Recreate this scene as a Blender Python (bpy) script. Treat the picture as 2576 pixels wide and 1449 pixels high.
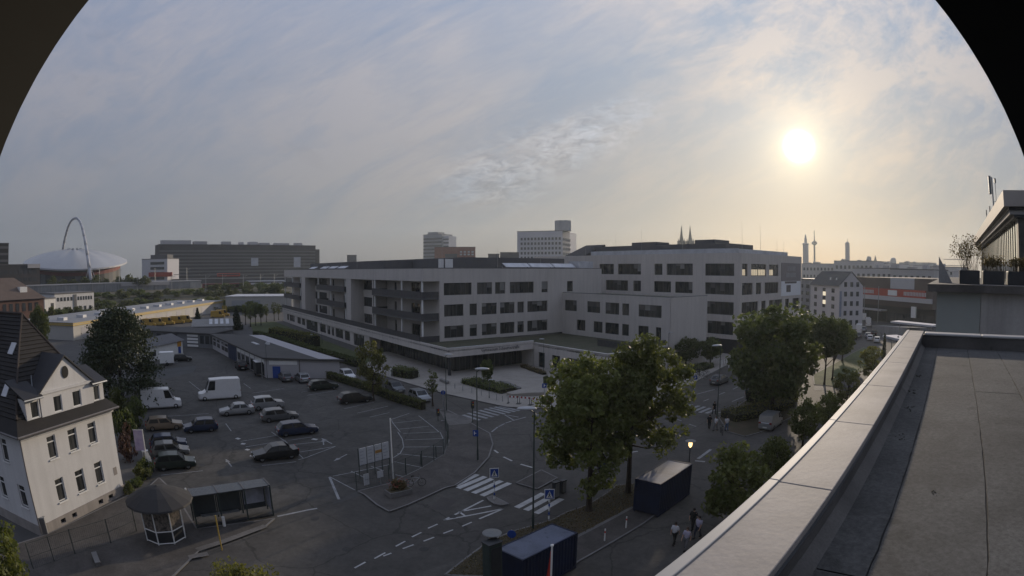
import bpy, bmesh, math, random
import numpy as np
from mathutils import Vector, Matrix
for o in list(bpy.data.objects): bpy.data.objects.remove(o)
random.seed(11); rng = np.random.default_rng(11)
S = bpy.context.scene; COL = S.collection
R = math.radians

# ------------------------------------------------------------------ camera
# roof webcam with a wide fisheye lens, 18 m above the street, looking along +Y
F, CX, CY, H, PITCH = 1431.0, 1288.0, 724.5, 18.0, R(1.86)
cd = bpy.data.cameras.new('camera'); cam = bpy.data.objects.new('camera', cd); COL.objects.link(cam); S.camera = cam
cd.type = 'PANO'; cd.panorama_type = 'FISHEYE_EQUISOLID'
cd.sensor_fit = 'HORIZONTAL'; cd.sensor_width = 36.0
cd.fisheye_lens = F / 2576 * 36; cd.fisheye_fov = R(180)
cd.clip_start = 0.01; cd.clip_end = 20000
cam.location = (0, 0, H); cam.rotation_euler = (R(90) - PITCH, 0, 0)

# ------------------------------------------------------------------ sun, sky, exposure
SUN_AZ, SUN_EL = 29.7, 12.2
sdir = Vector((math.sin(R(SUN_AZ)) * math.cos(R(SUN_EL)), math.cos(R(SUN_AZ)) * math.cos(R(SUN_EL)), math.sin(R(SUN_EL))))
sl = bpy.data.lights.new('sun', 'SUN'); sl.energy = 2.3; sl.angle = R(0.7); sl.color = (1.0, 0.83, 0.63)
so = bpy.data.objects.new('sun', sl); COL.objects.link(so); so.rotation_euler = sdir.to_track_quat('Z', 'Y').to_euler()
S.view_settings.view_transform = 'Standard'; S.view_settings.look = 'None'; S.view_settings.gamma = 1
S.view_settings.exposure = 0.42; S.view_settings.use_curve_mapping = False
S.render.engine = 'CYCLES'
try:
    S.cycles.max_bounces = 5; S.cycles.diffuse_bounces = 3; S.cycles.glossy_bounces = 2; S.cycles.transmission_bounces = 3
    S.cycles.volume_bounces = 0; S.cycles.transparent_max_bounces = 8; S.cycles.use_denoising = True
    S.cycles.caustics_reflective = False; S.cycles.caustics_refractive = False; S.cycles.sample_clamp_indirect = 4
except Exception: pass

W = bpy.data.worlds.new('World'); S.world = W; W.use_nodes = True
nt = W.node_tree; nt.nodes.clear()
def N(nt, t, **k):
    n = nt.nodes.new(t)
    for a, b in k.items():
        if a == 'i':
            for i, v in b.items(): n.inputs[i].default_value = v
        else: setattr(n, a, b)
    return n
def L(nt, a, b): nt.links.new(a, b)
def MATH(nt, op, a, b=None, clamp=False):
    n = N(nt, 'ShaderNodeMath', operation=op); n.use_clamp = clamp
    for i, v in enumerate((a, b)):
        if v is None: continue
        if hasattr(v, 'is_linked'): L(nt, v, n.inputs[i])
        else: n.inputs[i].default_value = v
    return n.outputs[0]
def VM(nt, op, a, b=None):
    n = N(nt, 'ShaderNodeVectorMath', operation=op)
    for i, v in enumerate((a, b)):
        if v is None: continue
        if hasattr(v, 'is_linked'): L(nt, v, n.inputs[i])
        else: n.inputs[i].default_value = v
    return n
def MIX(nt, f, a, b, mode='MIX'):
    n = N(nt, 'ShaderNodeMix', data_type='RGBA', blend_type=mode)
    for i, v in ((0, f), (6, a), (7, b)):
        if hasattr(v, 'is_linked'): L(nt, v, n.inputs[i])
        elif isinstance(v, (int, float)): n.inputs[i].default_value = v
        else: n.inputs[i].default_value = (*v, 1)
    return n.outputs[2]
def RAMP(nt, fac, stops):
    n = N(nt, 'ShaderNodeValToRGB'); e = n.color_ramp.elements
    while len(e) < len(stops): e.new(0.5)
    for k, (p, c) in enumerate(stops):
        e[k].position = p; e[k].color = (*c, 1) if not isinstance(c, (int, float)) else (c, c, c, 1)
    L(nt, fac, n.inputs[0]); return n.outputs[0]

def build_sky():
    tc = N(nt, 'ShaderNodeTexCoord'); d = VM(nt, 'NORMALIZE', tc.outputs['Generated']).outputs[0]
    sx = N(nt, 'ShaderNodeSeparateXYZ'); L(nt, d, sx.inputs[0])
    z = MATH(nt, 'MAXIMUM', sx.outputs[2], 0.0)
    cosa = VM(nt, 'DOT_PRODUCT', d, tuple(sdir)).outputs[1]
    ang = MATH(nt, 'MULTIPLY', MATH(nt, 'ARCCOSINE', MATH(nt, 'MINIMUM', cosa, 1.0)), 180 / math.pi)   # degrees off the sun
    # brightness of a thinly veiled evening sky: falls off with the angle from the sun
    e35 = MATH(nt, 'EXPONENT', MATH(nt, 'DIVIDE', ang, -45.0))
    e9 = MATH(nt, 'EXPONENT', MATH(nt, 'DIVIDE', ang, -7.0))
    lum = MATH(nt, 'ADD', MATH(nt, 'ADD', 0.205, MATH(nt, 'MULTIPLY', e35, 0.19)), MATH(nt, 'MULTIPLY', MATH(nt, 'MULTIPLY', e9, 0.10), MATH(nt, 'MULTIPLY', z, 4.0, True)))
    zen = MATH(nt, 'POWER', MATH(nt, 'MINIMUM', MATH(nt, 'MULTIPLY', z, 1.6), 1.0), 0.7)
    lum = MATH(nt, 'MULTIPLY', lum, MATH(nt, 'ADD', 0.54, MATH(nt, 'MULTIPLY', zen, 0.68)))
    # colour: slate blue away from the sun, cream close to it, straw yellow low under it
    far = MIX(nt, zen, (0.93, 0.98, 1.13), (0.94, 0.97, 1.19))
    near = MIX(nt, MATH(nt, 'POWER', z, 0.5), (1.18, 1.0, 0.74), (0.90, 0.99, 1.20))
    w = MATH(nt, 'MULTIPLY', e35, 1.3, True)
    tint = MIX(nt, w, far, near)
    tint = MIX(nt, MATH(nt, 'MULTIPLY', e9, 0.7, True), tint, (1.10, 1.0, 0.86))
    veil = VM(nt, 'SCALE', tint); L(nt, lum, veil.inputs[3]); veil = veil.outputs[0]
    # clouds: noise on the direction itself, drawn out into streaks that rise to the right
    def noise(scale, detail, rough, rot=0, stretch=(1, 1, 1), dist=0.0, off=(0, 0, 0)):
        m = N(nt, 'ShaderNodeMapping'); L(nt, d, m.inputs[0]); m.vector_type = 'TEXTURE'; m.inputs[1].default_value = off; m.inputs[2].default_value = (0, R(rot), 0); m.inputs[3].default_value = tuple(1 / q for q in stretch)
        n = N(nt, 'ShaderNodeTexNoise', i={2: scale, 3: detail, 4: rough}); L(nt, m.outputs[0], n.inputs[0]); n.inputs['Distortion'].default_value = dist
        return n.outputs[0]
    cirrus = RAMP(nt, noise(3.6, 11, 0.62, -30, (0.26, 1.0, 1.3), 0.7), [(0.42, 0.0), (0.58, 1.0)])
    fine = RAMP(nt, noise(10.0, 9, 0.64, -24, (0.30, 1.0, 1.3), 0.8, (3, 1, 2)), [(0.42, 0.0), (0.60, 1.0)])
    xf = RAMP(nt, noise(30.0, 8, 0.68, -26, (0.34, 1.0, 1.4), 0.7, (1, 7, 2)), [(0.40, 0.0), (0.62, 1.0)])
    big = RAMP(nt, noise(1.7, 4, 0.5, -30, (0.6, 1, 1.2), 0.3, (0, 5, 0)), [(0.40, 0.0), (0.62, 1.0)])
    streak = MATH(nt, 'MULTIPLY', MATH(nt, 'ADD', MATH(nt, 'MULTIPLY', cirrus, 0.44), MATH(nt, 'ADD', MATH(nt, 'MULTIPLY', fine, 0.34), MATH(nt, 'MULTIPLY', xf, 0.22))), MATH(nt, 'ADD', 0.35, MATH(nt, 'MULTIPLY', big, 0.65)))
    low = RAMP(nt, z, [(0.02, 0.3), (0.16, 1.0)])
    streak = MATH(nt, 'MULTIPLY', streak, low)
    # pale blue between the cirrus, milky white on it; the contrast grows towards the sun
    f_ = MATH(nt, 'ADD', 0.42, MATH(nt, 'MULTIPLY', MATH(nt, 'SUBTRACT', RAMP(nt, streak, [(0.08, 0.0), (0.62, 1.0)]), 0.42), MATH(nt, 'ADD', 0.28, MATH(nt, 'MULTIPLY', e35, 1.25))), True)
    zc = MATH(nt, 'ADD', 0.35, MATH(nt, 'MULTIPLY', zen, 0.65))
    blue = VM(nt, 'MULTIPLY', veil, (0.72, 0.90, 1.14)).outputs[0]; white = VM(nt, 'MULTIPLY', veil, (1.38, 1.30, 1.25)).outputs[0]
    col = MIX(nt, zc, veil, MIX(nt, f_, blue, white))
    # one field of small rippled altocumulus, and a few thin dark wisps further off
    def patch(az, el, rad, soft):
        c = Vector((math.sin(R(az)) * math.cos(R(el)), math.cos(R(az)) * math.cos(R(el)), math.sin(R(el))))
        off = VM(nt, 'SUBTRACT', d, tuple(c)).outputs[0]
        m = N(nt, 'ShaderNodeMapping'); L(nt, off, m.inputs[0]); m.vector_type = 'TEXTURE'; m.inputs[2].default_value = (0, R(-24), 0); m.inputs[3].default_value = (1, 1, 0.42)
        r = VM(nt, 'LENGTH', m.outputs[0]).outputs[1]
        return MATH(nt, 'SUBTRACT', 1.0, MATH(nt, 'DIVIDE', MATH(nt, 'SUBTRACT', r, rad), soft), True)
    rip = RAMP(nt, noise(64.0, 8, 0.66, -4, (0.5, 1.0, 1.3), 0.7), [(0.36, 0.0), (0.62, 1.0)])
    msk = MATH(nt, 'MULTIPLY', MATH(nt, 'MAXIMUM', patch(-0.5, 9.8, 0.03, 0.16), MATH(nt, 'MAXIMUM', patch(4.5, 12.0, 0.02, 0.13), patch(9.5, 14.2, 0.02, 0.11))), RAMP(nt, noise(9.0, 5, 0.6, 20, (0.6, 1, 1.2)), [(0.34, 0.0), (0.52, 1.0)]))
    g2 = MATH(nt, 'ADD', 1.0, MATH(nt, 'MULTIPLY', msk, MATH(nt, 'SUBTRACT', MATH(nt, 'MULTIPLY', rip, 0.62), 0.20)))
    sc = VM(nt, 'SCALE', col); L(nt, g2, sc.inputs[3]); col = sc.outputs[0]
    wis = RAMP(nt, noise(13.0, 7, 0.6, 12, (0.35, 1, 1.6), 0.4), [(0.60, 0.0), (0.70, 1.0)])
    wm = MATH(nt, 'MULTIPLY', wis, MATH(nt, 'MULTIPLY', MATH(nt, 'SUBTRACT', 1.0, MATH(nt, 'MULTIPLY', e35, 1.6), True), RAMP(nt, z, [(0.12, 0.0), (0.2, 1.0), (0.34, 1.0), (0.45, 0.0)])))
    g3 = MATH(nt, 'SUBTRACT', 1.0, MATH(nt, 'MULTIPLY', wm, 0.12))
    sc = VM(nt, 'SCALE', col); L(nt, g3, sc.inputs[3]); col = sc.outputs[0]
    # the sun burning through the veil
    disc = MATH(nt, 'EXPONENT', MATH(nt, 'MULTIPLY', MATH(nt, 'POWER', MATH(nt, 'DIVIDE', ang, 0.8), 2.0), -1.0))
    glow = MATH(nt, 'EXPONENT', MATH(nt, 'DIVIDE', ang, -1.9))
    s1 = VM(nt, 'SCALE', (1.0, 0.80, 0.42)); L(nt, MATH(nt, 'MULTIPLY', glow, 0.85), s1.inputs[3])
    s2 = VM(nt, 'SCALE', (1.0, 0.97, 0.88)); L(nt, MATH(nt, 'MULTIPLY', disc, 14.0), s2.inputs[3])
    col = VM(nt, 'ADD', col, VM(nt, 'ADD', s1.outputs[0], s2.outputs[0]).outputs[0]).outputs[0]
    # the clear sky above the veil
    sky = N(nt, 'ShaderNodeTexSky', sky_type='NISHITA'); sky.sun_disc = False
    sky.sun_elevation = R(SUN_EL); sky.sun_rotation = R(SUN_AZ); sky.air_density = 1.0; sky.dust_density = 1.5; sky.ozone_density = 1.0
    b1 = N(nt, 'ShaderNodeBackground', i={1: 0.05}); L(nt, sky.outputs[0], b1.inputs[0])
    b2 = N(nt, 'ShaderNodeBackground', i={1: 1.0}); L(nt, col, b2.inputs[0])
    mx = N(nt, 'ShaderNodeMixShader', i={0: 0.9}); L(nt, b1.outputs[0], mx.inputs[1]); L(nt, b2.outputs[0], mx.inputs[2])
    out = N(nt, 'ShaderNodeOutputWorld'); L(nt, mx.outputs[0], out.inputs[0])
build_sky()
W.cycles.sampling_method = 'MANUAL' if hasattr(W, 'cycles') else None
try: W.cycles.sample_map_resolution = 1024
except Exception: pass

# ------------------------------------------------------------------ survey: photo pixel (2576 wide) -> point on the ground / on a wall
def ray(x, y):
    u = x - CX; v = CY - y; r = math.hypot(u, v) + 1e-9; t = 2 * math.asin(r / (2 * F))
    dx, dy, dz = math.sin(t) * u / r, math.cos(t), math.sin(t) * v / r
    c, s = math.cos(PITCH), math.sin(PITCH)
    return Vector((dx, dy * c + dz * s, -dy * s + dz * c))
def gp(x, y, z=0.0):
    d = ray(x, y); t = (z - H) / d.z; return Vector((t * d.x, t * d.y, z))
def at(x, y, dist):                        # a point at a horizontal distance
    d = ray(x, y); t = dist / math.hypot(d.x, d.y); return Vector((t * d.x, t * d.y, H + t * d.z))
def proj(P):
    d = Vector(P) - Vector((0, 0, H)); c, s = math.cos(PITCH), math.sin(PITCH)
    q = Vector((d.x, d.y * c - d.z * s, d.y * s + d.z * c)).normalized()
    t = math.acos(max(-1, min(1, q.y))); r = 2 * F * math.sin(t / 2); n = math.hypot(q.x, q.z) + 1e-12
    return CX + r * q.x / n, CY - r * q.z / n
def hz(b, y):                              # height of pixel row y straight above b
    lo, hi = 0, 300
    for _ in range(40):
        m = (lo + hi) / 2
        if proj((b[0], b[1], m))[1] > y: lo = m
        else: hi = m
    return lo
CR = dict(A=(500, 1080, 2.6833), B=(500, 1620, 2.6833), C=(1460, 1080, 2.6833), D=(1460, 1620, 2.6833), E=(2420, 1080, 2.6833), G=(2420, 1620, 2.6833),
          L=(0, 1080, 1.3417), AR=(0, 760, 3.45), SL=(560, 860, 4.025), BA=(1040, 960, 4.025), RO=(1560, 800, 3.45), RI=(2100, 840, 2.74), FR=(2900, 850, 3.22),
          HO=(0, 1150, 2.635), HL=(0, 1600, 2.5875), TR=(3000, 600, 2.07))
def c(k, a, b):
    x, y, s = CR[k]; return ((x + a / s) / 1.4907, (y + b / s) / 1.4907)
def g(k, a, b, z=0.0): return gp(*c(k, a, b), z)
def gl(k, *pts, z=0.0): return [g(k, a, b, z) for a, b in pts]

# ------------------------------------------------------------------ materials
MATS = {}
def mat(name, col, rough=0.8, var=0.12, scale=1.0, col2=None, metal=0.0, spec=0.4, bump=0.0, bscale=20.0, emit=None, stretch=(1, 1, 1), rand=0.0, coat=0.0, fine=0.0, stain=0.0, crack=0.0, streak=0.0):
    if name in MATS: return MATS[name]
    m = bpy.data.materials.new(name); m.use_nodes = True; n = m.node_tree; b = n.nodes['Principled BSDF']
    b.inputs['Roughness'].default_value = rough; b.inputs['Metallic'].default_value = metal
    b.inputs['Specular IOR Level'].default_value = spec; b.inputs['Coat Weight'].default_value = coat
    geo = N(n, 'ShaderNodeNewGeometry'); mp = N(n, 'ShaderNodeMapping'); mp.inputs[3].default_value = stretch; L(n, geo.outputs['Position'], mp.inputs[0])
    nz = N(n, 'ShaderNodeTexNoise', i={2: scale, 3: 6, 4: 0.62}); L(n, mp.outputs[0], nz.inputs[0])
    c2 = col2 or tuple(x * (1 - var) for x in col); c1 = col if col2 else tuple(x * (1 + var) for x in col)
    out = RAMP(n, nz.outputs[0], [(0.32, c2), (0.68, c1)])
    if fine:
        nf = N(n, 'ShaderNodeTexNoise', i={2: scale * 23, 3: 3, 4: 0.7}); L(n, mp.outputs[0], nf.inputs[0])
        out = MIX(n, 1.0, out, RAMP(n, nf.outputs[0], [(0.3, 1 - fine), (0.7, 1 + fine)]), 'MULTIPLY')
    if stain:      # large soft blotches and a scatter of darker spots
        ns = N(n, 'ShaderNodeTexNoise', i={2: 0.55, 3: 5, 4: 0.6}); ns.inputs['Distortion'].default_value = 0.8; L(n, geo.outputs['Position'], ns.inputs[0])
        out = MIX(n, 1.0, out, RAMP(n, ns.outputs[0], [(0.36, 1 - stain), (0.58, 1 + stain * .35)]), 'MULTIPLY')
        n3 = N(n, 'ShaderNodeTexNoise', i={2: 2.1, 3: 2, 4: 0.5}); L(n, geo.outputs['Position'], n3.inputs[0])
        out = MIX(n, 1.0, out, RAMP(n, n3.outputs[0], [(0.27, 1 - stain * 1.4), (0.34, 1.0)]), 'MULTIPLY')
    if crack:      # sealed cracks and patch edges in the tarmac
        vw = N(n, 'ShaderNodeTexNoise', i={2: 0.6, 3: 4, 4: 0.6}); L(n, geo.outputs['Position'], vw.inputs[0])
        wv = VM(n, 'ADD', geo.outputs['Position'], VM(n, 'SCALE', vw.outputs[1]).outputs[0])
        vo = N(n, 'ShaderNodeTexVoronoi', feature='DISTANCE_TO_EDGE', i={2: 0.13}); L(n, wv.outputs[0], vo.inputs[0])
        out = MIX(n, 1.0, out, RAMP(n, vo.outputs['Distance'], [(0.004, 1 - crack), (0.010, 1.0)]), 'MULTIPLY')
        vc = N(n, 'ShaderNodeTexVoronoi', i={2: 0.09}); L(n, geo.outputs['Position'], vc.inputs[0])
        sv = N(n, 'ShaderNodeSeparateXYZ'); L(n, vc.outputs['Color'], sv.inputs[0]); out = MIX(n, 1.0, out, RAMP(n, sv.outputs[0], [(0.2, 0.90), (0.8, 1.10)]), 'MULTIPLY')
    if streak:     # rain streaks running down a wall
        ms = N(n, 'ShaderNodeMapping'); ms.inputs[3].default_value = (1.4, 1.4, 0.09); L(n, geo.outputs['Position'], ms.inputs[0])
        nk = N(n, 'ShaderNodeTexNoise', i={2: 1.0, 3: 5, 4: 0.65}); L(n, ms.outputs[0], nk.inputs[0])
        out = MIX(n, 1.0, out, RAMP(n, nk.outputs[0], [(0.30, 1 - streak), (0.60, 1.0)]), 'MULTIPLY')
    if rand:
        oi = N(n, 'ShaderNodeObjectInfo'); f = MATH(n, 'ADD', 1 - rand, MATH(n, 'MULTIPLY', oi.outputs['Random'], 2 * rand))
        v = VM(n, 'SCALE', out); L(n, f, v.inputs[3]); out = v.outputs[0]
    L(n, out, b.inputs['Base Color'])
    if bump:
        nb = N(n, 'ShaderNodeTexNoise', i={2: bscale, 3: 4, 4: 0.6}); L(n, mp.outputs[0], nb.inputs[0])
        bp = N(n, 'ShaderNodeBump', i={0: bump, 1: 0.02}); L(n, nb.outputs[0], bp.inputs['Height']); L(n, bp.outputs[0], b.inputs['Normal'])
    if emit:
        b.inputs['Emission Color'].default_value = (*emit[:3], 1); b.inputs['Emission Strength'].default_value = emit[3]
    MATS[name] = m; return m
def leafmat(name, c1, c2, trans=0.35, scale=0.5):
    if name in MATS: return MATS[name]
    m = bpy.data.materials.new(name); m.use_nodes = True; n = m.node_tree; n.nodes.clear()
    geo = N(n, 'ShaderNodeNewGeometry'); nz = N(n, 'ShaderNodeTexNoise', i={2: scale, 3: 4, 4: 0.7}); L(n, geo.outputs['Position'], nz.inputs[0])
    oi = N(n, 'ShaderNodeObjectInfo'); rp = N(n, 'ShaderNodeMath', operation='MULTIPLY_ADD', i={1: 0.5, 2: 0.75}); L(n, geo.outputs['Random Per Island'], rp.inputs[0])
    base = RAMP(n, nz.outputs[0], [(0.34, c1), (0.66, c2)])
    v = VM(n, 'SCALE', base); L(n, MATH(n, 'MULTIPLY', rp.outputs[0], MATH(n, 'ADD', 0.82, MATH(n, 'MULTIPLY', oi.outputs['Random'], 0.36))), v.inputs[3])
    d = N(n, 'ShaderNodeBsdfPrincipled', i={'Roughness': 0.55, 'Specular IOR Level': 0.25}); L(n, v.outputs[0], d.inputs['Base Color'])
    t = N(n, 'ShaderNodeBsdfTranslucent'); tv = VM(n, 'MULTIPLY', v.outputs[0], (1.25, 1.3, 0.62)); L(n, tv.outputs[0], t.inputs[0])
    mx = N(n, 'ShaderNodeMixShader', i={0: trans}); L(n, d.outputs[0], mx.inputs[1]); L(n, t.outputs[0], mx.inputs[2])
    o = N(n, 'ShaderNodeOutputMaterial'); L(n, mx.outputs[0], o.inputs[0]); MATS[name] = m; return m
def glassmat(name, c1=(0.012, 0.016, 0.018), c2=(0.05, 0.055, 0.055), rough=0.08, stripes=True):
    # dark room behind glazing: uneven curtains and blinds seen through it, sky mirrored on it
    if name in MATS: return MATS[name]
    m = bpy.data.materials.new(name); m.use_nodes = True; n = m.node_tree; b = n.nodes['Principled BSDF']
    geo = N(n, 'ShaderNodeNewGeometry'); mp = N(n, 'ShaderNodeMapping'); mp.inputs[3].default_value = (2.2, 2.2, 0.25); L(n, geo.outputs['Position'], mp.inputs[0])
    nz = N(n, 'ShaderNodeTexNoise', i={2: 1.2, 3: 3, 4: 0.6}); L(n, mp.outputs[0], nz.inputs[0])
    oi = N(n, 'ShaderNodeObjectInfo'); f = MATH(n, 'ADD', nz.outputs[0], MATH(n, 'MULTIPLY', oi.outputs['Random'], 0.22))
    L(n, RAMP(n, f, [(0.42, c1), (0.85, c2)]), b.inputs['Base Color']); b.inputs['Roughness'].default_value = rough; b.inputs['Specular IOR Level'].default_value = 0.5
    MATS[name] = m; return m

M = dict(
 ground=mat('town_ground', (0.075, 0.073, 0.07), 0.9, 0.3, 0.02, fine=0.2),
 asphalt=mat('asphalt', (0.070, 0.065, 0.058), 0.85, 0.16, 0.12, bump=0.3, bscale=60, fine=0.18, stain=0.16, crack=0.4),
 asphalt2=mat('parking_asphalt', (0.063, 0.060, 0.055), 0.88, 0.2, 0.09, bump=0.3, bscale=60, fine=0.2, stain=0.22, crack=0.4),
 paving=mat('concrete_paving', (0.135, 0.128, 0.12), 0.85, 0.16, 0.3, fine=0.15, stain=0.2),
 brownpav=mat('old_paving', (0.075, 0.068, 0.062), 0.9, 0.2, 0.25, fine=0.2, stain=0.2),
 plaza=mat('plaza_paving', (0.29, 0.27, 0.24), 0.85, 0.08, 0.25, fine=0.06, stain=0.1),
 kerb=mat('kerb_stone', (0.17, 0.165, 0.16), 0.85, 0.2, 0.6),
 soil=mat('verge_soil', (0.085, 0.065, 0.042), 0.95, 0.35, 0.5, col2=(0.045, 0.042, 0.022), fine=0.25),
 grass=mat('grass_soil', (0.07, 0.085, 0.03), 0.95, 0.3, 0.6, fine=0.3),
 paint=mat('road_paint', (0.40, 0.40, 0.395), 0.6, 0.2, 1.4, fine=0.2),
 oldpaint=mat('worn_road_paint', (0.24, 0.245, 0.25), 0.7, 0.3, 1.2, fine=0.3),
 redpaint=mat('red_road_paint', (0.16, 0.07, 0.05), 0.8, 0.2, 0.8),
 wall=mat('school_render', (0.52, 0.49, 0.46), 0.85, 0.05, 0.12, fine=0.03, streak=0.14),
 wall2=mat('school_render_grey', (0.56, 0.52, 0.48), 0.85, 0.05, 0.12, fine=0.03, streak=0.14),
 loggia=mat('loggia_render', (0.52, 0.485, 0.45), 0.85, 0.05, 0.2),
 wframe=mat('window_frame', (0.09, 0.09, 0.095), 0.5, 0.1, 1),
 balc=mat('balustrade_mesh', (0.055, 0.056, 0.06), 0.6, 0.2, 2.0),
 moss=mat('green_roof_sedum', (0.085, 0.08, 0.055), 0.95, 0.25, 0.5, col2=(0.05, 0.058, 0.03), fine=0.25),
 roofgrey=mat('roof_cladding', (0.10, 0.10, 0.105), 0.7, 0.12, 0.3),
 zinc=mat('zinc_sheet', (0.50, 0.51, 0.53), 0.5, 0.18, 0.5, metal=0.1),
 white=mat('white_render', (0.58, 0.575, 0.57), 0.85, 0.05, 0.35, fine=0.03, streak=0.10),
 plinth=mat('plinth_render', (0.30, 0.275, 0.255), 0.88, 0.1, 0.6, streak=0.2),
 tile=mat('roof_tile', (0.015, 0.013, 0.012), 0.75, 0.25, 0.5, fine=0.3, bump=0.5, bscale=6, stretch=(1, 1, 3)),
 tile2=mat('slate_roof', (0.025, 0.025, 0.028), 0.6, 0.2, 0.6, fine=0.3),
 zincd=mat('dark_zinc', (0.13, 0.14, 0.15), 0.45, 0.15, 1.0, metal=0.4),
 gutter=mat('gutter_metal', (0.16, 0.15, 0.145), 0.5, 0.12, 1.2, metal=0.3),
 whitepaint=mat('white_paint', (0.72, 0.72, 0.70), 0.5, 0.05, 2.0),
 membrane=mat('roof_membrane', (0.092, 0.091, 0.086), 0.92, 0.14, 0.9, col2=(0.066, 0.065, 0.062), bump=0.5, bscale=160, fine=0.35, rand=0.04, stain=0.22),
 upstand=mat('bitumen_upstand', (0.085, 0.080, 0.074), 0.7, 0.2, 1.5, bump=0.3, bscale=40, fine=0.2, stain=0.3),
 cap=mat('parapet_coping', (0.335, 0.305, 0.28), 0.7, 0.14, 1.6, col2=(0.25, 0.23, 0.212), fine=0.07, rand=0.05, bump=0.15, bscale=14, spec=0.2, stain=0.14),
 capedge=mat('coping_edge', (0.36, 0.355, 0.345), 0.6, 0.05, 2.0, spec=0.2),
 concrete=mat('panel_concrete', (0.34, 0.335, 0.325), 0.85, 0.08, 0.4, fine=0.06, rand=0.05, streak=0.22),
 dark=mat('dark_metal', (0.03, 0.032, 0.034), 0.5, 0.15, 2),
 black=mat('black_rubber', (0.012, 0.012, 0.012), 0.8, 0.1, 3),
 steel=mat('galvanised_steel', (0.33, 0.34, 0.345), 0.45, 0.1, 2.0, metal=0.6),
 greensteel=mat('dark_green_steel', (0.035, 0.05, 0.045), 0.55, 0.12, 2.0),
 bark=mat('tree_bark', (0.045, 0.035, 0.026), 0.95, 0.3, 2.0, stretch=(1, 1, 0.3), fine=0.3),
 brick=mat('red_brick', (0.22, 0.10, 0.075), 0.9, 0.18, 0.6, fine=0.12),
 dbrick=mat('brown_brick', (0.15, 0.085, 0.065), 0.9, 0.18, 0.4, fine=0.12),
 rooftile=mat('brown_tiles', (0.115, 0.085, 0.068), 0.85, 0.15, 0.4, fine=0.15),
 glass=glassmat('window_glass'), glass2=glassmat('curtained_glass', (0.02, 0.022, 0.022), (0.09, 0.09, 0.088)),
 farglass=glassmat('far_window_glass', (0.03, 0.034, 0.04), (0.07, 0.075, 0.08), 0.2),
 carglass=glassmat('car_glass', (0.012, 0.014, 0.016), (0.02, 0.022, 0.024), 0.05),
 yellow=mat('yellow_paint', (0.45, 0.31, 0.07), 0.5, 0.08, 1.5),
 redsign=mat('red_sign', (0.36, 0.055, 0.035), 0.5, 0.12, 0.6),
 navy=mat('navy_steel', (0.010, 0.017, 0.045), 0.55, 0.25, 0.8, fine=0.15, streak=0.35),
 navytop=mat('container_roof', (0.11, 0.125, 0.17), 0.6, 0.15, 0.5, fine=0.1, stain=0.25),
 arenaroof=mat('arena_roof', (0.46, 0.46, 0.455), 0.4, 0.06, 0.02, metal=0.3),
 arch=mat('arch_steel', (0.40, 0.41, 0.44), 0.5, 0.05, 0.05),
 tower=mat('tower_render', (0.52, 0.52, 0.545), 0.8, 0.04, 0.03),
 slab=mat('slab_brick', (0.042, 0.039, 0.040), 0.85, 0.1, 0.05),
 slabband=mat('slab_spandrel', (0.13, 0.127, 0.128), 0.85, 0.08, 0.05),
 farwall=mat('far_render', (0.42, 0.41, 0.42), 0.85, 0.08, 0.03, rand=0.18),
 viaduct=mat('viaduct_concrete', (0.27, 0.275, 0.285), 0.9, 0.16, 0.08, streak=0.3),
 lampglint=mat('lamp_painted_glint', (0.8, 0.6, 0.3), 0.3, 0.05, 3, emit=(1.0, 0.62, 0.25, 2.2)),  # emission stands in for the sun glinting on the lantern glass
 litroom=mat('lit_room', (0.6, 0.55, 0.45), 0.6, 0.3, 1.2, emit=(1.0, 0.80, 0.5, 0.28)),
 blue=mat('blue_sign', (0.02, 0.06, 0.26), 0.5, 0.05, 2.0),
 red=mat('red_paint', (0.42, 0.03, 0.02), 0.5, 0.1, 2.0),
 skin=mat('skin', (0.42, 0.26, 0.19), 0.6, 0.06, 8), hair=mat('hair', (0.03, 0.02, 0.015), 0.7, 0.2, 20),
)

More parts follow.
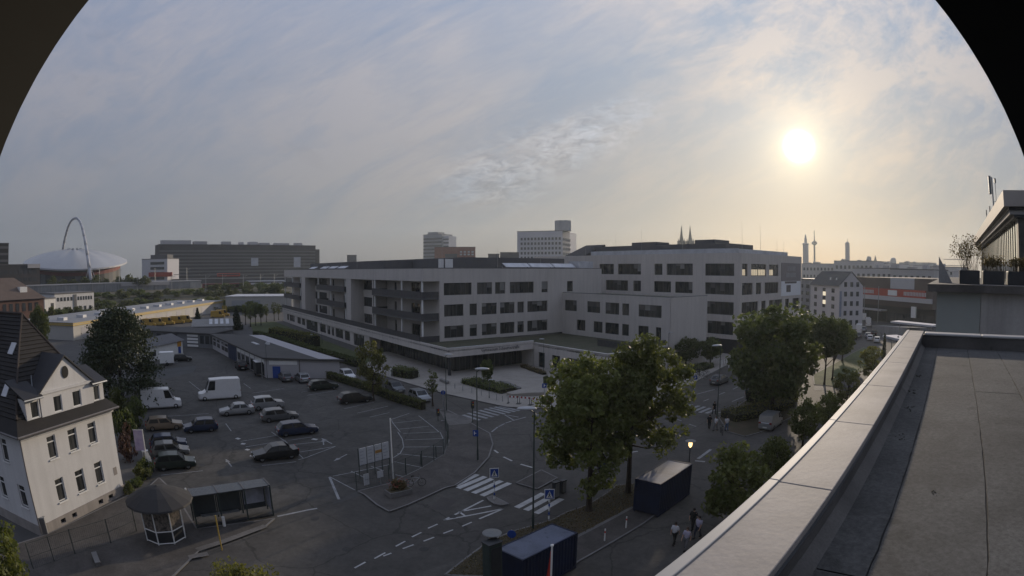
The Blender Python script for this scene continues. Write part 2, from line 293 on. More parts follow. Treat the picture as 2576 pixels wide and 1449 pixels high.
# ------------------------------------------------------------------ mesh builder
class MB:
    def __init__(s): s.v = []; s.f = []; s.m = []
    def add(s, vs, fs, mi=0):
        o = len(s.v); s.v += [tuple(x) for x in vs]; s.f += [tuple(i + o for i in f) for f in fs]; s.m += [mi] * len(fs); return s
    def box(s, x0, x1, y0, y1, z0, z1, mi=0, T=None):
        vs = [(x, y, z) for z in (z0, z1) for x, y in ((x0, y0), (x1, y0), (x1, y1), (x0, y1))]
        if T: vs = [T @ Vector(p) for p in vs]
        return s.add(vs, [(0, 3, 2, 1), (4, 5, 6, 7), (0, 1, 5, 4), (1, 2, 6, 5), (2, 3, 7, 6), (3, 0, 4, 7)], mi)
    def quad(s, a, b, cc, d, mi=0): return s.add([a, b, cc, d], [(0, 1, 2, 3)], mi)
    def prism(s, poly, z0, z1, mi=0, top=True, bottom=True, mside=None):
        n = len(poly); area = sum(poly[i][0] * poly[(i + 1) % n][1] - poly[(i + 1) % n][0] * poly[i][1] for i in range(n))
        if area < 0: poly = list(reversed(poly))
        vs = [(p[0], p[1], z0) for p in poly] + [(p[0], p[1], z1) for p in poly]
        s.add(vs, [(i, (i + 1) % n, n + (i + 1) % n, n + i) for i in range(n)], mi if mside is None else mside)
        o = len(s.v) - 2 * n
        if top: s.f.append(tuple(o + n + i for i in range(n))); s.m.append(mi)
        if bottom: s.f.append(tuple(o + n - 1 - i for i in range(n))); s.m.append(mi)
        return s
    def cyl(s, p0, p1, r0, r1=None, n=8, mi=0, caps=True):
        r1 = r0 if r1 is None else r1; p0 = Vector(p0); p1 = Vector(p1); a = (p1 - p0).normalized()
        u = a.orthogonal().normalized(); w = a.cross(u)
        vs = [p + (u * math.cos(t) + w * math.sin(t)) * r for p, r in ((p0, r0), (p1, r1)) for t in [2 * math.pi * k / n for k in range(n)]]
        fs = [(i, (i + 1) % n, n + (i + 1) % n, n + i) for i in range(n)]
        if caps: fs += [tuple(range(n - 1, -1, -1)), tuple(range(n, 2 * n))]
        return s.add(vs, fs, mi)
    def tube(s, pts, rad, n=6, mi=0):
        for i in range(len(pts) - 1):
            r0 = rad[i] if isinstance(rad, (list, tuple)) else rad; r1 = rad[i + 1] if isinstance(rad, (list, tuple)) else rad
            s.cyl(pts[i], pts[i + 1], r0, r1, n, mi)
        return s
    def lathe(s, prof, ctr=(0, 0, 0), n=16, mi=0):
        vs = [(ctr[0] + r * math.cos(2 * math.pi * k / n), ctr[1] + r * math.sin(2 * math.pi * k / n), ctr[2] + z) for r, z in prof for k in range(n)]
        fs = [(j * n + k, j * n + (k + 1) % n, (j + 1) * n + (k + 1) % n, (j + 1) * n + k) for j in range(len(prof) - 1) for k in range(n)]
        return s.add(vs, fs, mi)
    def mesh(s, name, mats, smooth=False):
        me = bpy.data.meshes.new(name); me.from_pydata(s.v, [], s.f)
        for m in (mats if isinstance(mats, (list, tuple)) else [mats]): me.materials.append(m)
        if len(set(s.m)) > 1: me.polygons.foreach_set('material_index', s.m)
        if smooth: me.polygons.foreach_set('use_smooth', [True] * len(me.polygons))
        me.update(); return me
    def obj(s, name, mats, parent=None, smooth=False, bevel=0.0, **props):
        return link(name, s.mesh(name, mats, smooth), parent, bevel=bevel, **props)
def link(name, data, parent=None, loc=None, rot=None, scale=None, bevel=0.0, **props):
    o = bpy.data.objects.new(name, data); COL.objects.link(o)
    if parent: o.parent = parent
    if loc is not None: o.location = loc
    if rot is not None: o.rotation_euler = rot if isinstance(rot, (tuple, list)) else (0, 0, rot)
    if scale is not None: o.scale = scale if isinstance(scale, (tuple, list)) else (scale,) * 3
    if bevel: b = o.modifiers.new('bevel', 'BEVEL'); b.width = bevel; b.segments = 2; b.limit_method = 'ANGLE'
    for k, v in props.items(): o[k] = v
    return o
def thing(name, label, cat, loc=(0, 0, 0), rz=0.0, group=None, scale=None):
    o = link(name, None, None, loc, rz, scale); o['label'] = label; o['category'] = cat
    if group: o['group'] = group
    return o
def copy_tree(o, parent=None):
    n = o.copy(); COL.objects.link(n)
    if parent: n.parent = parent
    for ch in KIDS.get(o.name, None) or kids(o): copy_tree(ch, n)
    return n
KIDS = {}
def kids(o):
    KIDS[o.name] = [x for x in COL.objects if x.parent == o]; return KIDS[o.name]
def box_part(name, parent, m, x0, x1, y0, y1, z0, z1, bevel=0.0, **p): return MB().box(x0, x1, y0, y1, z0, z1).obj(name, m, parent, bevel=bevel, **p)
def sheet(name, pts, z, m, kind='structure'):
    poly = [(p[0], p[1]) for p in pts]; n = len(poly)
    if sum(poly[i][0] * poly[(i + 1) % n][1] - poly[(i + 1) % n][0] * poly[i][1] for i in range(n)) < 0: poly.reverse()
    return MB().add([(x, y, z) for x, y in poly], [tuple(range(n))]).obj(name, m, kind=kind)
def slab(name, pts, h, m, z0=-0.05, kw=0.14):
    # a raised pavement: paved top with a kerb stone round it
    mb = MB().prism(pts, z0, h, 0, True, False, 1)
    o = mb.obj(name, [m, M['kerb']], kind='structure')
    k = MB(); P = [Vector((p[0], p[1])) for p in pts]; n = len(P)
    for i in range(n):
        a, b = P[i], P[(i + 1) % n]; d = (b - a)
        if d.length < 0.05 or d.length > 60: continue
        d.normalize(); q = Vector((-d.y, d.x)) * kw / 2
        k.add([(*(a - q), h + 0.004), (*(b - q), h + 0.004), (*(b + q), h + 0.004), (*(a + q), h + 0.004)], [(0, 1, 2, 3)])
    k.obj('kerb', M['kerb'], o); return o
def wall_holes(mb, o, ux, nrm, width, z0, z1, holes, depth=0.25, mi=0, mr=0):
    # a wall face from point o along ux with rectangular openings (a0, a1, b0, b1) whose reveals go `depth` behind the face
    o = Vector(o); ux = Vector(ux); nrm = Vector(nrm)
    P = lambda a, b, k=0.0: (o + ux * a - nrm * k) * 1.0 + Vector((0, 0, b))
    xs = sorted({0.0, width, *[max(0, min(width, v)) for h in holes for v in h[:2]]}); zs = sorted({z0, z1, *[v for h in holes for v in h[2:4]]})
    for i in range(len(xs) - 1):
        for j in range(len(zs) - 1):
            a, b = (xs[i] + xs[i + 1]) / 2, (zs[j] + zs[j + 1]) / 2
            if any(h[0] < a < h[1] and h[2] < b < h[3] for h in holes): continue
            mb.quad(P(xs[i], zs[j]), P(xs[i + 1], zs[j]), P(xs[i + 1], zs[j + 1]), P(xs[i], zs[j + 1]), mi)
    for a0, a1, b0, b1 in [h[:4] for h in holes]:
        mb.quad(P(a0, b0), P(a0, b0, depth), P(a0, b1, depth), P(a0, b1), mr); mb.quad(P(a1, b0, depth), P(a1, b0), P(a1, b1), P(a1, b1, depth), mr)
        mb.quad(P(a0, b1), P(a0, b1, depth), P(a1, b1, depth), P(a1, b1), mr); mb.quad(P(a0, b0, depth), P(a0, b0), P(a1, b0), P(a1, b0, depth), mr)
def window(parent, o, ux, nrm, a0, a1, b0, b1, depth=0.2, nm=None, glass=None, fr=0.06, frame=None, name='window', rows=1, blinds=0.0):
    # one window: frame with mullions (part) and each pane (sub-part)
    o = Vector(o); ux = Vector(ux); nrm = Vector(nrm); w = a1 - a0; n = nm or max(1, round(w / 1.25))
    P = lambda a, b, k: o + ux * a - nrm * k + Vector((0, 0, b))
    mb = MB()
    def bar(x0, x1, y0, y1):
        vs = [P(x, y, k) for k in (depth, depth - 0.06) for x, y in ((x0, y0), (x1, y0), (x1, y1), (x0, y1))]
        mb.add(vs, [(3, 2, 1, 0), (4, 5, 6, 7), (0, 1, 5, 4), (1, 2, 6, 5), (2, 3, 7, 6), (3, 0, 4, 7)])
    bar(a0, a1, b0, b0 + fr); bar(a0, a1, b1 - fr, b1)
    for k in range(n + 1):
        x = a0 + fr / 2 + (w - fr) * k / n; bar(x - fr / 2, x + fr / 2, b0 + fr, b1 - fr)
    for r in range(1, rows):
        zz = b0 + (b1 - b0) * (1 - 0.28 * r); bar(a0 + fr, a1 - fr, zz - fr / 2, zz + fr / 2)
    wo = mb.obj(name, frame or M['wframe'], parent)
    for k in range(n):
        x0 = a0 + fr / 2 + (w - fr) * k / n; x1 = a0 + fr / 2 + (w - fr) * (k + 1) / n
        gm = glass or (M['glass2'] if random.random() < 0.3 else M['glass'])
        MB().quad(P(x0, b0, depth - 0.02), P(x1, b0, depth - 0.02), P(x1, b1, depth - 0.02), P(x0, b1, depth - 0.02)).obj('pane', gm, wo)
        if blinds and random.random() < blinds:
            zb = b1 - (b1 - b0) * random.choice((.2, .3, .45, .45, .7)); kk = depth - 0.03
            MB().quad(P(x0 + fr * .6, zb, kk), P(x1 - fr * .6, zb, kk), P(x1 - fr * .6, b1 - fr, kk), P(x0 + fr * .6, b1 - fr, kk)).obj('blind', BL[random.randrange(3)], wo)
    return wo

# ------------------------------------------------------------------ evening haze: one closed box of even thin air round everything
hzm = bpy.data.materials.new('haze'); hzm.use_nodes = True; n_ = hzm.node_tree; n_.nodes.clear()
pv = N(n_, 'ShaderNodeVolumePrincipled'); pv.inputs['Density'].default_value = 0.00016; pv.inputs['Color'].default_value = (0.82, 0.92, 1.0, 1); pv.inputs['Anisotropy'].default_value = 0.45
ou_ = N(n_, 'ShaderNodeOutputMaterial'); L(n_, pv.outputs[0], ou_.inputs['Volume'])
MB().box(-1800, 1800, -1800, 1800, -1.0, 150).obj('haze', hzm, kind='stuff')

BL = [mat('blind_pale', (0.20, 0.20, 0.195), 0.6, 0.1, 1.0), mat('blind_grey', (0.12, 0.12, 0.12), 0.6, 0.1, 1.0), mat('blind_dark', (0.07, 0.07, 0.072), 0.6, 0.1, 1.0)]
# ================================================================== ground, streets, markings
def disc_ground():
    n = 96; vs = [(0, 0, 0)] + [(1760 * math.cos(2 * math.pi * k / n), 1760 * math.sin(2 * math.pi * k / n), 0) for k in range(n)]
    MB().add(vs, [(0, 1 + k, 1 + (k + 1) % n) for k in range(n)]).obj('ground', M['ground'], kind='structure')
disc_ground()
sheet('road', [gp(-300, 1449), g('L', -200, 1449), g('L', 60, 1300), g('B', 0, 1000), g('B', 640, 985), g('B', 1420, 850), g('B', 2100, 700), g('B', 2400, 600), g('D', 540, 230), g('D', 560, 0), g('C', 560, 1340), g('C', 480, 1230), g('C', 330, 1180), g('C', 50, 1085), g('A', 2320, 990), g('A', 1710, 795), g('A', 1560, 640), g('A', 1200, 470), g('A', 1150, 380),
               g('A', 1330, 380), g('A', 1830, 600), g('C', 0, 880), g('C', 1200, 1190), g('E', 250, 1050), g('E', 660, 850), g('E', 940, 700), g('E', 1600, 560), g('E', 2100, 330), g('E', 2200, 300), g('E', 2330, 560), g('E', 2400, 900), g('G', 1800, 0), g('G', 1200, 600), g('G', 600, 1449), (12, 20, 0), (0, 6, 0), (-20, 0, 0)], 0.004, M['asphalt'])
sheet('parking_lot', [g('L', 640, 1045), g('L', 760, 1000), g('L', 700, 560), g('L', 740, 380), g('A', 380, 600), g('A', 800, 560), g('A', 1340, 900), g('A', 1700, 830), g('A', 2330, 1010), g('C', 50, 1110), g('C', 340, 1210), g('C', 480, 1260), g('C', 560, 1345), g('D', 552, 0), g('D', 585, 100), g('D', 535, 225), g('D', 325, 355), g('D', 0, 515), g('B', 2250, 592), g('B', 2000, 720), g('B', 1440, 850), g('B', 640, 985), g('B', 400, 640)], 0.008, M['asphalt2'])

PZ = [g('A', 2290, 808), g('C', 0, 905), g('C', 330, 1005), g('C', 600, 1078), g('C', 900, 1143), g('C', 1180, 1203), g('C', 1640, 1218), g('E', 120, 1130), g('E', 250, 1062), g('E', 480, 962), g('E', 660, 862), g('E', 940, 722), g('E', 1300, 620), Vector((60, 130, 0)), Vector((20, 135, 0)), Vector((-30, 120, 0)), Vector((-28.0, 112.0, 0))]
sheet('grass_strip', [Vector((-28, 112, 0)), g('A', 2290, 800), g('A', 1740, 640), g('A', 1220, 470), Vector((-92, 182, 0)), Vector((-84.5, 188, 0))], 0.018, M['grass'])
plaza = slab('plaza', PZ, 0.12, M['plaza'])
PV = slab('pavement', gl('C', (700, 1292), (870, 1395)) + gl('D', (1010, 20), (1042, 130), (1000, 260), (900, 372), (860, 417), (660, 547), (560, 572), (200, 737), (0, 810)) + gl('B', (2450, 740), (2330, 640), (2260, 606)) + gl('D', (0, 528), (330, 368), (548, 236), (600, 100), (572, 0)) + gl('C', (575, 1340), (500, 1236), (560, 1225)), 0.12, M['brownpav'])
KP = slab('pavement', [g('B', 1425, 880), g('B', 1335, 957), g('B', 660, 1212), g('B', 420, 1449), gp(300, 1560), gp(60, 1600), g('L', -100, 1449), g('L', 40, 1310), g('L', 150, 1275), g('L', 232, 1250), g('L', 640, 1052), g('L', 745, 1010), g('B', 260, 470), g('B', 420, 620), g('B', 640, 985)], 0.12, M['brownpav'])
IS = slab('traffic_island', gl('D', (1275, 522), (1530, 392), (1690, 472), (1488, 583)), 0.12, M['brownpav'])
slab('traffic_island', gl('D', (985, 672), (1005, 700), (1060, 735), (1130, 748), (1200, 738), (1150, 712), (1040, 655)), 0.14, M['paving'])
sheet('refuge_paving', gl('D', (1010, 660), (1250, 525), (1480, 590), (1520, 620), (1265, 742), (1200, 730)), 0.012, M['brownpav'])
VERGE = gl('D', (560, 1449), (760, 1290), (1000, 1110), (1240, 1010), (1640, 892), (1780, 818), (1960, 757), (2140, 660), (2290, 545)) + gl('G', (-60, 520), (60, 640), (60, 720)) + gl('D', (2430, 768), (1900, 1050), (1500, 1290), (1250, 1470))
slab('verge', VERGE, 0.10, M['soil'])
slab('pavement', gl('D', (2440, 775), (1910, 1058), (1500, 1310), (1150, 1600), (1500, 1600), (1900, 1310), (2560, 925)) + gl('G', (150, 800), (60, 730)), 0.09, M['brownpav'])
slab('planting_bed', gl('E', (1020, 1130), (740, 1310), (830, 1449), (1000, 1500), (1150, 1460), (1500, 1290), (1560, 1050), (1250, 1000)), 0.10, M['soil'])
slab('grass_strip', gl('E', (1690, 875), (1900, 765), (2080, 660), (2200, 600), (2330, 640), (2250, 800), (1900, 990), (1700, 975)), 0.08, M['grass'])
sheet('paving_patch', gl('E', (1500, 960), (1620, 920), (1640, 1010), (1520, 1040)), 0.020, M['paving'])
sheet('paving_patch', gl('E', (1700, 985), (1800, 975), (1810, 1025), (1700, 1030)), 0.020, M['paving'])
sheet('paving_patch', gl('C', (510, 1250), (690, 1285), (860, 1330), (800, 1375), (600, 1390), (550, 1330)), 0.126, M['paving'])
sheet('asphalt_patch', gl('D', (390, 770), (530, 655), (690, 690), (560, 790)), 0.010, mat('patched_asphalt', (0.062, 0.056, 0.052), 0.85, 0.15, 0.5, fine=0.2))
sheet('asphalt_patch', gl('A', (150, 850), (420, 800), (640, 780), (600, 850), (300, 920)), 0.012, mat('patched_lot', (0.058, 0.06, 0.06), 0.85, 0.2, 0.3, fine=0.2))

def stripes(name, lines, w, m=None, z=0.014, part='stripe'):
    root = None
    for a, b, *ww in lines:
        a = Vector(a); b = Vector(b); d = (b - a).normalized(); q = Vector((-d.y, d.x, 0)) * (ww[0] if ww else w) / 2
        vs = [a - q, b - q, b + q, a + q]; vs = [(v.x, v.y, z) for v in vs]
        mb = MB().add(vs, [(0, 1, 2, 3)])
        if root is None: root = link(name, None); root['kind'] = 'structure'
        mb.obj(part, m or M['paint'], root)
    return root
def ln(k, *pts): return [(g(k, *p[:2]), g(k, *p[2:4])) for p in pts]
stripes('zebra_crossing', ln('D', (665, 540, 885, 428), (690, 566, 965, 450), (766, 590, 1035, 470), (846, 616, 1128, 492), (930, 642, 1210, 514)), 0.52)
stripes('zebra_crossing', ln('D', (1280, 762, 1550, 618), (1372, 788, 1640, 645), (1475, 820, 1735, 672)), 0.52)
stripes('zebra_crossing', ln('C', (740, 1277, 910, 1330), (790, 1260, 985, 1312), (850, 1245, 1045, 1298), (905, 1230, 1100, 1282), (960, 1216, 1160, 1268), (1010, 1205, 1215, 1256), (1060, 1197, 1265, 1245), (1110, 1190, 1310, 1235)), 0.5, M['oldpaint'])
stripes('zebra_crossing', ln('E', (345, 1212, 470, 1172), (425, 1230, 540, 1185), (485, 1242, 600, 1195), (545, 1255, 655, 1208), (610, 1262, 700, 1225), (740, 1250, 860, 1268)), 0.5, M['oldpaint'])
stripes('lane_marking', ln('D', (65, 1152, 160, 1100), (135, 1175, 245, 1135), (228, 1057, 322, 1012), (345, 1100, 450, 1060), (390, 970, 485, 928), (543, 1022, 642, 985), (733, 950, 830, 908), (-150, 1275, -40, 1215), (-60, 1250, 20, 1220), (-350, 1370, -240, 1310)), 0.13, part='dash')
stripes('hatch_marking', ln('D', (545, 890, 945, 688), (720, 800, 1025, 745), (545, 888, 1150, 772), (760, 845, 700, 800), (905, 875, 1150, 772)), 0.17)
stripes('lane_marking', ln('D', (1055, 182, 1095, 212), (1150, 252, 1235, 292), (1322, 325, 1438, 358), (1480, 420, 1535, 395), (1535, 400, 1680, 468), (2110, 462, 2170, 465), (2195, 455, 2250, 460), (2400, 210, 2500, 195)), 0.2, part='dash')
stripes('lane_marking', ln('C', (1030, 1449, 1090, 1400), (1100, 1395, 1160, 1365), (1170, 1360, 1230, 1340), (1240, 1335, 1375, 1300), (1160, 1275, 1250, 1330), (1190, 1280, 1300, 1300), (1470, 1282, 1560, 1268), (520, 1335, 730, 1318), (735, 1315, 800, 1345)), 0.2, M['oldpaint'], part='dash')
stripes('lane_marking', ln('E', (300, 1315, 365, 1338), (440, 1370, 510, 1395), (585, 1140, 640, 1118), (740, 1075, 800, 1050), (880, 1020, 945, 988), (870, 1145, 990, 1095), (440, 1090, 700, 1020)), 0.16, M['oldpaint'], part='dash')
stripes('lane_marking', ln('G', (500, 290, 600, 300), (530, 270, 660, 175)), 0.32, M['oldpaint'], part='dash')
# parking bay lines
stripes('bay_marking', ln('A', (560, 940, 700, 1050), (1110, 960, 1180, 1010), (930, 1365, 985, 1440)) + ln('B', (1390, 0, 1550, 110), (1640, 200, 1712, 268), (1712, 268, 2035, 145), (1660, 205, 2035, 145), (1130, 150, 1535, 85), (1080, 95, 1500, 25), (1560, 85, 1800, 50), (1575, 130, 1960, 90), (1170, 210, 1330, 190), (1295, 338, 1640, 300), (280, 435, 700, 390), (1660, 280, 1712, 268)) + ln('A', (180, 1300, 760, 1265), (1190, 1060, 1520, 1010), (1690, 1050, 1880, 1010), (1750, 1080, 2050, 1030), (2120, 1215, 2420, 1150), (2250, 1260, 2560, 1190), (2380, 1300, 2576, 1255)), 0.11, M['oldpaint'], part='line')
stripes('bay_marking', ln('C', (0, 1330, 200, 1262), (40, 1360, 330, 1328), (100, 1420, 400, 1392), (295, 1285, 430, 1390), (430, 1390, 500, 1449), (10, 1310, 40, 1365), (40, 1365, 110, 1449)) + ln('D', (85, 0, 130, 70), (130, 70, 145, 150), (145, 150, 110, 215), (110, 215, 40, 260), (140, 15, 500, 0), (160, 80, 560, 66), (150, 152, 535, 148), (80, 218, 470, 258), (50, 300, 330, 358), (60, 430, 150, 452), (510, 0, 548, 80), (548, 80, 545, 200)) + ln('B', (1975, 450, 2230, 585), (2010, 445, 2576, 330), (2190, 395, 2350, 470), (2390, 345, 2520, 390)), 0.11, M['oldpaint'], part='line')
stripes('lot_boundary_marking', ln('B', (1975, 455, 2070, 680), (1450, 850, 1760, 785), (1760, 785, 1850, 770)), 0.22, M['oldpaint'], part='line')
def arrow(a, b):
    d = (b - a).normalized(); q = Vector((-d.y, d.x, 0)); L_ = (b - a).length; pts = [a - q * .07, a + d * L_ * .6 - q * .07, a + d * L_ * .6 - q * .25, b, a + d * L_ * .6 + q * .25, a + d * L_ * .6 + q * .07, a + q * .07]
    MB().add([(p.x, p.y, 0.015) for p in pts], [tuple(range(7))]).obj('arrow_marking', M['oldpaint'], kind='structure')
arrow(g('B', 990, 350), g('B', 930, 272)); arrow(g('B', 2150, 225), g('B', 2015, 295)); arrow(g('B', 1915, 130), g('B', 1910, 75)); arrow(g('B', 2000, 120), g('B', 1890, 62))
stripes('bay_tick_marking', ln('B', (1035, 62, 1070, 72), (1085, 118, 1125, 122), (1130, 175, 1165, 182), (1175, 238, 1212, 242), (1800, 70, 1850, 78)), 0.45, M['paint'], part='tick')
stripes('kerb_marking', ln('B', (560, 1275, 755, 1240), (640, 1200, 900, 1120), (900, 1120, 1330, 958)), 0.55, M['paving'], z=0.128, part='edge_stone')

mc_ = MB().lathe([(0, .0), (.30, .0), (.33, -.004)], n=16).mesh('manhole_cover', mat('manhole_iron', (0.035, 0.033, 0.031), 0.6, 0.3, 8.0, metal=.3))
for k_, (q_, x_, y_) in enumerate((('D', 640, 850), ('D', 350, 1180), ('D', 1240, 330), ('B', 1500, 560), ('B', 700, 330), ('B', 1830, 870), ('A', 900, 900), ('C', 1250, 1420), ('D', 1100, 980), ('B', 2150, 1180), ('E', 620, 1080), ('G', 250, 700))):
    p_ = g(q_, x_, y_); o_ = link('manhole_cover', mc_, None, (p_.x, p_.y, 0.022)); o_['kind'] = 'structure'
# ================================================================== the school (local x = along the entrance front, y = along the street front)
SO = Vector((-10.69, 93.71, 0)); SR = R(36.5); UX = Vector((1, 0, 0)); UY = Vector((0, 1, 0))
school = thing('school_building', 'long four storey grey school with dark ribbon windows and stacked balconies', 'school', SO, SR)
K = (4.32, 10.43); XE, YE = 46.68, 120.0
def facade(parent, name, o, ux, nrm, width, z0, z1, holes, m, depth=0.22, glass=None):
    mb = MB(); wall_holes(mb, o, ux, nrm, width, z0, z1, holes, depth); w = mb.obj(name, m, parent)
    for h in holes: window(parent, o, ux, nrm, *h[:4], depth=depth, glass=h[4] if len(h) > 4 else glass, blinds=0.0 if glass else 0.28)
    return w
rows = [(13.2, 15.5), (9.2, 11.45), (5.15, 7.42)]
f4 = [(5.24, 11.38), (12.62, 16.16), (16.9, 19.34), (20.49, 26.66), (28.74, 30.43), (35.95, 37.67)]
f3 = [(5.29, 9.52), (10.91, 12.59), (13.7, 17.24), (18.08, 21.65), (22.41, 24.07), (24.97, 30.38)]
H1 = [(a - K[0], b - K[0], *rows[0]) for a, b in f4] + [(a - K[0], b - K[0], *rows[1]) for a, b in f3] + [(a - K[0], b - K[0], *rows[2]) for a, b in f3]
facade(school, 'front_wall', (K[0], K[1], 0), (1, 0, 0), (0, -1, 0), XE - K[0], 4.5, 18.2, H1, M['wall'])
# street side: wall line set 3.4 m behind the roof edge, fins, balconies and a long terrace in front of it
H2 = []
for zb, zt in rows:
    H2 += [(a - K[1], b - K[1], zb, zt) for a, b in ((35.2, 40.7), (42.4, 49.0), (79.1, 87.0), (88.8, 91.3))]
for z0_ in (4.55, 8.65, 12.75):
    H2 += [(a - K[1], b - K[1], z0_, z0_ + 2.6) for a, b in ((18.5, 22.3), (57.0, 59.5), (62.5, 64.0), (100.5, 102.5), (108.0, 111.0), (29.5, 30.6), (72.0, 73.5))]
facade(school, 'street_wall', (K[0], YE, 0), (0, -1, 0), (-1, 0, 0), YE - K[1], 0.0, 18.2, [(YE - K[1] - h[1], YE - K[1] - h[0], h[2], h[3]) for h in H2], M['loggia'])
MB().box(0.9, XE, K[1] + 0.02, YE, 18.22, 18.35).box(XE - 0.02, XE, K[1] + 0.02, YE, 4.5, 18.2).box(K[0], XE, YE, YE + 0.2, 0, 18.2).obj('roof_slab', M['roofgrey'], school)
MB().box(0.9, K[0] - 0.005, K[1], YE, 15.85, 18.2).obj('roof_fascia', M['wall'], school)
for a, b in ((49.0, 52.3), (91.3, 95.9), (34.75, 35.2)):
    MB().box(0.92, K[0] - 0.005, a, b, 4.5, 15.85).obj('fin_wall', M['wall'], school)
def balcony(y0, y1, zf):
    b = MB().box(0.55, K[0] - 0.01, y0, y1, zf - 0.28, zf).obj('balcony', M['roofgrey'], school)
    MB().box(0.55, 0.61, y0, y1, zf, zf + 1.25).box(0.61, K[0] - 0.02, y0, y0 + 0.05, zf, zf + 1.15).box(0.61, K[0] - 0.02, y1 - 0.05, y1, zf, zf + 1.15).obj('balustrade', M['balc'], b)
for y0, y1 in ((10.8, 34.4), (53.0, 77.5), (97.0, 119.5)):
    for zf in (8.75, 12.75): balcony(y0, y1, zf)
    for yc in ([11.2, 20.0, 33.8] if y0 < 20 else [y0 + .4, (y0 + y1) / 2, y1 - .4]):
        MB().box(0.95, 1.2, yc - 0.16, yc + 0.16, 4.5, 15.85).obj('column', M['whitepaint'], school)
# canopy roof over the ground floor, its fascia, the sedum roof and the terrace balustrade
MB().box(0, K[0], K[1], YE, 4.25, 4.5).box(0, 18.2, 0, K[1], 4.25, 4.5).obj('canopy_slab', M['roofgrey'], school)
MB().box(0.3, K[0] - 0.02, K[1], YE, 4.5, 4.56).box(0.3, 17.9, 0.3, K[1] - 0.02, 4.5, 4.58).obj('sedum_roof', M['moss'], school)
MB().box(0, 0.28, 0, YE, 3.3, 4.85).box(0.28, 18.3, 0, 0.28, 3.3, 4.85).obj('canopy_fascia', M['wall'], school)
MB().box(0.06, 0.14, 10.6, YE, 4.85, 6.0).box(0.14, K[0], 10.56, 10.62, 4.56, 5.7).obj('terrace_balustrade', M['balc'], school)
MB().box(0.0, 18.3, 0.0, 0.3, 4.85, 4.90).obj('roof_edge_flashing', M['zinc'], school)
# ground floor: glazing set back under the canopy at the corner, white wall with windows further along the street
G1 = [(y0 - 36, y1 - 36, z0_, z1_) for y0, y1, z0_, z1_ in ((114.9, 122, 0.9, 3.0), (111.2, 114.0, .9, 3.0), (103.3, 110.3, .9, 3.0), (95.2, 99.6, .9, 3.0), (89.9, 94, .9, 3.0), (76.2, 88.5, 0.1, 3.1), (68.2, 73.8, .7, 3.0), (64.2, 66.8, .7, 3.0), (60.9, 63, .7, 3.0), (53.7, 59.8, .7, 3.0), (48.6, 52.4, .7, 3.0), (39, 46, .2, 3.0)) if y1 <= YE]
facade(school, 'ground_wall', (0.32, YE, 0), (0, -1, 0), (-1, 0, 0), YE - 36, 0, 3.3, [(YE - 36 - h[1], YE - 36 - h[0], h[2], h[3]) for h in G1], M['wall'])
box_part('corner_return', school, M['wall'], 0.34, 3, 35.8, 36, 0, 3.3)
GL = [(0.15, 5.8, 0.05, 4.2), (6.0, 11.5, 0.05, 4.2), (11.8, 16.5, 0.05, 4.2), (16.8, 22, 0.05, 4.2), (22.3, 27.2, 0.05, 4.2), (27.5, 32.3, .05, 4.2)]
facade(school, 'lobby_side', (3.2, 36, 0), (0, -1, 0), (-1, 0, 0), 32.4, 0, 4.25, GL, M['dark'], 0.1, M['glass'])
facade(school, 'lobby_front', (3.2, 3.6, 0), (1, 0, 0), (0, -1, 0), 15.2, 0, 4.25, [(0.1, 3.6, .05, 4.2), (3.8, 7.4, .05, 4.2), (7.6, 11.2, .05, 4.2), (11.4, 15.1, .05, 4.2)], M['dark'], 0.1, M['glass'])
MB().box(0.4, 0.8, 0.4, 0.8, 0, 3.3).obj('canopy_post', M['dark'], school)
# single storey hall in front of the wing, with its sedum roof
facade(school, 'hall_side_wall', (18.3, 0, 0), (0, -1, 0), (-1, 0, 0), 19.1, 0, 4.45, [(1.4, 3.2, 0.1, 2.9), (5.2, 7.4, 0.5, 2.8), (9.2, 12.4, 0.9, 2.8), (14.5, 17.0, .9, 2.8)], M['wall'])
facade(school, 'hall_front_wall', (18.3, -19.1, 0), (1, 0, 0), (0, -1, 0), 16.4, 0, 4.45, [(2.0, 6.0, .9, 2.8), (10, 13.9, .4, 2.8)], M['wall'])
MB().box(18.3, 34.6, -19.1, K[1], 3.9, 4.2).obj('hall_roof', M['moss'], school)
MB().box(34.5, 34.69, -19.1, -17, 0, 4.45).box(18.3, 18.6, 0.3, 3.6, 0, 4.25).box(18.3, 18.9, -19.1, 0, 4.25, 4.47).box(18.9, 34.62, -19.1, -18.5, 4.25, 4.47).obj('hall_parapet', M['wall'], school)
MB().box(26, 34.6, -18.2, -18.12, 4.2, 5.35).box(26, 26.08, -18.2, -9, 4.2, 5.35).obj('hall_railing', M['balc'], school)
# wing and its blank gable towards the road
WA = [(9.67, 5.91), (2.72, -1.03), (-2.57, -6.3), (-7.13, -8.91), (-11.36, -16.98)]; WB = [(5.87, 3.25), (.8, -1.77), (-2.55, -6.28), (-7.15, -8.94), (-11.36, -13.91)]
WH = [(K[1] - a, K[1] - b, 9.2, 11.5) for a, b in WA] + [(K[1] - a, K[1] - b, 5.25, 7.5) for a, b in WB] + [(K[1] + 15.69, K[1] + 16.96, 4.95, 7.5)]
facade(school, 'wing_side_wall', (34.63, K[1], 0), (0, -1, 0), (-1, 0, 0), K[1] + 19.12, 4.0, 13.05, WH, M['wall'])
MB().box(34.63, XE, -19.12, -19.0, 0, 13.05).box(XE - .1, XE, -19.0, 10, 0, 13.05).obj('gable_wall', M['wall'], school)
MB().box(34.8, XE - .11, -18.9, K[1] - .01, 12.3, 12.6).obj('wing_roof', M['moss'], school)
MB().box(34.6, 34.95, -19.15, K[1] - .02, 13.05, 13.14).box(34.95, XE + .03, -19.15, -18.8, 13.05, 13.14).obj('wing_flashing', M['zincd'], school)
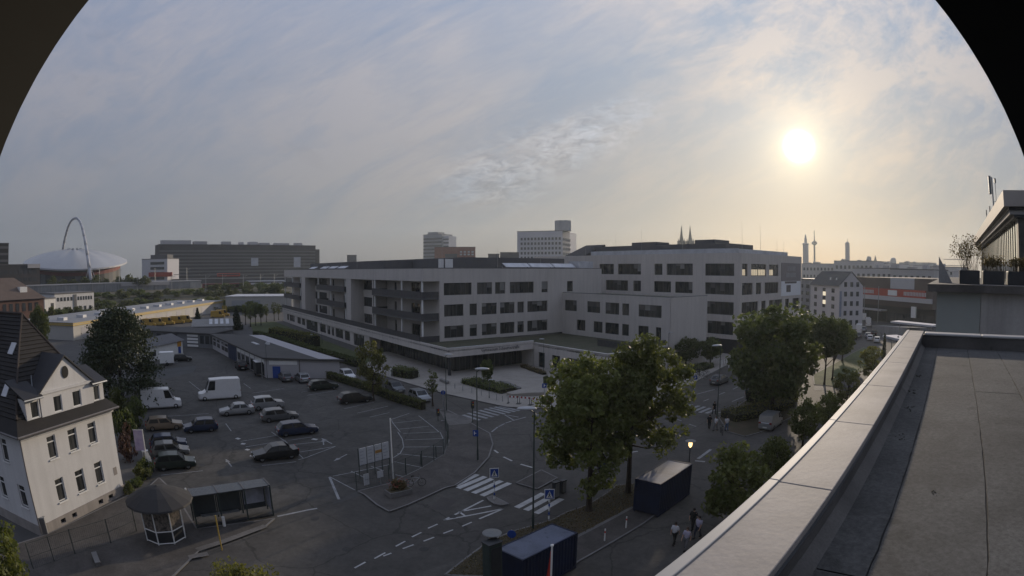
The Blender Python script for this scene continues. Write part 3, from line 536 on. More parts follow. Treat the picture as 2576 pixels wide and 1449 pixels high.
# roof structures, sun panels on the roof edge, lightning rods
MB().box(16, XE - 3, 20, 60, 18.35, 20.6).obj('plant_room', M['roofgrey'], school)
MB().box(8, 26, 45, 110, 18.35, 20.3).obj('plant_room', M['roofgrey'], school)
for x0, x1 in ((21, 27.5), (27.8, 34.0), (34.3, 40.5)): MB().add([(x0, 12.4, 18.5), (x1, 12.4, 18.5), (x1, 13.9, 19.35), (x0, 13.9, 19.35), (x0, 13.9, 18.4), (x1, 13.9, 18.4)], [(0, 1, 2, 3), (3, 2, 5, 4)]).obj('solar_panel', M['zinc'], school)
for y0 in (58, 66, 74, 86): MB().add([(2.5, y0, 18.5), (2.5, y0 + 6.5, 18.5), (3.8, y0 + 6.5, 19.1), (3.8, y0, 19.1)], [(0, 3, 2, 1)]).obj('solar_panel', M['zinc'], school)
MB().box(9.4, 10.6, 19.9, 19.99, 18.4, 20.2).box(11, 12.8, 19.9, 19.99, 18.4, 20.2).obj('roof_door', M['whitepaint'], school)
MB().box(41, 45.5, 12, 15.5, 18.36, 19.9).obj('plant_box', M['zinc'], school)
for x, y, h in ((8, 16, 4.2), (20, 14, 4), (33, 16, 5), (45, 14, 4.6), (3, 50, 3), (3, 62, 3.2), (3, 75, 3), (3, 88, 3.4), (3, 100, 3)):
    MB().cyl((x, y, 18.3), (x, y, 18.3 + h), 0.035, 0.015, 5).obj('lightning_rod', M['steel'], school)
def text(name, body, size, m, parent=None, loc=(0, 0, 0), rot=(0, 0, 0), ext=0.015, align='LEFT', sx=1.0):
    cu = bpy.data.curves.new(name, 'FONT'); cu.body = body; cu.size = size; cu.extrude = ext; cu.align_x = align; cu.resolution_u = 1
    tmp = bpy.data.objects.new('t', cu); COL.objects.link(tmp); dg = bpy.context.evaluated_depsgraph_get()
    me = bpy.data.meshes.new_from_object(tmp.evaluated_get(dg)); bpy.data.objects.remove(tmp); me.materials.clear(); me.materials.append(m)
    o = link(name, me, parent, loc, rot); o.scale = (sx, 1, 1); return o
text('lettering', 'Gymnasium Schaurtestraße', 0.86, mat('sign_letters', (0.10, 0.10, 0.11), 0.6), school, (6.6, -0.03, 3.75), (R(90), 0, 0), 0.03, sx=0.88)
# ------------------------------------------------------------------ five storey neighbour block on the same grid
block = thing('office_block', 'five storey grey block with wide windows and a poster wall at its corner', 'building', SO, SR)
bx, by = 58.26, -19.99
rb = [(16.85, 19.5), (12.8, 15.38), (8.45, 11.25), (4.2, 7.0)]
B5 = [(22.58, 17.44), (15.99, 8.29), (4.04, 1.59), (.33, -7.3), (-10.73, -18.41)]; B4 = [(20.27, 12.56), (10.81, 8.27), (4.15, -1), (-2.2, -7.24), (-10.75, -18.38)]
LB = 70
HB = [(LB + by - a, LB + by - b, *rb[0]) for a, b in B5] + [(LB + by - a, LB + by - b, *rb[1]) for a, b in B4] + [(LB + by - a, LB + by - b, *rb[2]) for a, b in B4] + [(LB + by + 11.5, LB + by + 18.42, *rb[3]), (LB + by + 2, LB + by + 8, *rb[3])]
facade(block, 'court_wall', (bx, by + LB, 0), (0, -1, 0), (-1, 0, 0), LB, 3.3, 21.75, HB, M['wall2'], 0.3)
lit = M['litroom']
HS = [(.78, 3.2, *rb[0]), (4.86, 12.25, *rb[0]), (13.8, 18.8, *rb[0]), (.8, 5.6, *rb[1]), (7.2, 9.75, *rb[1]), (11.55, 18.9, *rb[1]), (.8, 8.3, *rb[2]), (10, 12.2, *rb[2]), (14, 21.2, *rb[2]), (23, 25.3, *rb[2]), (27.4, 31.8, *rb[2]), (.75, 3.2, *rb[3]), (4.8, 7.4, *rb[3]), (9, 15, *rb[3]), (17, 24, *rb[3])]
facade(block, 'street_wall', (bx, by, 0), (1, 0, 0), (0, -1, 0), 33.07, 3.3, 21.75, HS, M['wall2'], 0.3)
MB().box(bx + .3, bx + 33, by + .3, by + LB, 0, 3.3).obj('ground_floor', M['dark'], block)
MB().box(bx + 33.0, bx + 33.1, by + .05, by + LB, 0, 21.7).box(bx + .05, bx + 33, by + LB - .1, by + LB, 0, 21.7).obj('rear_wall', M['wall2'], block)
MB().box(bx + .1, bx + 33, by + .1, by + LB - .2, 21.4, 21.6).obj('roof', M['roofgrey'], block)
pr = MB().box(bx + 2.2, bx + 2.3, by + 1.8, by + 48, 21.75, 22.85).box(bx + 2.3, bx + 28, by + 1.8, by + 1.9, 21.75, 22.75).obj('roof_screen', M['zinc'], block)
MB().box(bx + 8.2, bx + 22, by + 9, by + 53.4, 21.75, 24.4).obj('penthouse', M['roofgrey'], block)
MB().box(bx + 8.3, bx + 15, by + 12, by + 17.9, 24.4, 25.3).obj('lift_housing', M['roofgrey'], block); MB().box(bx + 8.3, bx + 14, by + 30.3, by + 38.6, 24.4, 25.2).obj('lift_housing', M['roofgrey'], block)
MB().add([(bx + 3, by + 52, 21.7), (bx + 3, by + 60, 21.7), (bx + 12, by + 60, 25.2), (bx + 12, by + 52, 25.2), (bx + 12, by + 52, 21.7), (bx + 12, by + 60, 21.7)], [(0, 1, 2, 3), (0, 3, 4), (1, 5, 2), (3, 2, 5, 4)]).obj('roof_slope', M['slab'], block)
for x, y, h in ((6, 20, 7.5), (6, 3, 7), (10, 46, 6.5), (7, 34, 6.5), (14, 2.5, 7), (24, 3, 3), (28, 3, 2.5)):
    MB().cyl((bx + x, by + y, 21.6), (bx + x, by + y, 23.4 + h * .8), 0.04, 0.015, 5).obj('lightning_rod', M['steel'], block)
ban = MB().box(bx + 20.3, bx + 32.2, by - .09, by - .02, 15.6, 20.0).obj('poster', mat('poster_grey', (0.25, 0.23, 0.225), 0.8, 0.04, 0.2), block, label='large dark grey poster with two rows of faint pale lettering')
pw = MB().box(bx + 20.3, bx + 32.3, by - .09, by - .02, 12.0, 15.55).obj('poster', mat('poster_white', (0.74, 0.75, 0.76), 0.8, 0.03, 0.2), block, label='white poster with a small dark picture and fine print')
mt = mat('faint_letters', (0.34, 0.33, 0.33), 0.8)
mk = MB()
for j, (z0_, z1_, xs) in enumerate(((18.1, 19.2, [24, 24.7, 25.6, 26.3, 27.1, 27.7, 28.3]), (16.5, 17.6, [23.2, 23.8, 24.3, 25, 25.6, 26.2, 26.7, 27.4, 28, 28.6]))):
    for x in xs: mk.box(bx + x, bx + x + .36, by - .12, by - .095, z0_, z1_)
mk.obj('lettering', mt, ban, kind='stuff')
MB().box(bx + 23.3, bx + 25.9, by - .12, by - .095, 12.9, 14.6).box(bx + 22.4, bx + 29.6, by - .12, by - .095, 15.0, 15.5).obj('picture', mat('poster_photo', (0.14, 0.125, 0.12), 0.8, 0.4, 1.2), pw)
# a lit blind row in the top corner offices
for a0, a1 in ((1.0, 2.5), (5.1, 8.2), (8.5, 12.0), (14.0, 16.2)):
    MB().box(bx + a0, bx + a1, by + .255, by + .27, 17.0, 18.3).obj('blind', lit, block)

# ================================================================== white villa at the left
A0 = Vector((-32.51, 24.53, 0)); hr = R(90 - 4.31)
villa = thing('white_house', 'white two storey villa with steep dark tiled hip roof and gabled dormer', 'house', A0, hr)
HW, HD, EV = 10.46, 15.0, 7.38
fw = []
for x0, x1 in ((2.66, 3.6), (5.0, 6.0), (7.35, 8.3)): fw += [(x0, x1, 5.1, 6.78), (x0, x1, 1.8, 3.56)]
def villa_wall(name, o, ux, nrm, w, holes, m):
    mb = MB(); wall_holes(mb, o, ux, nrm, w, 0.79, EV, holes, 0.22); mb.obj(name, m, villa)
    for h in holes:
        wo = window(villa, o, ux, nrm, *h, depth=0.16, nm=1, rows=2, frame=M['whitepaint'], fr=0.08, glass=M['glass2'])
        P = lambda a, k, b: Vector(o) + Vector(ux) * a - Vector(nrm) * k + Vector((0, 0, b))
        s = MB(); s.add([P(x, k, z) for z in (h[2] - .1, h[2]) for x, k in ((h[0] - .06, -.1), (h[1] + .06, -.1), (h[1] + .06, .16), (h[0] - .06, .16))], [(0, 3, 2, 1), (4, 5, 6, 7), (0, 1, 5, 4), (1, 2, 6, 5), (2, 3, 7, 6), (3, 0, 4, 7)]); s.obj('sill', M['whitepaint'], wo)
villa_wall('facade', (0, 0, 0), (1, 0, 0), (0, -1, 0), HW, fw, M['white'])
sw = [(HD - b, HD - a, z0_, z1_) for a, b in ((0.9, 1.9), (4.0, 4.9), (7.2, 8.1)) for z0_, z1_ in ((1.95, 3.6),)] + [(HD - b, HD - a, 5.1, 6.8) for a, b in ((2.3, 3.2), (5.6, 6.5), (8.8, 9.7))]
villa_wall('side_wall', (0, HD, 0), (0, -1, 0), (-1, 0, 0), HD, sw, M['white'])
MB().box(HW - .25, HW, 0.02, HD, .79, EV).box(0, HW, HD - .25, HD, .79, EV).obj('rear_wall', M['white'], villa)
pl = MB(); bz = [(2.3, 2.85, 0.18, .55), (3.65, 4.2, .18, .55), (6.98, 7.55, .18, .55), (8.3, 8.88, .18, .55)]
wall_holes(pl, (-.06, -.06, 0), (1, 0, 0), (0, -1, 0), HW + .12, 0, .79, [(a + .06, b + .06, z0_, z1_) for a, b, z0_, z1_ in bz], .3)
pl.quad((-.06, -.06, .79), (HW + .06, -.06, .79), (HW + .06, .2, .79), (-.06, .2, .79)); pl.box(-.07, -.001, -.06, HD, 0, .8).box(HW + .001, HW + .07, -.06, HD, 0, .8); pl.obj('plinth', M['plinth'], villa)
for b in bz: window(villa, (-.06, -.06, 0), (1, 0, 0), (0, -1, 0), b[0] + .06, b[1] + .06, b[2], b[3], depth=.28, nm=1, name='basement_window', glass=M['black'], frame=M['dark'])
# main hip roof with bell-cast eaves
e = 0.5; ax, ay, az_ = 5.23, 5.3, 15.0; by_ = HD - 5.3
lo = [(-e, -e), (HW + e, -e), (HW + e, HD + e), (-e, HD + e)]; mi_ = [(0.35, 0.55), (HW - .35, .55), (HW - .35, HD - .55), (.35, HD - .55)]
vs = [(x, y, EV + .12) for x, y in lo] + [(x, y, EV + .95) for x, y in mi_] + [(ax, ay, az_), (ax, by_, az_)] + [(x, y, EV - .02) for x, y in lo]
rf = MB().add(vs, [(0, 1, 5, 4), (1, 2, 6, 5), (2, 3, 7, 6), (3, 0, 4, 7), (4, 5, 8), (5, 6, 9, 8), (6, 7, 9), (7, 4, 8, 9), (13, 12, 11, 10)]).obj('roof', M['tile'], villa)
tc_ = MB()
for k in range(24):          # overlapping courses of tiles on the two slopes in view
    f0 = k / 24; z = EV + .95 + (az_ - EV - .95) * f0; x0 = .35 + (ax - .35) * f0; x1 = HW - .35 - (HW - .35 - ax) * f0; y0 = .55 + (ay - .55) * f0; f1 = (k + .96) / 24
    X0 = .35 + (ax - .35) * f1; X1 = HW - .35 - (HW - .35 - ax) * f1; Y0 = .55 + (ay - .55) * f1; Z = EV + .95 + (az_ - EV - .95) * f1
    tc_.add([(x0, y0 - .04, z + .05), (x1, y0 - .04, z + .05), (X1, Y0 - .005, Z + .015), (X0, Y0 - .005, Z + .015), (x0, y0, z), (x1, y0, z)], [(0, 1, 2, 3), (4, 5, 1, 0)])
    tc_.add([(x0 - .04, HD - y0, z + .05), (x0 - .04, y0, z + .05), (X0 - .005, Y0, Z + .015), (X0 - .005, HD - Y0, Z + .015), (x0, HD - y0, z), (x0, y0, z)], [(0, 1, 2, 3), (4, 5, 1, 0)])
tc_.obj('tile_courses', M['tile'], rf, kind='stuff')
MB().tube([(ax, ay, az_ + .05), (ax, by_, az_ + .05)], .12, 6).tube([(ax, ay, az_ + .05), (.35, .55, EV + 1.0)], .1, 6).tube([(ax, ay, az_ + .05), (HW - .35, .55, EV + 1.0)], .1, 6).obj('ridge_tiles', mat('ridge_tile', (0.045, 0.035, 0.030), 0.8, 0.2, 2.0), rf)
gb = MB()
for a, b in ((lo[0], lo[1]), (lo[1], lo[2]), (lo[3], lo[0])): gb.cyl((a[0], a[1], EV + .04), (b[0], b[1], EV + .04), .1, n=6)
gb.obj('gutter', M['gutter'], villa)
MB().cyl((-.08, -.12, .3), (-.08, -.12, EV), .05, n=6).obj('downpipe', M['gutter'], villa)
cor = MB().box(-.12, HW + .12, -.14, .0, EV - .3, EV - .04).obj('cornice', M['white'], villa)
# central gabled dormer with pediment, flanked by two small ones
dy = 0.28; dm = MB(); z0_, z1_ = 7.85, 9.72
wall_holes(dm, (2.82, dy, 0), (1, 0, 0), (0, -1, 0), 5.9, z0_, z1_, [(1.37, 2.3, 8.2, 9.4), (3.52, 4.5, 8.2, 9.4)], .16)
dm.add([(2.82, dy, 9.9), (8.72, dy, 9.9), (5.77, dy, 12.05)], [(0, 1, 2)]).box(2.74, 8.8, dy - .1, dy, 9.7, 9.9)
dm.add([(2.82, dy, z0_), (2.82, dy, z1_), (2.82, 2.2, z1_), (2.82, 2.2, z0_)], [(0, 1, 2, 3)]).add([(8.72, dy, z0_), (8.72, dy, z1_), (8.72, 2.2, z1_), (8.72, 2.2, z0_)], [(3, 2, 1, 0)])
do = dm.obj('dormer', M['white'], villa)
for a in ((1.37, 2.3), (3.52, 4.5)): window(do, (2.82, dy, 0), (1, 0, 0), (0, -1, 0), *a, 8.2, 9.4, depth=.12, nm=1, frame=M['whitepaint'], fr=.07, glass=M['glass2'], name='dormer_window')
MB().lathe([(0, 0), (.28, 0), (.28, .02), (.36, .02), (.36, .05), (0, .05)], n=14).obj('oculus', M['black'], do).matrix_local = Matrix.Translation((5.77, dy - .02, 10.95)) @ Matrix.Rotation(R(90), 4, 'X') @ Matrix.Scale(1.25, 4, (0, 1, 0))
MB().add([(2.55, dy - .18, 9.78), (5.77, dy - .18, 12.22), (5.77, 4.2, 12.22), (2.55, 2.4, 9.78), (8.99, dy - .18, 9.78), (8.99, 2.4, 9.78), (2.55, dy - .18, 9.68), (5.77, dy - .18, 12.1), (8.99, dy - .18, 9.68)], [(0, 1, 2, 3), (1, 4, 5, 2), (6, 7, 1, 0), (7, 8, 4, 1)]).obj('dormer_roof', M['tile2'], villa)
MB().tube([(2.6, .9, 9.95), (4.4, 3.4, 11.4)], .07, 5).obj('valley_flashing', M['zincd'], villa)
for x0, x1 in ((1.25, 2.78), (8.76, 10.1)):
    mb = MB(); wall_holes(mb, (x0, dy + .05, 0), (1, 0, 0), (0, -1, 0), x1 - x0, 7.95, 9.6, [(.5 if x0 < 3 else .1, x1 - x0 - .16 if x0 < 3 else x1 - x0 - .5, 8.2, 9.4)], .12)
    mb.box(x0, x0 + .04, dy + .05, 1.8, 7.95, 9.6).box(x1 - .04, x1, dy + .05, 1.8, 7.95, 9.6); sd = mb.obj('small_dormer', M['white'], villa)
    window(sd, (x0, dy + .05, 0), (1, 0, 0), (0, -1, 0), .5 if x0 < 3 else .1, x1 - x0 - .16 if x0 < 3 else x1 - x0 - .5, 8.2, 9.4, depth=.1, nm=1, frame=M['whitepaint'], fr=.07, glass=M['glass2'], name='dormer_window')
    MB().add([(x0 - .3, -.05, 9.6), (x1 + .15, -.05, 9.6), (x1 + .15, 2.6, 10.6), (x0 - .3, 2.6, 10.6), (x0 - .3, -.05, 9.72), (x1 + .15, -.05, 9.72), (x1 + .15, 2.6, 10.75), (x0 - .3, 2.6, 10.75)], [(0, 3, 2, 1), (4, 5, 6, 7), (0, 1, 5, 4), (1, 2, 6, 5), (3, 0, 4, 7)]).obj('small_dormer_roof', M['tile2'], villa)
    MB().cyl((x0 - .3, -.08, 9.62), (x1 + .15, -.08, 9.62), .07, n=5).obj('dormer_gutter', M['steel'], villa)
for y, z in ((4.6, 12.6), (7.2, 9.6), (3.3, 9.9)):   # roof windows on the street-side slope
    k = (z - EV - .95) / (az_ - EV - .95); x = .35 + (ax - .35) * k
    MB().box(-.5, .5, -.4, .4, 0, .09).obj('roof_window', M['zinc'], villa, bevel=.02).matrix_local = Matrix.Translation((x - .03, y, z)) @ Matrix.Rotation(R(-53), 4, 'Y')
MB().box(3.0, 3.6, 9, 9.7, 12.4, 15.6).obj('chimney', M['brick'], villa)
MB().box(9.55, 10.0, -.015, .0, 1.9, 2.55).obj('wall_plaque', M['plinth'], villa)
# ================================================================== workshop yard
def wallpos(px, P0, P1):
    d = ray(*px); a = Vector(P0[:2]); b = Vector(P1[:2]) - a; n = Vector((b.y, -b.x)); t = n.dot(a) / n.dot(Vector(d[:2])); p = d * t
    return (Vector(p[:2]) - a).dot(b.normalized()), H + p.z
def frame_of(P0, P1):
    d = Vector(P1[:2]) - Vector(P0[:2]); return Vector((P0[0], P0[1], 0)), math.atan2(d.y, d.x), d.length
# long low shed: local x runs away from its front corner, +y is behind (to the right of the picture)
s0, srz, sln = frame_of(Vector((-69.9, 117.6)), Vector((-41.36, 87.52)))
shed = thing('workshop_shed', 'long low workshop shed with grey roof, white panels and dark blue gate', 'shed', s0, srz)
SK = lambda x, y: (x + y * 0.62, y)       # the plan is slightly skewed
def sbox(mb, x0, x1, y0, y1, z0, z1): return mb.prism([SK(x0, y0), SK(x1, y0), SK(x1, y1), SK(x0, y1)], z0, z1)
sbox(MB(), 0, sln, 0, 11, 0, 3.3).obj('wall', M['farwall'], shed)
ro = MB(); a = [SK(-.4, -.6), SK(sln + .5, -.6), SK(sln + .5, 11.5), SK(-.4, 11.5)]
ro.add([(*p, z) for p, z in zip(a, (3.55, 3.55, 3.2, 3.2))] + [(*p, z - .28) for p, z in zip(a, (3.55, 3.55, 3.2, 3.2))], [(0, 1, 2, 3), (7, 6, 5, 4), (0, 4, 5, 1), (1, 5, 6, 2), (3, 2, 6, 7), (0, 3, 7, 4)])
ro.obj('roof', mat('felt_roof', (0.065, 0.064, 0.062), 0.9, 0.12, 0.4, fine=0.1), shed)
MB().box(15.5, 22.4, -.05, .02, 0, 3.1).obj('gate', mat('blue_gate', (0.022, 0.034, 0.075), 0.6, 0.15, 0.8), shed)
for x in (15.8, 17.5, 19.2, 20.9): MB().box(x, x + 1.5, -.09, -.055, .1, 3.0).obj('gate_panel', MATS['blue_gate'], shed)
for k, x in enumerate((1, 5, 9.5, 12.5)): MB().box(x, x + 2.6, -.05, -.01, 1.0, 1.9).obj('window', M['glass2'], shed); MB().box(x, x + 2.6, -.05, -.01, 2.2, 2.7).obj('window', M['glass2'], shed)
for k, x in enumerate((23.2, 26.2, 29.2, 32.4, 35.6, 38.4)):
    MB().box(x, x + 2.1, -.06, -.01, .2 if k % 2 else .8, 2.2).obj('window', M['glass'], shed); MB().box(x - .3, x + 2.4, -.04, -.005, 2.35, 3.1).obj('panel', M['whitepaint'], shed)
MB().box(sln + .5 - .48, sln + .62 - .5, .5, 4, 0, 0).obj('door', M['blue'], shed) if 0 else None
ex = Vector((0.527, 0.85, 0))
for t0, t1, z0_, z1_, mname in ((1.2, 2.6, 0, 2.0, 'blue'), (5.9, 6.1, 0, 3.2, 'gutter'), (0.6, 5.6, 2.3, 3.0, 'whitepaint')):
    p = [Vector((sln + .02, 0, 0)) + ex * t for t in (t0, t1)]; q = Vector((.85, -.527, 0)) * .05
    MB().add([(v.x, v.y, z) for z in (z0_, z1_) for v in (p[0], p[1], p[1] + q, p[0] + q)], [(0, 1, 2, 3), (4, 5, 6, 7), (0, 1, 5, 4), (1, 2, 6, 5), (2, 3, 7, 6), (3, 0, 4, 7)]).obj('door' if mname == 'blue' else ('downpipe' if mname == 'gutter' else 'sign_panel'), M[mname], shed)
MB().cyl((sln - .1, -.75, 0), (sln - .1, -.75, 3.4), .07, n=6).obj('post', M['steel'], shed)
MB().box(20, 24, 4, 4.6, 3.4, 3.55).box(24, 24.7, 6, 6.7, 3.3, 3.9).obj('roof_vent', M['zinc'], shed)
# rear shed across the yard with roller gate
p0, p1 = g('A', 60, 560), g('A', 800, 610); o0, r0, l0 = frame_of(p0, p1)
rear = thing('rear_shed', 'dark roofed rear shed with window band and banded roller gate', 'shed', o0, r0)
MB().box(-12, l0, 0, 10, 0, 3.3).obj('wall', mat('grey_cladding', (0.16, 0.165, 0.175), 0.8, 0.1, 0.5), rear)
MB().box(-12.3, l0 + .3, -.5, 10.3, 3.31, 3.6).obj('roof', MATS['felt_roof'], rear)
xg0 = wallpos(c('A', 545, 600), p0, p1)[0]; xg1 = wallpos(c('A', 660, 600), p0, p1)[0]
gt = MB().box(xg0, xg1, -.08, -.02, 0, 3.25).obj('roller_gate', M['roofgrey'], rear)
for z in (.2, 1.05, 1.8, 2.6): MB().box(xg0 + .1, xg1 - .1, -.12, -.085, z, z + .5).obj('gate_band', M['whitepaint'], gt)
for k in range(9): MB().box(-10 + k * (xg0 + 8) / 9, -10 + k * (xg0 + 8) / 9 + 1.5, -.06, -.01, 1.4, 2.9).obj('window', M['glass2'], rear)
for k in range(5): MB().box(xg1 + .5 + k * 1.6, xg1 + 1.7 + k * 1.6, -.06, -.01, 1.0, 2.9).obj('window', M['glass'], rear)
# glass roofed annex behind
pa = g('A', 800, 480); ann = thing('annex_roof_house', 'low annex with pale sloping roof and skylight strips behind the workshop', 'annex', pa, R(30))
MB().box(-6, 6, 0, 9, 0, 2.7).obj('wall', M['farwall'], ann); MB().add([(-6.4, -.5, 2.7), (6.4, -.5, 2.7), (6.4, 9.5, 4.0), (-6.4, 9.5, 4.0), (6.4, 9.5, 2.7), (-6.4, 9.5, 2.7)], [(0, 1, 2, 3), (1, 4, 2), (0, 3, 5), (3, 2, 4, 5)]).obj('roof', mat('pale_roof', (0.22, 0.215, 0.205), 0.8, 0.1, 0.4), ann)
for k in range(4): MB().add([(-1 + k * 1.7, 2, 3.1), (0 + k * 1.7, 2, 3.1), (0 + k * 1.7, 9, 4.02), (-1 + k * 1.7, 9, 4.02)], [(0, 1, 2, 3)]).obj('skylight', M['zinc'], ann)
# white hut with orange sign
p0, p1 = g('A', 130, 752), g('A', 500, 655); o0, r0, l0 = frame_of(p0, p1)
hut = thing('white_hut', 'low white hut with dark sloping roof and orange sign at its corner', 'hut', o0, r0)
MB().box(-3, l0, 0, 7, 0, 2.9).obj('wall', M['whitepaint'], hut)
MB().add([(-3.5, -.5, 2.9), (l0 + .5, -.5, 2.9), (l0 + .5, 3.5, 4.3), (-3.5, 3.5, 4.3), (l0 + .5, 7.5, 2.9), (-3.5, 7.5, 2.9)], [(0, 1, 2, 3), (3, 2, 4, 5), (1, 4, 2), (0, 3, 5)]).obj('roof', M['roofgrey'], hut)
x = wallpos(c('A', 195, 700), p0, p1)[0]; MB().box(x - 1.3, x + 1.3, -.05, -.005, .9, 1.9).obj('window', M['glass'], hut)
x = wallpos(c('A', 462, 600), p0, p1)[0]; MB().box(x - .8, x + .8, -.09, -.02, 1.7, 3.0).obj('sign', mat('orange_sign', (0.55, 0.27, 0.04), 0.5, 0.2, 2.0), hut); MB().box(x - .5, x + .6, -.05, -.005, 0, 1.6).obj('door', M['blue'], hut)
# delivery depot with yellow eaves band
C0 = Vector((-118.3, 116)); C1 = Vector((-131, 232)); o0, r0, l0 = frame_of(C0, C1)
dep = thing('delivery_depot', 'long white delivery depot with yellow band under its flat grey roof', 'warehouse', o0, r0)
MB().box(0, l0, 0.0, 26, 0, 4.2).obj('wall', mat('depot_white', (0.40, 0.39, 0.365), 0.7, 0.05, 0.3), dep)
MB().box(-.35, l0, -.35, 26, 4.72, 4.9).obj('roof', mat('depot_roof', (0.24, 0.24, 0.24), 0.6, 0.1, 0.05), dep)
MB().box(-.3, l0, -.3, 26, 4.0, 4.3).box(-.3, l0, -.3, 26, 4.45, 4.7).obj('yellow_band', M['yellow'], dep); MB().box(-.2, l0, -.2, 26, 4.3, 4.45).obj('band_gap', MATS['depot_white'], dep)
for k in range(14): MB().box(4 + k * 8, 8.2 + k * 8, -.06, -.01, 0.2, 3.3).obj('dock_door', M['farwall'], dep)
for k in range(11): MB().box(5 + k * 10.5, 7 + k * 10.5, 8, 11, 4.9, 5.7).obj('roof_vent', M['zinc'], dep)
p0, p1 = g('A', 930, 250), g('A', 1510, 245); o0, r0, l0 = frame_of(Vector((-128, 229)), Vector((-97, 236)))
dep2 = thing('white_hall', 'tall blank white hall at the end of the delivery depot', 'hall', o0, r0)
MB().box(0, l0, 0, 22, 0, 6.6).obj('wall', MATS['depot_white'], dep2); MB().box(3, 17, -.1, -.02, 0, 5).obj('gate', mat('hall_gate', (0.3, 0.315, 0.34), 0.7, 0.05, 0.2), dep2); MB().box(-.3, l0 + .3, -.3, 22, 6.6, 6.9).obj('roof', M['zinc'], dep2)
ps = g('A', 920, 262); sg = thing('pylon_sign', 'square yellow and dark pylon sign in the depot yard', 'sign', ps, R(-30)); zt = hz(ps, c('A', 920, 178)[1])
MB().cyl((0, 0, 0), (0, 0, zt - 2.5), .12).obj('post', M['steel'], sg); MB().box(-1.9, 1.9, -.2, .2, zt - 3, zt).obj('panel', mat('yellow_sign', (0.22, 0.17, 0.03), 0.6, 0.3, 0.7), sg)

# ================================================================== distance
def far(name, label, cat, xl, xr, yt, Dl, Dr, depth, m, group=None, roof=None):
    a, b = at(xl, yt, Dl), at(xr, yt, Dr); o0, r0, w = frame_of(a, b); t = thing(name, label, cat, o0, r0, group); h = (a.z + b.z) / 2
    MB().box(0, w, 0, depth, 0, h).obj('wall', m, t)
    MB().box(-.2, w + .2, -.2, depth + .2, h, h + .5).obj('roof', roof or M['roofgrey'], t)
    return t, w, h
def grid(t, x0, x1, z0, z1, nx, nz, fx, fz, m, name='window', y=-.06, side=None, th=0.12):
    sx, sz = (x1 - x0) / nx, (z1 - z0) / nz
    me = MB().box(-sx * fx / 2, sx * fx / 2, -th / 2, th / 2, -sz * fz / 2, sz * fz / 2).mesh(name, m)
    for i in range(nx):
        for j in range(nz):
            u, z = x0 + sx * (i + .5), z0 + sz * (j + .5)
            if side is None: link(name, me, t, (u, y, z))
            else: link(name, me, t, (side, u, z), R(90))
# arena
AD = 480; ctr = at(188, 689, AD); ar = thing('arena', 'round arena under a shallow silver roof spanned by a tall white arch', 'arena', (ctr.x, ctr.y, 0), -math.atan2(ctr.x, ctr.y))
n = 48; RR = 47.5; vs = [(0, 0, 36.8)]; rings = 8
def rimz(a): return 28.2 + 6.8 * math.sin(a)
for j in range(1, rings + 1):
    f_ = j / rings
    for k in range(n):
        a = 2 * math.pi * k / n; zr = rimz(a); vs.append((RR * f_ * math.cos(a), RR * f_ * math.sin(a), zr * f_ ** 2 + 36.8 * (1 - f_ ** 2) + (0.7 if k % 4 == 0 and j < rings else 0)))
fs = [(0, 1 + k, 1 + (k + 1) % n) for k in range(n)] + [(1 + (j - 1) * n + k, 1 + j * n + k, 1 + j * n + (k + 1) % n, 1 + (j - 1) * n + (k + 1) % n) for j in range(1, rings) for k in range(n)]
MB().add(vs, fs).obj('roof', M['arenaroof'], ar, smooth=True)
rim = MB(); 
for k in range(n):
    a, b = 2 * math.pi * k / n, 2 * math.pi * (k + 1) / n
    P = lambda a, r, dz: (r * math.cos(a), r * math.sin(a), rimz(a) + dz)
    rim.quad(P(a, RR, 0), P(a, RR, -1.1), P(b, RR, -1.1), P(b, RR, 0)); rim.quad(P(a, RR, -1.1), P(a, RR * .86, -2.4), P(b, RR * .86, -2.4), P(b, RR, -1.1))
rim.obj('roof_rim', M['arch'], ar)
body = MB()
for k in range(n):
    a, b = 2 * math.pi * k / n, 2 * math.pi * (k + 1) / n; P = lambda a, z: (RR * .87 * math.cos(a), RR * .87 * math.sin(a), z)
    body.quad(P(a, 0), P(b, 0), P(b, rimz(b) - 5), P(a, rimz(a) - 5), 0 if k % 3 else 1); body.quad(P(a, rimz(a) - 5), P(b, rimz(b) - 5), P(b, rimz(b) - 2.3), P(a, rimz(a) - 2.3), 2)
body.obj('drum', [M['dark'], M['roofgrey'], mat('arena_red', (0.17, 0.05, 0.045), 0.7, 0.2, 0.05)], ar)

for k in range(10): a = 2 * math.pi * k / 10; MB().box(6 * math.cos(a) - .8, 6 * math.cos(a) + .8, 6 * math.sin(a) - .8, 6 * math.sin(a) + .8, 36.0, 37.8).obj('roof_vent', M['arenaroof'], ar)
iv = ar.matrix_basis.inverted() if 0 else (Matrix.Translation((ctr.x, ctr.y, 0)) @ Matrix.Rotation(-math.atan2(ctr.x, ctr.y), 4, 'Z')).inverted()
fa, fb = at(234, 690, 420), at(146, 690, 546); fa = iv @ Vector((fa.x, fa.y, 0)); fb = iv @ Vector((fb.x, fb.y, 0)); pts = []
for k in range(25):
    u = k / 24; p = fa.lerp(fb, u); p.z = 61.5 * (1 - abs(2 * u - 1) ** 2.4); pts.append(p)
MB().tube(pts, [1.45 - .45 * math.sin(math.pi * k / 24) for k in range(25)], 8).obj('arch', M['arch'], ar, smooth=True)
for q in (-9, 9): MB().tube([fa + Vector((q, 0, 0)), pts[2] + Vector((0, 0, 3))], .22, 5).obj('stay_cable', M['steel'], ar)
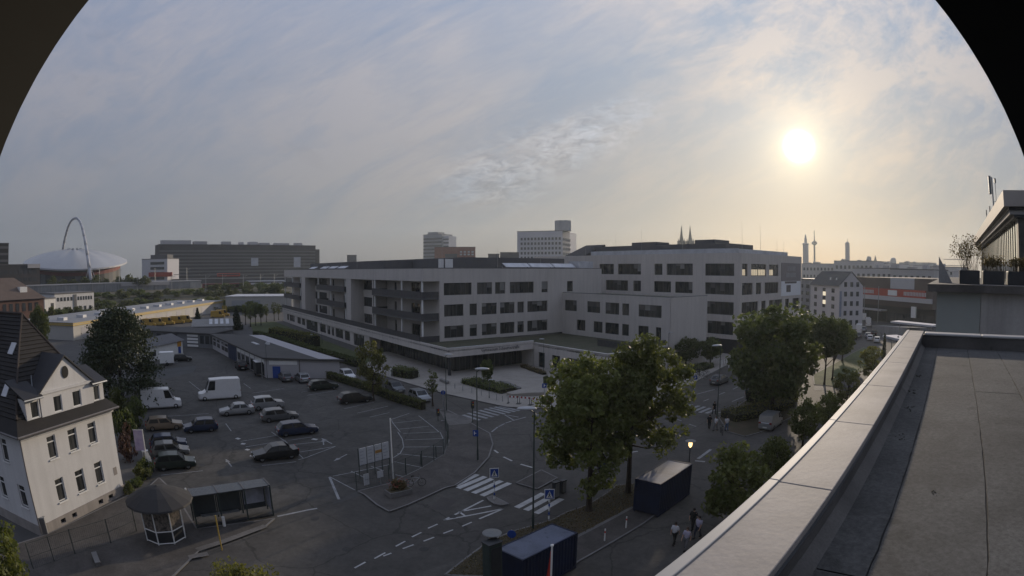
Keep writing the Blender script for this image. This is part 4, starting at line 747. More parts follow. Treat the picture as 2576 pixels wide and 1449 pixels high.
# slab block behind the station
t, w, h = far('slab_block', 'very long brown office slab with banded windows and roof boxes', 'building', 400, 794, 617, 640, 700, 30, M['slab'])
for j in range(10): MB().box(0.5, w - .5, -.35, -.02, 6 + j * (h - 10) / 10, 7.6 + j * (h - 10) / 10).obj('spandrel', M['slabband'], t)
grid(t, 2, w - 8, 7.8, h - 2.2, 29, 10, .8, .5, M['farglass'], y=-.1)
grid(t, 6, w - 24, h - 3.6, h - .4, 20, 1, .6, .75, M['slab'], 'fascia_bay', y=-.25)
for a, b, e in ((.02, .2, 5), (.22, .3, 4), (.4, .45, 4), (.51, .53, 3.5), (.57, .62, 4), (.63, .7, 3), (.74, .83, 3), (.88, .92, 3.5)): MB().box(w * a, w * b, 5, 15, h + .5, h + e).obj('roof_box', M['farwall'], t)
for x0, z0_, z1_ in ((.57, 24, 33), (.85, 22, 34)): MB().box(w * x0, w * x0 + 9, -.7, -.4, z0_, z1_).obj('window_bay', mat('pale_bay', (0.42, 0.44, 0.48), 0.5, 0.15, 0.2), t)
MB().box(w, w + 7, 3, 28, 0, h - 4).obj('end_wing', M['slab'], t)
t, w, h = far('white_office', 'white office with curved dark window bands beside the long slab', 'building', 357, 421, 652, 560, 540, 20, M['tower'])
for j in range(6): MB().box(w * .35, w * .88, -.3, -.02, h - 5 - j * 4.6, h - 2.6 - j * 4.6).obj('window_band', M['farglass'], t)
MB().box(w * .3, w * .95, 2, 12, h + .5, h + 4).obj('roof_box', M['roofgrey'], t); MB().box(w * .3, w * 1.2, -1.2, -.4, 14, 18).obj('red_sign', M['redsign'], t)
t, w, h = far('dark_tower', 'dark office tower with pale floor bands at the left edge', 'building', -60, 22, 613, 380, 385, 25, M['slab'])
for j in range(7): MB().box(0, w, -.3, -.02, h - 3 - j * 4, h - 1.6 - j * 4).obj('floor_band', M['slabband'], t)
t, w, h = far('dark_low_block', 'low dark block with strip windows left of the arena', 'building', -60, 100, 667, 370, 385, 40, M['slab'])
grid(t, 2, w - 2, 4, h - 2, 12, 4, .7, .5, M['farglass']); MB().box(w * .8, w, -1, -.2, h - 2, h + .4).obj('pale_fascia', M['farwall'], t)
# railway: embankment, retaining wall, masts, trains
emb = MB(); prof = [(300, 0.0), (345, 4.5), (395, 6.0), (540, 7.5), (560, 0)]
azs = [R(a) for a in range(-52, -9, 2)]
vs = [(D * math.sin(a), D * math.cos(a), z + .02) for a in azs for D, z in prof]; npz = len(prof)
emb.add(vs, [(i * npz + j, (i + 1) * npz + j, (i + 1) * npz + j + 1, i * npz + j + 1) for i in range(len(azs) - 1) for j in range(npz - 1)])
emb.obj('railway_embankment', mat('embankment_grass', (0.05, 0.055, 0.028), 0.95, 0.3, 0.04, col2=(0.085, 0.07, 0.05)), kind='structure')
a, b = at(60, 712, 375), at(506, 707, 430); o0, r0, w = frame_of(a, b)
via = thing('retaining_wall', 'long pale concrete railway retaining wall below the arena', 'wall', o0, r0)
MB().box(0, w, 0, 6, 0, 11.3).obj('wall', M['viaduct'], via); MB().box(0, w, -.4, 6, 11.3, 11.9).obj('coping', M['farwall'], via)
for k in range(14): MB().box(w * k / 14, w * k / 14 + 1.0, -.5, -.02, 0, 11.2).obj('pilaster', M['viaduct'], via)
MB().box(w * .52, w * .8, -.6, -.3, 9.2, 11.2).obj('noise_panel', M['farwall'], via)
def train(name, label, x0, x1, y, D, z, m, mw):
    a, b = at(x0, y, D), at(x1, y, D); o0, r0, w = frame_of(a, b); t = thing(name, label, 'train', (o0.x, o0.y, z), r0); nn = max(1, round(w / 25)); cw = w / nn
    for k in range(nn):
        cb = MB().box(k * cw + .3, (k + 1) * cw - .3, 0, 2.9, .9, 3.9).obj('carriage', m, t, bevel=.3); MB().box(k * cw + 1.5, (k + 1) * cw - 1.5, -.05, -.01, 2.3, 3.1).obj('window_band', mw, cb); MB().box(k * cw + 2, (k + 1) * cw - 2, .3, 2.6, .1, .9).obj('bogie', M['dark'], cb)
train('red_train', 'dark red train on the embankment tracks', 508, 632, 726, 395, 6.1, mat('train_red', (0.16, 0.035, 0.035), 0.6, 0.1, 0.1), M['farglass'])
train('white_train', 'white train on the tracks behind the red train', 618, 718, 712, 430, 7.0, M['tower'], M['farglass'])
train('red_train', 'bright red regional train in the station below the slab', 545, 605, 697, 520, 12.5, M['redsign'], M['farglass'])
plt = MB(); a, b = at(430, 700, 535), at(760, 700, 535); o0, r0, w = frame_of(a, b); st = thing('station_platform', 'long station platform with low roofs in front of the slab block', 'platform', o0, r0)
MB().box(0, w, 0, 30, 0, 11.5).obj('base', mat('platform_grey', (0.085, 0.09, 0.095), 0.9, 0.2, 0.05), st); 
for k in range(4): MB().box(w * .02 + k * w * .25, w * .22 + k * w * .25, 1 + k % 2 * 8, 9 + k % 2 * 8, 15.4, 15.9).obj('canopy', M['roofgrey'], st)
mast = MB().cyl((0, 0, 0), (0, 0, 10), .22, .15, 5).cyl((0, 0, 8.6), (3.2, 0, 9.4), .08, n=4).cyl((0, 0, 7.4), (3.2, 0, 9.3), .06, n=4).mesh('catenary_mast', M['steel'])
for k, (x, y, D, z) in enumerate(((345, 700, 400, 6), (432, 720, 400, 6), (518, 720, 380, 6), (560, 720, 390, 6), (612, 720, 385, 6), (655, 715, 400, 6), (690, 715, 410, 6), (250, 712, 390, 11), (300, 712, 395, 11), (470, 705, 430, 11), (390, 712, 410, 11))):
    p = at(x, y, D); o = link('catenary_mast', mast, None, (p.x, p.y, z), random.uniform(-.3, .3)); o['label'] = 'thin grey catenary mast along the railway tracks'; o['category'] = 'mast'; o['group'] = 'catenary masts along the railway'
# left middle distance
t, w, h = far('white_outbuilding', 'two storey white building with dark window rows in front of the railway wall', 'building', 137, 236, 738, 270, 285, 14, M['white'])
grid(t, 1, w * .46, h - 3.4, h - 1.2, 5, 1, .6, .75, M['farglass']); grid(t, w * .56, w - 1, h - 3.4, h - 1.2, 6, 1, .6, .75, M['farglass']); grid(t, 1, w - 1, 1, 3.6, 7, 1, .42, .8, M['farglass'])
MB().box(w * .47, w * .54, -.3, -.02, 0, h - .5).obj('stair_strip', M['roofgrey'], t)
t2, w2, h2 = far('white_garage', 'small white annex left of the white building by the railway', 'garage', 112, 139, 752, 262, 268, 10, M['white']); grid(t2, w2 * .5, w2 * .9, h2 * .4, h2 * .8, 1, 1, .7, .8, M['farglass'])
t, w, h = far('brick_school', 'old brick building with broad brown tiled hip roof at the left edge', 'building', -70, 110, 757, 215, 228, 24, M['dbrick'])
MB().add([(-1, -1, h + .3), (w + 1, -1, h + .3), (w + 1, 25, h + .3), (-1, 25, h + .3), (-1, 12, h + 8), (w - 9, 12, h + 8)], [(0, 1, 5, 4), (1, 2, 5), (2, 3, 4, 5), (0, 4, 3)]).obj('tiled_roof', M['rooftile'], t)
grid(t, 1, w - 2, h - 4.2, h - .8, 10, 1, .5, .85, M['farglass']); MB().box(w - 10, w - 6.5, 3, 6, h + 2.2, h + 4.6).obj('roof_dormer', M['whitepaint'], t)
# towers behind the school
t, w, h = far('blue_grey_tower', 'blue grey office tower with rounded top storey behind a brick block', 'tower', 1065, 1112, 590, 900, 880, 30, mat('bluegrey', (0.24, 0.26, 0.29), 0.6, 0.05, 0.03))
for j in range(9): MB().box(.5, w - .5, -.5, -.05, h - 8 - j * 5.5, h - 5.5 - j * 5.5).obj('window_band', M['farglass'], t)
MB().box(w * .2, w * .75, 2, 20, h + .5, h + 4).obj('roof_box', MATS['bluegrey'], t); MB().box(w, w + 10, 4, 26, 0, h - 3).obj('pale_wing', M['tower'], t)
for j in range(9): MB().box(w + .2, w + 9.8, 3.6, 3.95, h - 9 - j * 5.5, h - 7 - j * 5.5).obj('window_band', M['farglass'], t)
t, w, h = far('brick_block', 'dark red brick block standing in front of the blue grey tower', 'building', 1093, 1196, 622, 600, 600, 30, M['brick'])
grid(t, w * .6, w - 1, h - 9, h - 3.5, 4, 2, .55, .6, mat('bright_pane', (0.40, 0.42, 0.43), 0.3, 0.1, 1.0), y=-.1)
t, w, h = far('white_tower_block', 'white gridded high rise with a taller stair tower on its right', 'tower', 1301, 1415, 582, 560, 545, 26, M['tower'])
grid(t, 3, w - 1, h - 42, h - 5, 12, 8, .58, .55, M['farglass'], y=-.2)
pb = at(1437, 580, 575); iv = (Matrix.Translation(t.location) @ Matrix.Rotation(t.rotation_euler.z, 4, 'Z')).inverted(); q = iv @ Vector((pb.x, pb.y, 0))
MB().prism([(w, 0), (q.x, q.y), (q.x, q.y + 20), (w, 26)], 0, h + .2).obj('end_wing', M['tower'], t)
dq = Vector((q.x - w, q.y)); 
for i in range(4):
    for j in range(8):
        p = Vector((w, 0)) + dq * ((i + .55) / 4.4); MB().box(p.x - .7, p.x + .7, p.y - .35, p.y + .1, h - 9 - j * 4.7, h - 6.5 - j * 4.7).obj('window', M['farglass'], t)
MB().lathe([(8.2, 0), (8.2, 10), (0, 10)], (w - 2, 9, h + .4), 18).obj('stair_tower', mat('tower_grey', (0.33, 0.34, 0.36), 0.7, 0.05, 0.05), t)
for x0, x1, yt, D, k in ((1228, 1256, 640, 420, 'a'), (1258, 1306, 636, 430, 'b'), (873, 897, 642, 800, 'c'), (800, 830, 664, 500, 'd'), (1120, 1150, 640, 500, 'e')):
    far('distant_roof', {'a': 'low dark rooftop just left of the white tower block', 'b': 'dark flat rooftop touching the white tower block', 'c': 'pair of round topped silos on the horizon above the school roof', 'd': 'low pale building right of the long slab', 'e': 'low dark roof at the foot of the brick block'}[k], 'building', x0, x1, yt, D, D, 25, M['roofgrey'] if k != 'd' else M['farwall'])
# right middle distance
P0, P1, P2 = at(3040 / 1.4907, 716, 205), at(3148 / 1.4907, 716, 185), at(3190 / 1.4907, 716, 192)
o0, r0, w = frame_of(P0, P1); apt = thing('apartment_house', 'pale five storey apartment house with dark gable roof beside the road', 'apartment house', o0, r0); h = 13.6
MB().box(0, w, 0, 9.5, 0, h).add([(w, 0, h), (w, 9.5, h), (w, 4.75, h + 4.4), (0, 0, h), (0, 9.5, h), (0, 4.75, h + 4.4)], [(0, 1, 2), (4, 3, 5)]).obj('wall', M['farwall'], apt)
MB().add([(-.3, -.5, h - .1), (w + .3, -.5, h - .1), (w + .3, 4.75, h + 4.6), (-.3, 4.75, h + 4.6), (w + .3, 10, h - .1), (-.3, 10, h - .1)], [(0, 1, 2, 3), (3, 2, 4, 5)]).obj('roof', M['tile2'], apt)
grid(apt, 1, w - 1, .6, h - .3, 3, 5, .3, .52, M['farglass']); grid(apt, 1.2, 8.4, .6, h + 2, 3, 5, .45, .5, M['farglass'], side=w + .05)
for z in (h - 3.4, h - 6.2): MB().box(w * .47, w * .56, -.2, -.13, z, z + 1.3).obj('bright_pane', mat('painted_sun_pane', (0.8, 0.72, 0.55), 0.2, 0.05, 1, emit=(1, .85, .6, .5)), apt)  # brightness of the sun on these panes is put in as emission
for x in (.55, .75): MB().box(w * x, w * x + .8, 1.6, 1.9, h + 1.8, h + 2.5).obj('roof_window', M['whitepaint'], apt)
MB().box(w + .04, w + .2, .1, .9, 4, 12).obj('banner_strip', mat('blue_grey_banner', (0.2, 0.23, 0.3), 0.7, 0.2, 1.0), apt)
t, w, h = far('grey_terrace', 'darker grey terrace house attached to the apartment house', 'house', 2008, 2042, 704, 225, 214, 10, M['viaduct']); grid(t, .5, w - .5, 1, h - 1, 2, 5, .5, .5, M['farglass'])
P0, P1 = at(2140, 698, 235), at(2345, 700, 200); o0, r0, w = frame_of(P0, P1); st = thing('red_store', 'dark retail store with long red sign band and white lettering', 'store', o0, r0); h = 16.2
MB().box(0, w, .5, 40, 6, h).obj('upper_wall', mat('store_dark', (0.085, 0.066, 0.062), 0.7, 0.1, 0.2), st); MB().box(0, w, 2, 40, 0, 6).obj('ground_floor', M['dark'], st)
rb_ = MB().box(0, w * .93, -.1, .45, 9.6, 12.2).obj('sign_band', M['redsign'], st); MB().box(0, w, -.2, .5, 8.0, 9.55).obj('white_fascia', M['farwall'], st)
MB().box(w * .52, w * .8, .2, .48, 12.4, h).obj('pale_panel', mat('store_panel', (0.40, 0.41, 0.43), 0.6, 0.05, 0.3), st); MB().box(w * .5, w * .61, -.2, -.12, 9.9, 11.8).obj('white_sign', M['whitepaint'], rb_)
lt = MB()
for x0, nL in ((.12, 12), (.69, 15)):
    for k in range(nL): lt.box(w * x0 + k * .82, w * x0 + k * .82 + .5, -.2, -.12, 10.2, 11.5)
lt.obj('lettering', M['farwall'], rb_, kind='stuff')
for x in (.04, .27, .45): MB().cyl((w * x, -3, 0), (w * x, -3, 13), .14, n=6).obj('flag_pole', M['steel'], st)
for k in range(9): MB().box(w * k / 9 + .3, w * (k + 1) / 9 - .5, 1.9, 1.98, .3, 3.6).obj('shop_window', M['farglass'], st)
MB().box(0, w * .45, -1.6, 1.9, 4.0, 4.5).obj('shop_canopy', M['farwall'], st); MB().box(w * .78, w * .83, -.2, .4, 2.8, 6.6).obj('poster', M['whitepaint'], st)
# station canopies and concrete ramp beyond the street
for nm, lb, (a, b), z in (('tram_canopy', 'long pale tram stop canopy beyond the road ramp', ((3340, 1188), (3500, 1190)), 5.5), ('tram_canopy', 'shorter pale canopy in front of the long tram stop canopy', ((3313, 1210), (3395, 1206)), 4.2)):
    D = 150 if z > 5 else 128; pa, pb = at(a[0] / 1.4907, 800, D), at(b[0] / 1.4907, 800, D - 8); o0, r0, w = frame_of(pa, pb); t = thing(nm, lb, 'canopy', o0, r0); MB().box(0, w, 0, 4, z, z + .45).obj('canopy_roof', M['tower'], t)
    for k in range(4): MB().cyl((w * (k + .5) / 4, 2, 0), (w * (k + .5) / 4, 2, z), .1, n=6).obj('post', M['steel'], t)
pa, pb = g('FR', 1190, 1240), g('FR', 1640, 1440); o0, r0, w = frame_of(pa, pb); t = thing('ramp_wall', 'pale concrete ramp wall rising beside the far carriageway', 'wall', o0, r0)
MB().add([(0, 0, 0), (w, 0, 0), (w, 0, 4.6), (0, 0, 1.2), (0, 5, 0), (w, 5, 0), (w, 5, 4.6), (0, 5, 1.2)], [(0, 1, 2, 3), (5, 4, 7, 6), (3, 2, 6, 7), (1, 5, 6, 2), (4, 0, 3, 7)]).obj('wall', M['viaduct'], t); MB().box(0, w, -.05, .05, 4.6, 4.7).obj('rail', M['steel'], t) if 0 else None
# skyline to the right
sky_blocks = [(2017, 2100, 664, 620, 'pale flat roofed block below the television tower'), (2098, 2198, 657, 560, 'broad pale block carrying a chimney tower on the skyline'), (2200, 2250, 664, 680, 'low skyline block right of the broad pale block'), (2245, 2300, 668, 760, 'low skyline block left of the square stub tower'), (2262, 2335, 661, 900, 'distant flat block at the right end of the skyline'), (2330, 2400, 672, 520, 'low pale block half hidden by the terrace wall'), (2150, 2260, 676, 380, 'row of pale rooftops behind the red store'), (2240, 2350, 679, 330, 'nearer pale rooftops above the red store')]
for x0, x1, yt, D, lb in sky_blocks:
    t, w, h = far('skyline_block', lb, 'building', x0, x1, yt, D, D * .97, 30, M['farwall'], 'blocks along the right skyline')
    grid(t, 1, w - 1, 2, h - 1.5, max(3, min(9, int(w / 4))), 3, .5, .4, M['farglass'], y=-.1)
    for k in range(3): x = random.uniform(0, w * .8); MB().box(x, x + random.uniform(2, 5), 3, 9, h + .5, h + random.uniform(1.2, 3)).obj('roof_box', M['farwall'], t)
def spire(x, D, ytop, ybase, wpx, label):
    p = at(x, 690, D); zt = at(x, ytop, D).z; zb = at(x, ybase, D).z; r = wpx / 2 / 1431 * D; t = thing('cathedral_spire', label, 'spire', (p.x, p.y, 0), R(10), 'twin gothic cathedral spires')
    m = mat('spire_stone', (0.05, 0.045, 0.045), 0.9, 0.1, 0.05); MB().box(-r, r, -r, r, 0, zb).obj('tower', m, t); MB().lathe([(r * .72, zb), (r * .34, zb + (zt - zb) * .45), (r * .08, zt - 2), (0, zt)], n=8).obj('spire', m, t)
    for k in range(4): a = math.pi / 4 + k * math.pi / 2; MB().lathe([(r * .2, zb - 4), (r * .15, zb + 1), (0, zb + 4)], (r * math.cos(a), r * math.sin(a), 0), 5).obj('pinnacle', m, t)
spire(1714.5, 900, 566, 606, 16, 'left gothic cathedral spire above the roof'); spire(1736.5, 890, 566, 606, 16, 'right gothic cathedral spire above the roof')
def tower(name, label, x, D, prof, m, cat='tower', n=10):
    p = at(x, 690, D); k = D / 1431; t = thing(name, label, cat, (p.x, p.y, 0)); z = lambda y: at(x, y, D).z
    MB().lathe([(w / 2 * k, 0 if i == 0 else z(y)) for i, (w, y) in enumerate(prof)], n=n).obj('shaft', m, t); return t
dk = mat('tower_dark', (0.07, 0.05, 0.045), 0.8, 0.1, 0.02); gt_ = mat('tower_pale', (0.36, 0.35, 0.36), 0.8, 0.05, 0.02)
tower('television_tower', 'slim television tower with disc platform on the skyline', 2049, 1600, [(5, 690), (4.5, 617), (14, 614), (15, 611), (11, 608), (4, 606), (2.4, 600), (1.5, 580), (0, 578)], dk, n=12)
tower('cathedral_tower', 'square pale tower with lantern cap left of the television tower', 2027, 1100, [(17, 690), (17, 616), (20, 615), (19, 612), (8, 611), (8, 600), (5, 598), (5, 594), (0, 588)], gt_, n=4)
tower('chimney_tower', 'pale square chimney tower with short mast on the skyline', 2132, 1000, [(15, 690), (14, 612), (10, 610), (2, 608), (1, 600), (0, 598)], gt_, n=4)
tower('stub_tower', 'short square stub tower with flat top on the skyline', 2186, 1100, [(14, 690), (13, 648), (10, 645), (0, 645)], gt_, n=6)
tower('church_steeple', 'small pointed church steeple between two stub towers', 2202, 1200, [(10, 690), (10, 658), (5, 650), (0, 641)], dk, n=6)
tower('stub_tower', 'round shouldered stub tower at the right of the skyline', 2247, 1000, [(17, 690), (16, 656), (12, 650), (4, 648), (0, 648)], gt_, n=10)
# ================================================================== our own roof: parapet, membrane, end parapet, terrace storey
QD = Vector((math.sin(R(45.2)), math.cos(R(45.2)), 0)); QN = Vector((-QD.y, QD.x, 0))      # along the parapet / outwards over the street
RZ = H - 2.09; CZ = H - 1.65; IN, OUT = 0.825, 1.33; S0, S1 = -4.0, 17.2
MR = Matrix.Rotation(math.atan2(QD.y, QD.x), 4, 'Z'); ra = math.atan2(QD.y, QD.x)
roofb = thing('office_roof', 'flat grey roof with pale stone parapet in the foreground', 'roof', (0, 0, 0), ra)       # local x along the parapet, y outwards
MB().box(S0, S1 + .4, -9, OUT - .06, 0, RZ - .02).obj('building_wall', M['concrete'], roofb)
MB().box(S0, S1 + .4, IN + .0, OUT - .06, RZ - .02, CZ - .07).obj('parapet_core', M['upstand'], roofb)
MB().add([(S0, IN - .012, RZ + .10), (S1, IN - .012, RZ + .10), (S1, IN - .012, CZ - .12), (S0, IN - .012, CZ - .12), (S0, IN - .14, RZ + .004), (S1, IN - .14, RZ + .004)], [(0, 1, 2, 3), (4, 5, 1, 0)]).obj('parapet_upstand', M['upstand'], roofb)
MB().box(S0, S1, IN - .03, IN - .005, CZ - .15, CZ - .10).obj('flashing_strip', M['zincd'], roofb)
j = [S0, -1.6, 0.15, 2.18, 4.2, 6.3, 8.6, 11.0, 13.4, 15.8, S1 + .25]
for a, b in zip(j[:-1], j[1:]):
    cp = MB().box(a + .006, b - .006, IN - .045, OUT - .085, CZ - .07, CZ).obj('coping_slab', M['cap'], roofb, bevel=.008)
    MB().box(a + .006, b - .006, OUT - .085, OUT, CZ - .09, CZ + .012).obj('coping_edge', M['capedge'], cp, bevel=.006)
# roof membrane strips laid with lapped seams
def strip(x0, x1, y0, y1, z, dx=0.0):
    nseg = 26; A = []; B = []
    for k in range(nseg + 1):
        x = x0 + (x1 - x0) * k / nseg; A.append((x, y0 + random.uniform(-.008, .008), z)); B.append((x, y1 + random.uniform(-.008, .008), z + .006))
    mb = MB(); o = 0; mb.v = A + B; mb.f = [(k, k + 1, nseg + 2 + k, nseg + 1 + k) for k in range(nseg)]; mb.m = [0] * nseg
    mb.add([(p[0], p[1] - .001, p[2] - .012) for p in A] + A, [(k, k + 1, nseg + 2 + k, nseg + 1 + k) for k in range(nseg)])
    mb.add([(p[0], p[1] + .001, p[2] - .02) for p in B] + B, [(k + 1, k, nseg + 1 + k, nseg + 2 + k) for k in range(nseg)])
    mb.obj('membrane_strip', M['membrane'], roofb)
ys = [IN - .09, .285, -.70, -1.69, -2.68, -3.67, -4.66, -5.65, -6.64, -7.6, -8.6]
for i in range(len(ys) - 1):
    cuts = sorted({S0, S1, *[S0 + ((i * 2.37 + q * 5.1) % (S1 - S0)) for q in range(4)]}) if i != 1 else [S0, 2.9 - .1, 8.6, S1]
    if i == 0: cuts = [S0, 3.7, 10.2, S1]
    for k in range(len(cuts) - 1):
        if cuts[k + 1] - cuts[k] < .3: continue
        strip(cuts[k] + .012, cuts[k + 1], ys[i + 1] + .014, ys[i] - .004, RZ + .004 + .003 * (k % 2))
MB().box(S0, S1, -9, IN - .02, RZ - .02, RZ - .006).obj('seam_bitumen', M['black'], roofb)
for x, y in ((11.6, -2.4), (14.2, -4.2)):
    pn = MB().cyl((x, y, RZ), (x, y, RZ + .16), .012, n=6).lathe([(0, RZ + .21), (.03, RZ + .19), (.03, RZ + .16), (0, RZ + .15)], (x, y, 0), 8).obj('roof_anchor', M['steel'], roofb)
for x, y, s in ((5.6, -.1, .03), (3.4, .62, .05), (2.5, .6, .035), (7.4, .5, .04), (9.1, .55, .05), (10.4, .6, .06), (12.2, .62, .07), (1.7, .45, .04), (2.0, .58, .05), (1.2, .66, .06)):
    mb = MB()
    for k in range(9):
        px_, py_ = x + random.gauss(0, s * 2.2), y + random.gauss(0, s); q = s * random.uniform(.15, .4); mb.lathe([(q, 0), (q * .7, q * .5), (0, q * .6)], (px_, py_, RZ + .014), 5)
    mb.obj('moss_clump', mat('roof_moss', (0.035, 0.035, 0.022), 0.95, 0.3, 5.0), roofb)
# end parapet
MB().box(S1, S1 + .4, -9, IN, RZ - .02, CZ - .10).obj('end_parapet', M['upstand'], roofb); 
for k in range(5): MB().box(S1 - .05, S1 + .45, IN - .07 - (k + 1) * 1.9, IN - .08 - k * 1.9, CZ - .1, CZ - .03).obj('end_coping', M['capedge'], roofb, bevel=.03)
# terrace storey beyond
TX = 26.0; ter = thing('terrace_building', 'grey panelled terrace storey with planted roof and long mullioned glass front', 'building', (0, 0, 0), ra)
TZ = H - .56
pan = [0.60, -1.6, -4.7, -7.8, -11.0, -14.2, -17.4]
for i in range(len(pan) - 1):
    MB().box(TX, TX + .3, pan[i + 1] + .012, pan[i] - .012, 0, TZ - .12).obj('wall_panel', M['concrete'] if i else mat('green_grey_panel', (0.25, 0.275, 0.265), 0.8, 0.05, 0.5), ter)
MB().box(TX + .1, 84, -42, 0.57, 0, TZ - .15).obj('terrace_base', M['concrete'], ter)
MB().box(TX - .4, 84, -42, 1.05, TZ - .2, TZ + .12).obj('terrace_slab', M['upstand'], ter)
MB().box(TX + .02, TX + .06, 0.42, 1.25, TZ - 2.3, TZ - 1.7).obj('letter_sign', M['capedge'], ter) if 0 else None
# glazed storey: front runs along the parapet direction from x = 27.5
GX0, GX1, GY = 35.5, 80.0, -4.7; FZ = TZ + 3.75
for k in range(30):
    x = GX0 + .35 + k * 1.42; MB().box(x, x + .09, GY - .16, GY - .06, TZ + .12, FZ).obj('mullion', M['dark'], ter)
    if k < 29: MB().quad((x + .09, GY - .1, TZ + .12), (x + 1.42, GY - .1, TZ + .12), (x + 1.42, GY - .1, FZ), (x + .09, GY - .1, FZ)).obj('glass_pane', mat('mirror_glass', (0.55, 0.62, 0.6), 0.06, 0.02, 1.0, metal=0.9), ter)
MB().box(GX0 - .9, GX1, GY - 12, GY + .25, FZ, FZ + .18).obj('soffit', M['dark'], ter); MB().box(GX0 - .9, GX1, GY - 12, GY + .55, FZ + .18, FZ + .42).obj('eaves', M['concrete'], ter)
MB().box(GX0 - 1.2, GX1, GY - 12, GY + .95, FZ + .60, FZ + 1.5).obj('roof_fascia', mat('fascia_beige', (0.36, 0.33, 0.30), 0.7, 0.06, 0.5), ter); MB().box(GX0 - 1.0, GX1, GY - 12, GY + .6, FZ + .42, FZ + .60).obj('fascia_gap', M['dark'], ter)
MB().box(GX0 - .7, GX0 + .3, GY - 9, GY - .02, TZ + .12, FZ).obj('end_wall', M['upstand'], ter); MB().box(GX0 - 6.0, GX0 - 1.6, GY - 16, GY - 1.6, TZ + .12, FZ + 1.55).obj('stair_core', M['concrete'], ter)
for k in range(12): MB().lathe([(.05, 0), (.05, .02), (0, .02)], (GX0 + 1 + k * 2.1, GY + .1, FZ - .03), 8).obj('downlight', M['whitepaint'], ter)
MB().box(GX0 + 9, GX0 + 16, GY - 8, GY - 3, FZ + 1.5, FZ + 2.5).obj('lift_housing', M['upstand'], ter)
MB().box(GX0 + 2.5, GX0 + 8, GY - 9, GY - 4, FZ + 1.5, FZ + 2.1).obj('lift_housing', M['upstand'], ter)
# things on the terrace
def loc(x, y, z): v = MR @ Vector((x, y, z)); return v
ant = thing('antenna_mast', 'roof antenna mast with tall panel antennas on the terrace storey', 'antenna', loc(GX0 + 14.5, -4.45, FZ + 1.5), ra)
MB().cyl((0, 0, 0), (0, 0, 3.2), .07, n=8).obj('mast', M['steel'], ant)
MB().box(-.18, .18, .1, .35, 1.8, 3.3).obj('panel_antenna', M['zincd'], ant, bevel=.05); MB().box(-.15, .15, -.4, -.22, 2.7, 3.1).obj('radio_unit', M['zincd'], ant, bevel=.04); MB().cyl((0, -.3, 1.0), (0, -.3, 3.1), .03, n=6).cyl((0, 0, 2.4), (0, .2, 2.4), .03, n=5).cyl((0, 0, 1.2), (0, -.3, 1.2), .03, n=5).obj('antenna_bracket', M['steel'], ant)
an2 = thing('antenna_mast', 'short pair of slim antennas left of the tall antenna mast', 'antenna', loc(GX0 + 20, -4.5, FZ + 1.5), ra, scale=.55)
MB().cyl((0, 0, 0), (0, 0, 2.3), .07, n=6).cyl((0, .7, 0), (0, .7, 1.8), .06, n=6).obj('mast', M['steel'], an2); MB().box(-.12, .12, -.12, .12, 1.4, 2.6).box(-.1, .1, .6, .8, 1.1, 2.0).obj('panel_antenna', M['zincd'], an2)
scr = thing('wind_screen', 'slanting terrace wind screen with railing bars', 'screen', loc(TX + 4.0, 0.62, TZ + .12), ra)
MB().add([(0, -.03, 0), (0, -.8, 0), (0, -.03, 1.3), (.06, -.03, 0), (.06, -.8, 0), (.06, -.03, 1.3)], [(0, 1, 2), (5, 4, 3), (0, 2, 5, 3), (1, 4, 5, 2)]).obj('panel', M['concrete'], scr)
for k in range(3): MB().cyl((.03, -.3, .55 + k * .3), (.03, -1.6, .55 + k * .3), .015, n=5).obj('rail', M['steel'], scr)
PLANTERS = []
for (x, y, w_), lb in zip(((TX + 3.0, -2.45, 1.2), (TX + 3.0, -3.8, 1.1), (TX + 2.6, -1.1, 1.1)), ('dark terrace planter below the glass front', 'dark terrace planter nearest the stair core', 'dark terrace planter under the tall bare shrub')):
    t = thing('planter', lb, 'planter', loc(x, y, TZ + .12), ra, 'dark planters on the terrace'); MB().box(-.5, .5, -w_ / 2, w_ / 2, 0, .62).obj('trough', M['dark'], t, bevel=.02); MB().box(-.44, .44, -w_ / 2 + .05, w_ / 2 - .05, .6, .63).obj('earth', M['soil'], t); PLANTERS.append((x, y, w_))
MB().box(0, .04, -.5, .5, 0, 1.5)
# the webcam's own weather housing on its roof mast: the rim of its round hood shows in the upper corners of the view
hd = thing('camera_housing', 'dark round weather hood rim of the rooftop camera in the upper corners', 'camera hood', (0, 0, H), 0)
hz_ = Matrix.Rotation(R(90) + R(7.4), 4, 'X') @ Matrix.Identity(4)
hm = mat('hood_plastic', (0.010, 0.010, 0.009), 0.8, 0.1, 6.0, spec=0.15)
prof = [(0.1515, .098), (0.158, .098), (0.168, .02), (0.168, -.22), (0.160, -.22), (0.160, .02), (0.1515, .098)]; nn_ = 56; vm = MB()
for k in range(nn_ + 1):      # a sun visor open underneath
    a_ = R(-19 + 218 * k / nn_); vm.v += [(r_ * math.cos(a_), -r_ * math.sin(a_), z_) for r_, z_ in prof[:-1]]
q_ = len(prof) - 1; vm.f = [(k * q_ + i_, k * q_ + (i_ + 1) % q_, (k + 1) * q_ + (i_ + 1) % q_, (k + 1) * q_ + i_) for k in range(nn_) for i_ in range(q_)]; vm.f += [tuple(range(q_)), tuple(nn_ * q_ + i_ for i_ in range(q_ - 1, -1, -1))]; vm.m = [0] * len(vm.f)
ho = vm.obj('hood', hm, hd, smooth=True)
MB().cyl((0, -.26, 0), (0, -.215, 0), .168, n=40).obj('back_plate', hm, hd)
ho.rotation_euler = (R(-90) - R(8.0), 0, 0)
MB().cyl((0, -.12, -.16), (0, -.12, -2.09), .03, n=10).box(-.05, .05, -.2, -.04, -.2, -.155).box(-.12, .12, -.24, 0, -2.09, -2.06).obj('mast', M['steel'], hd)
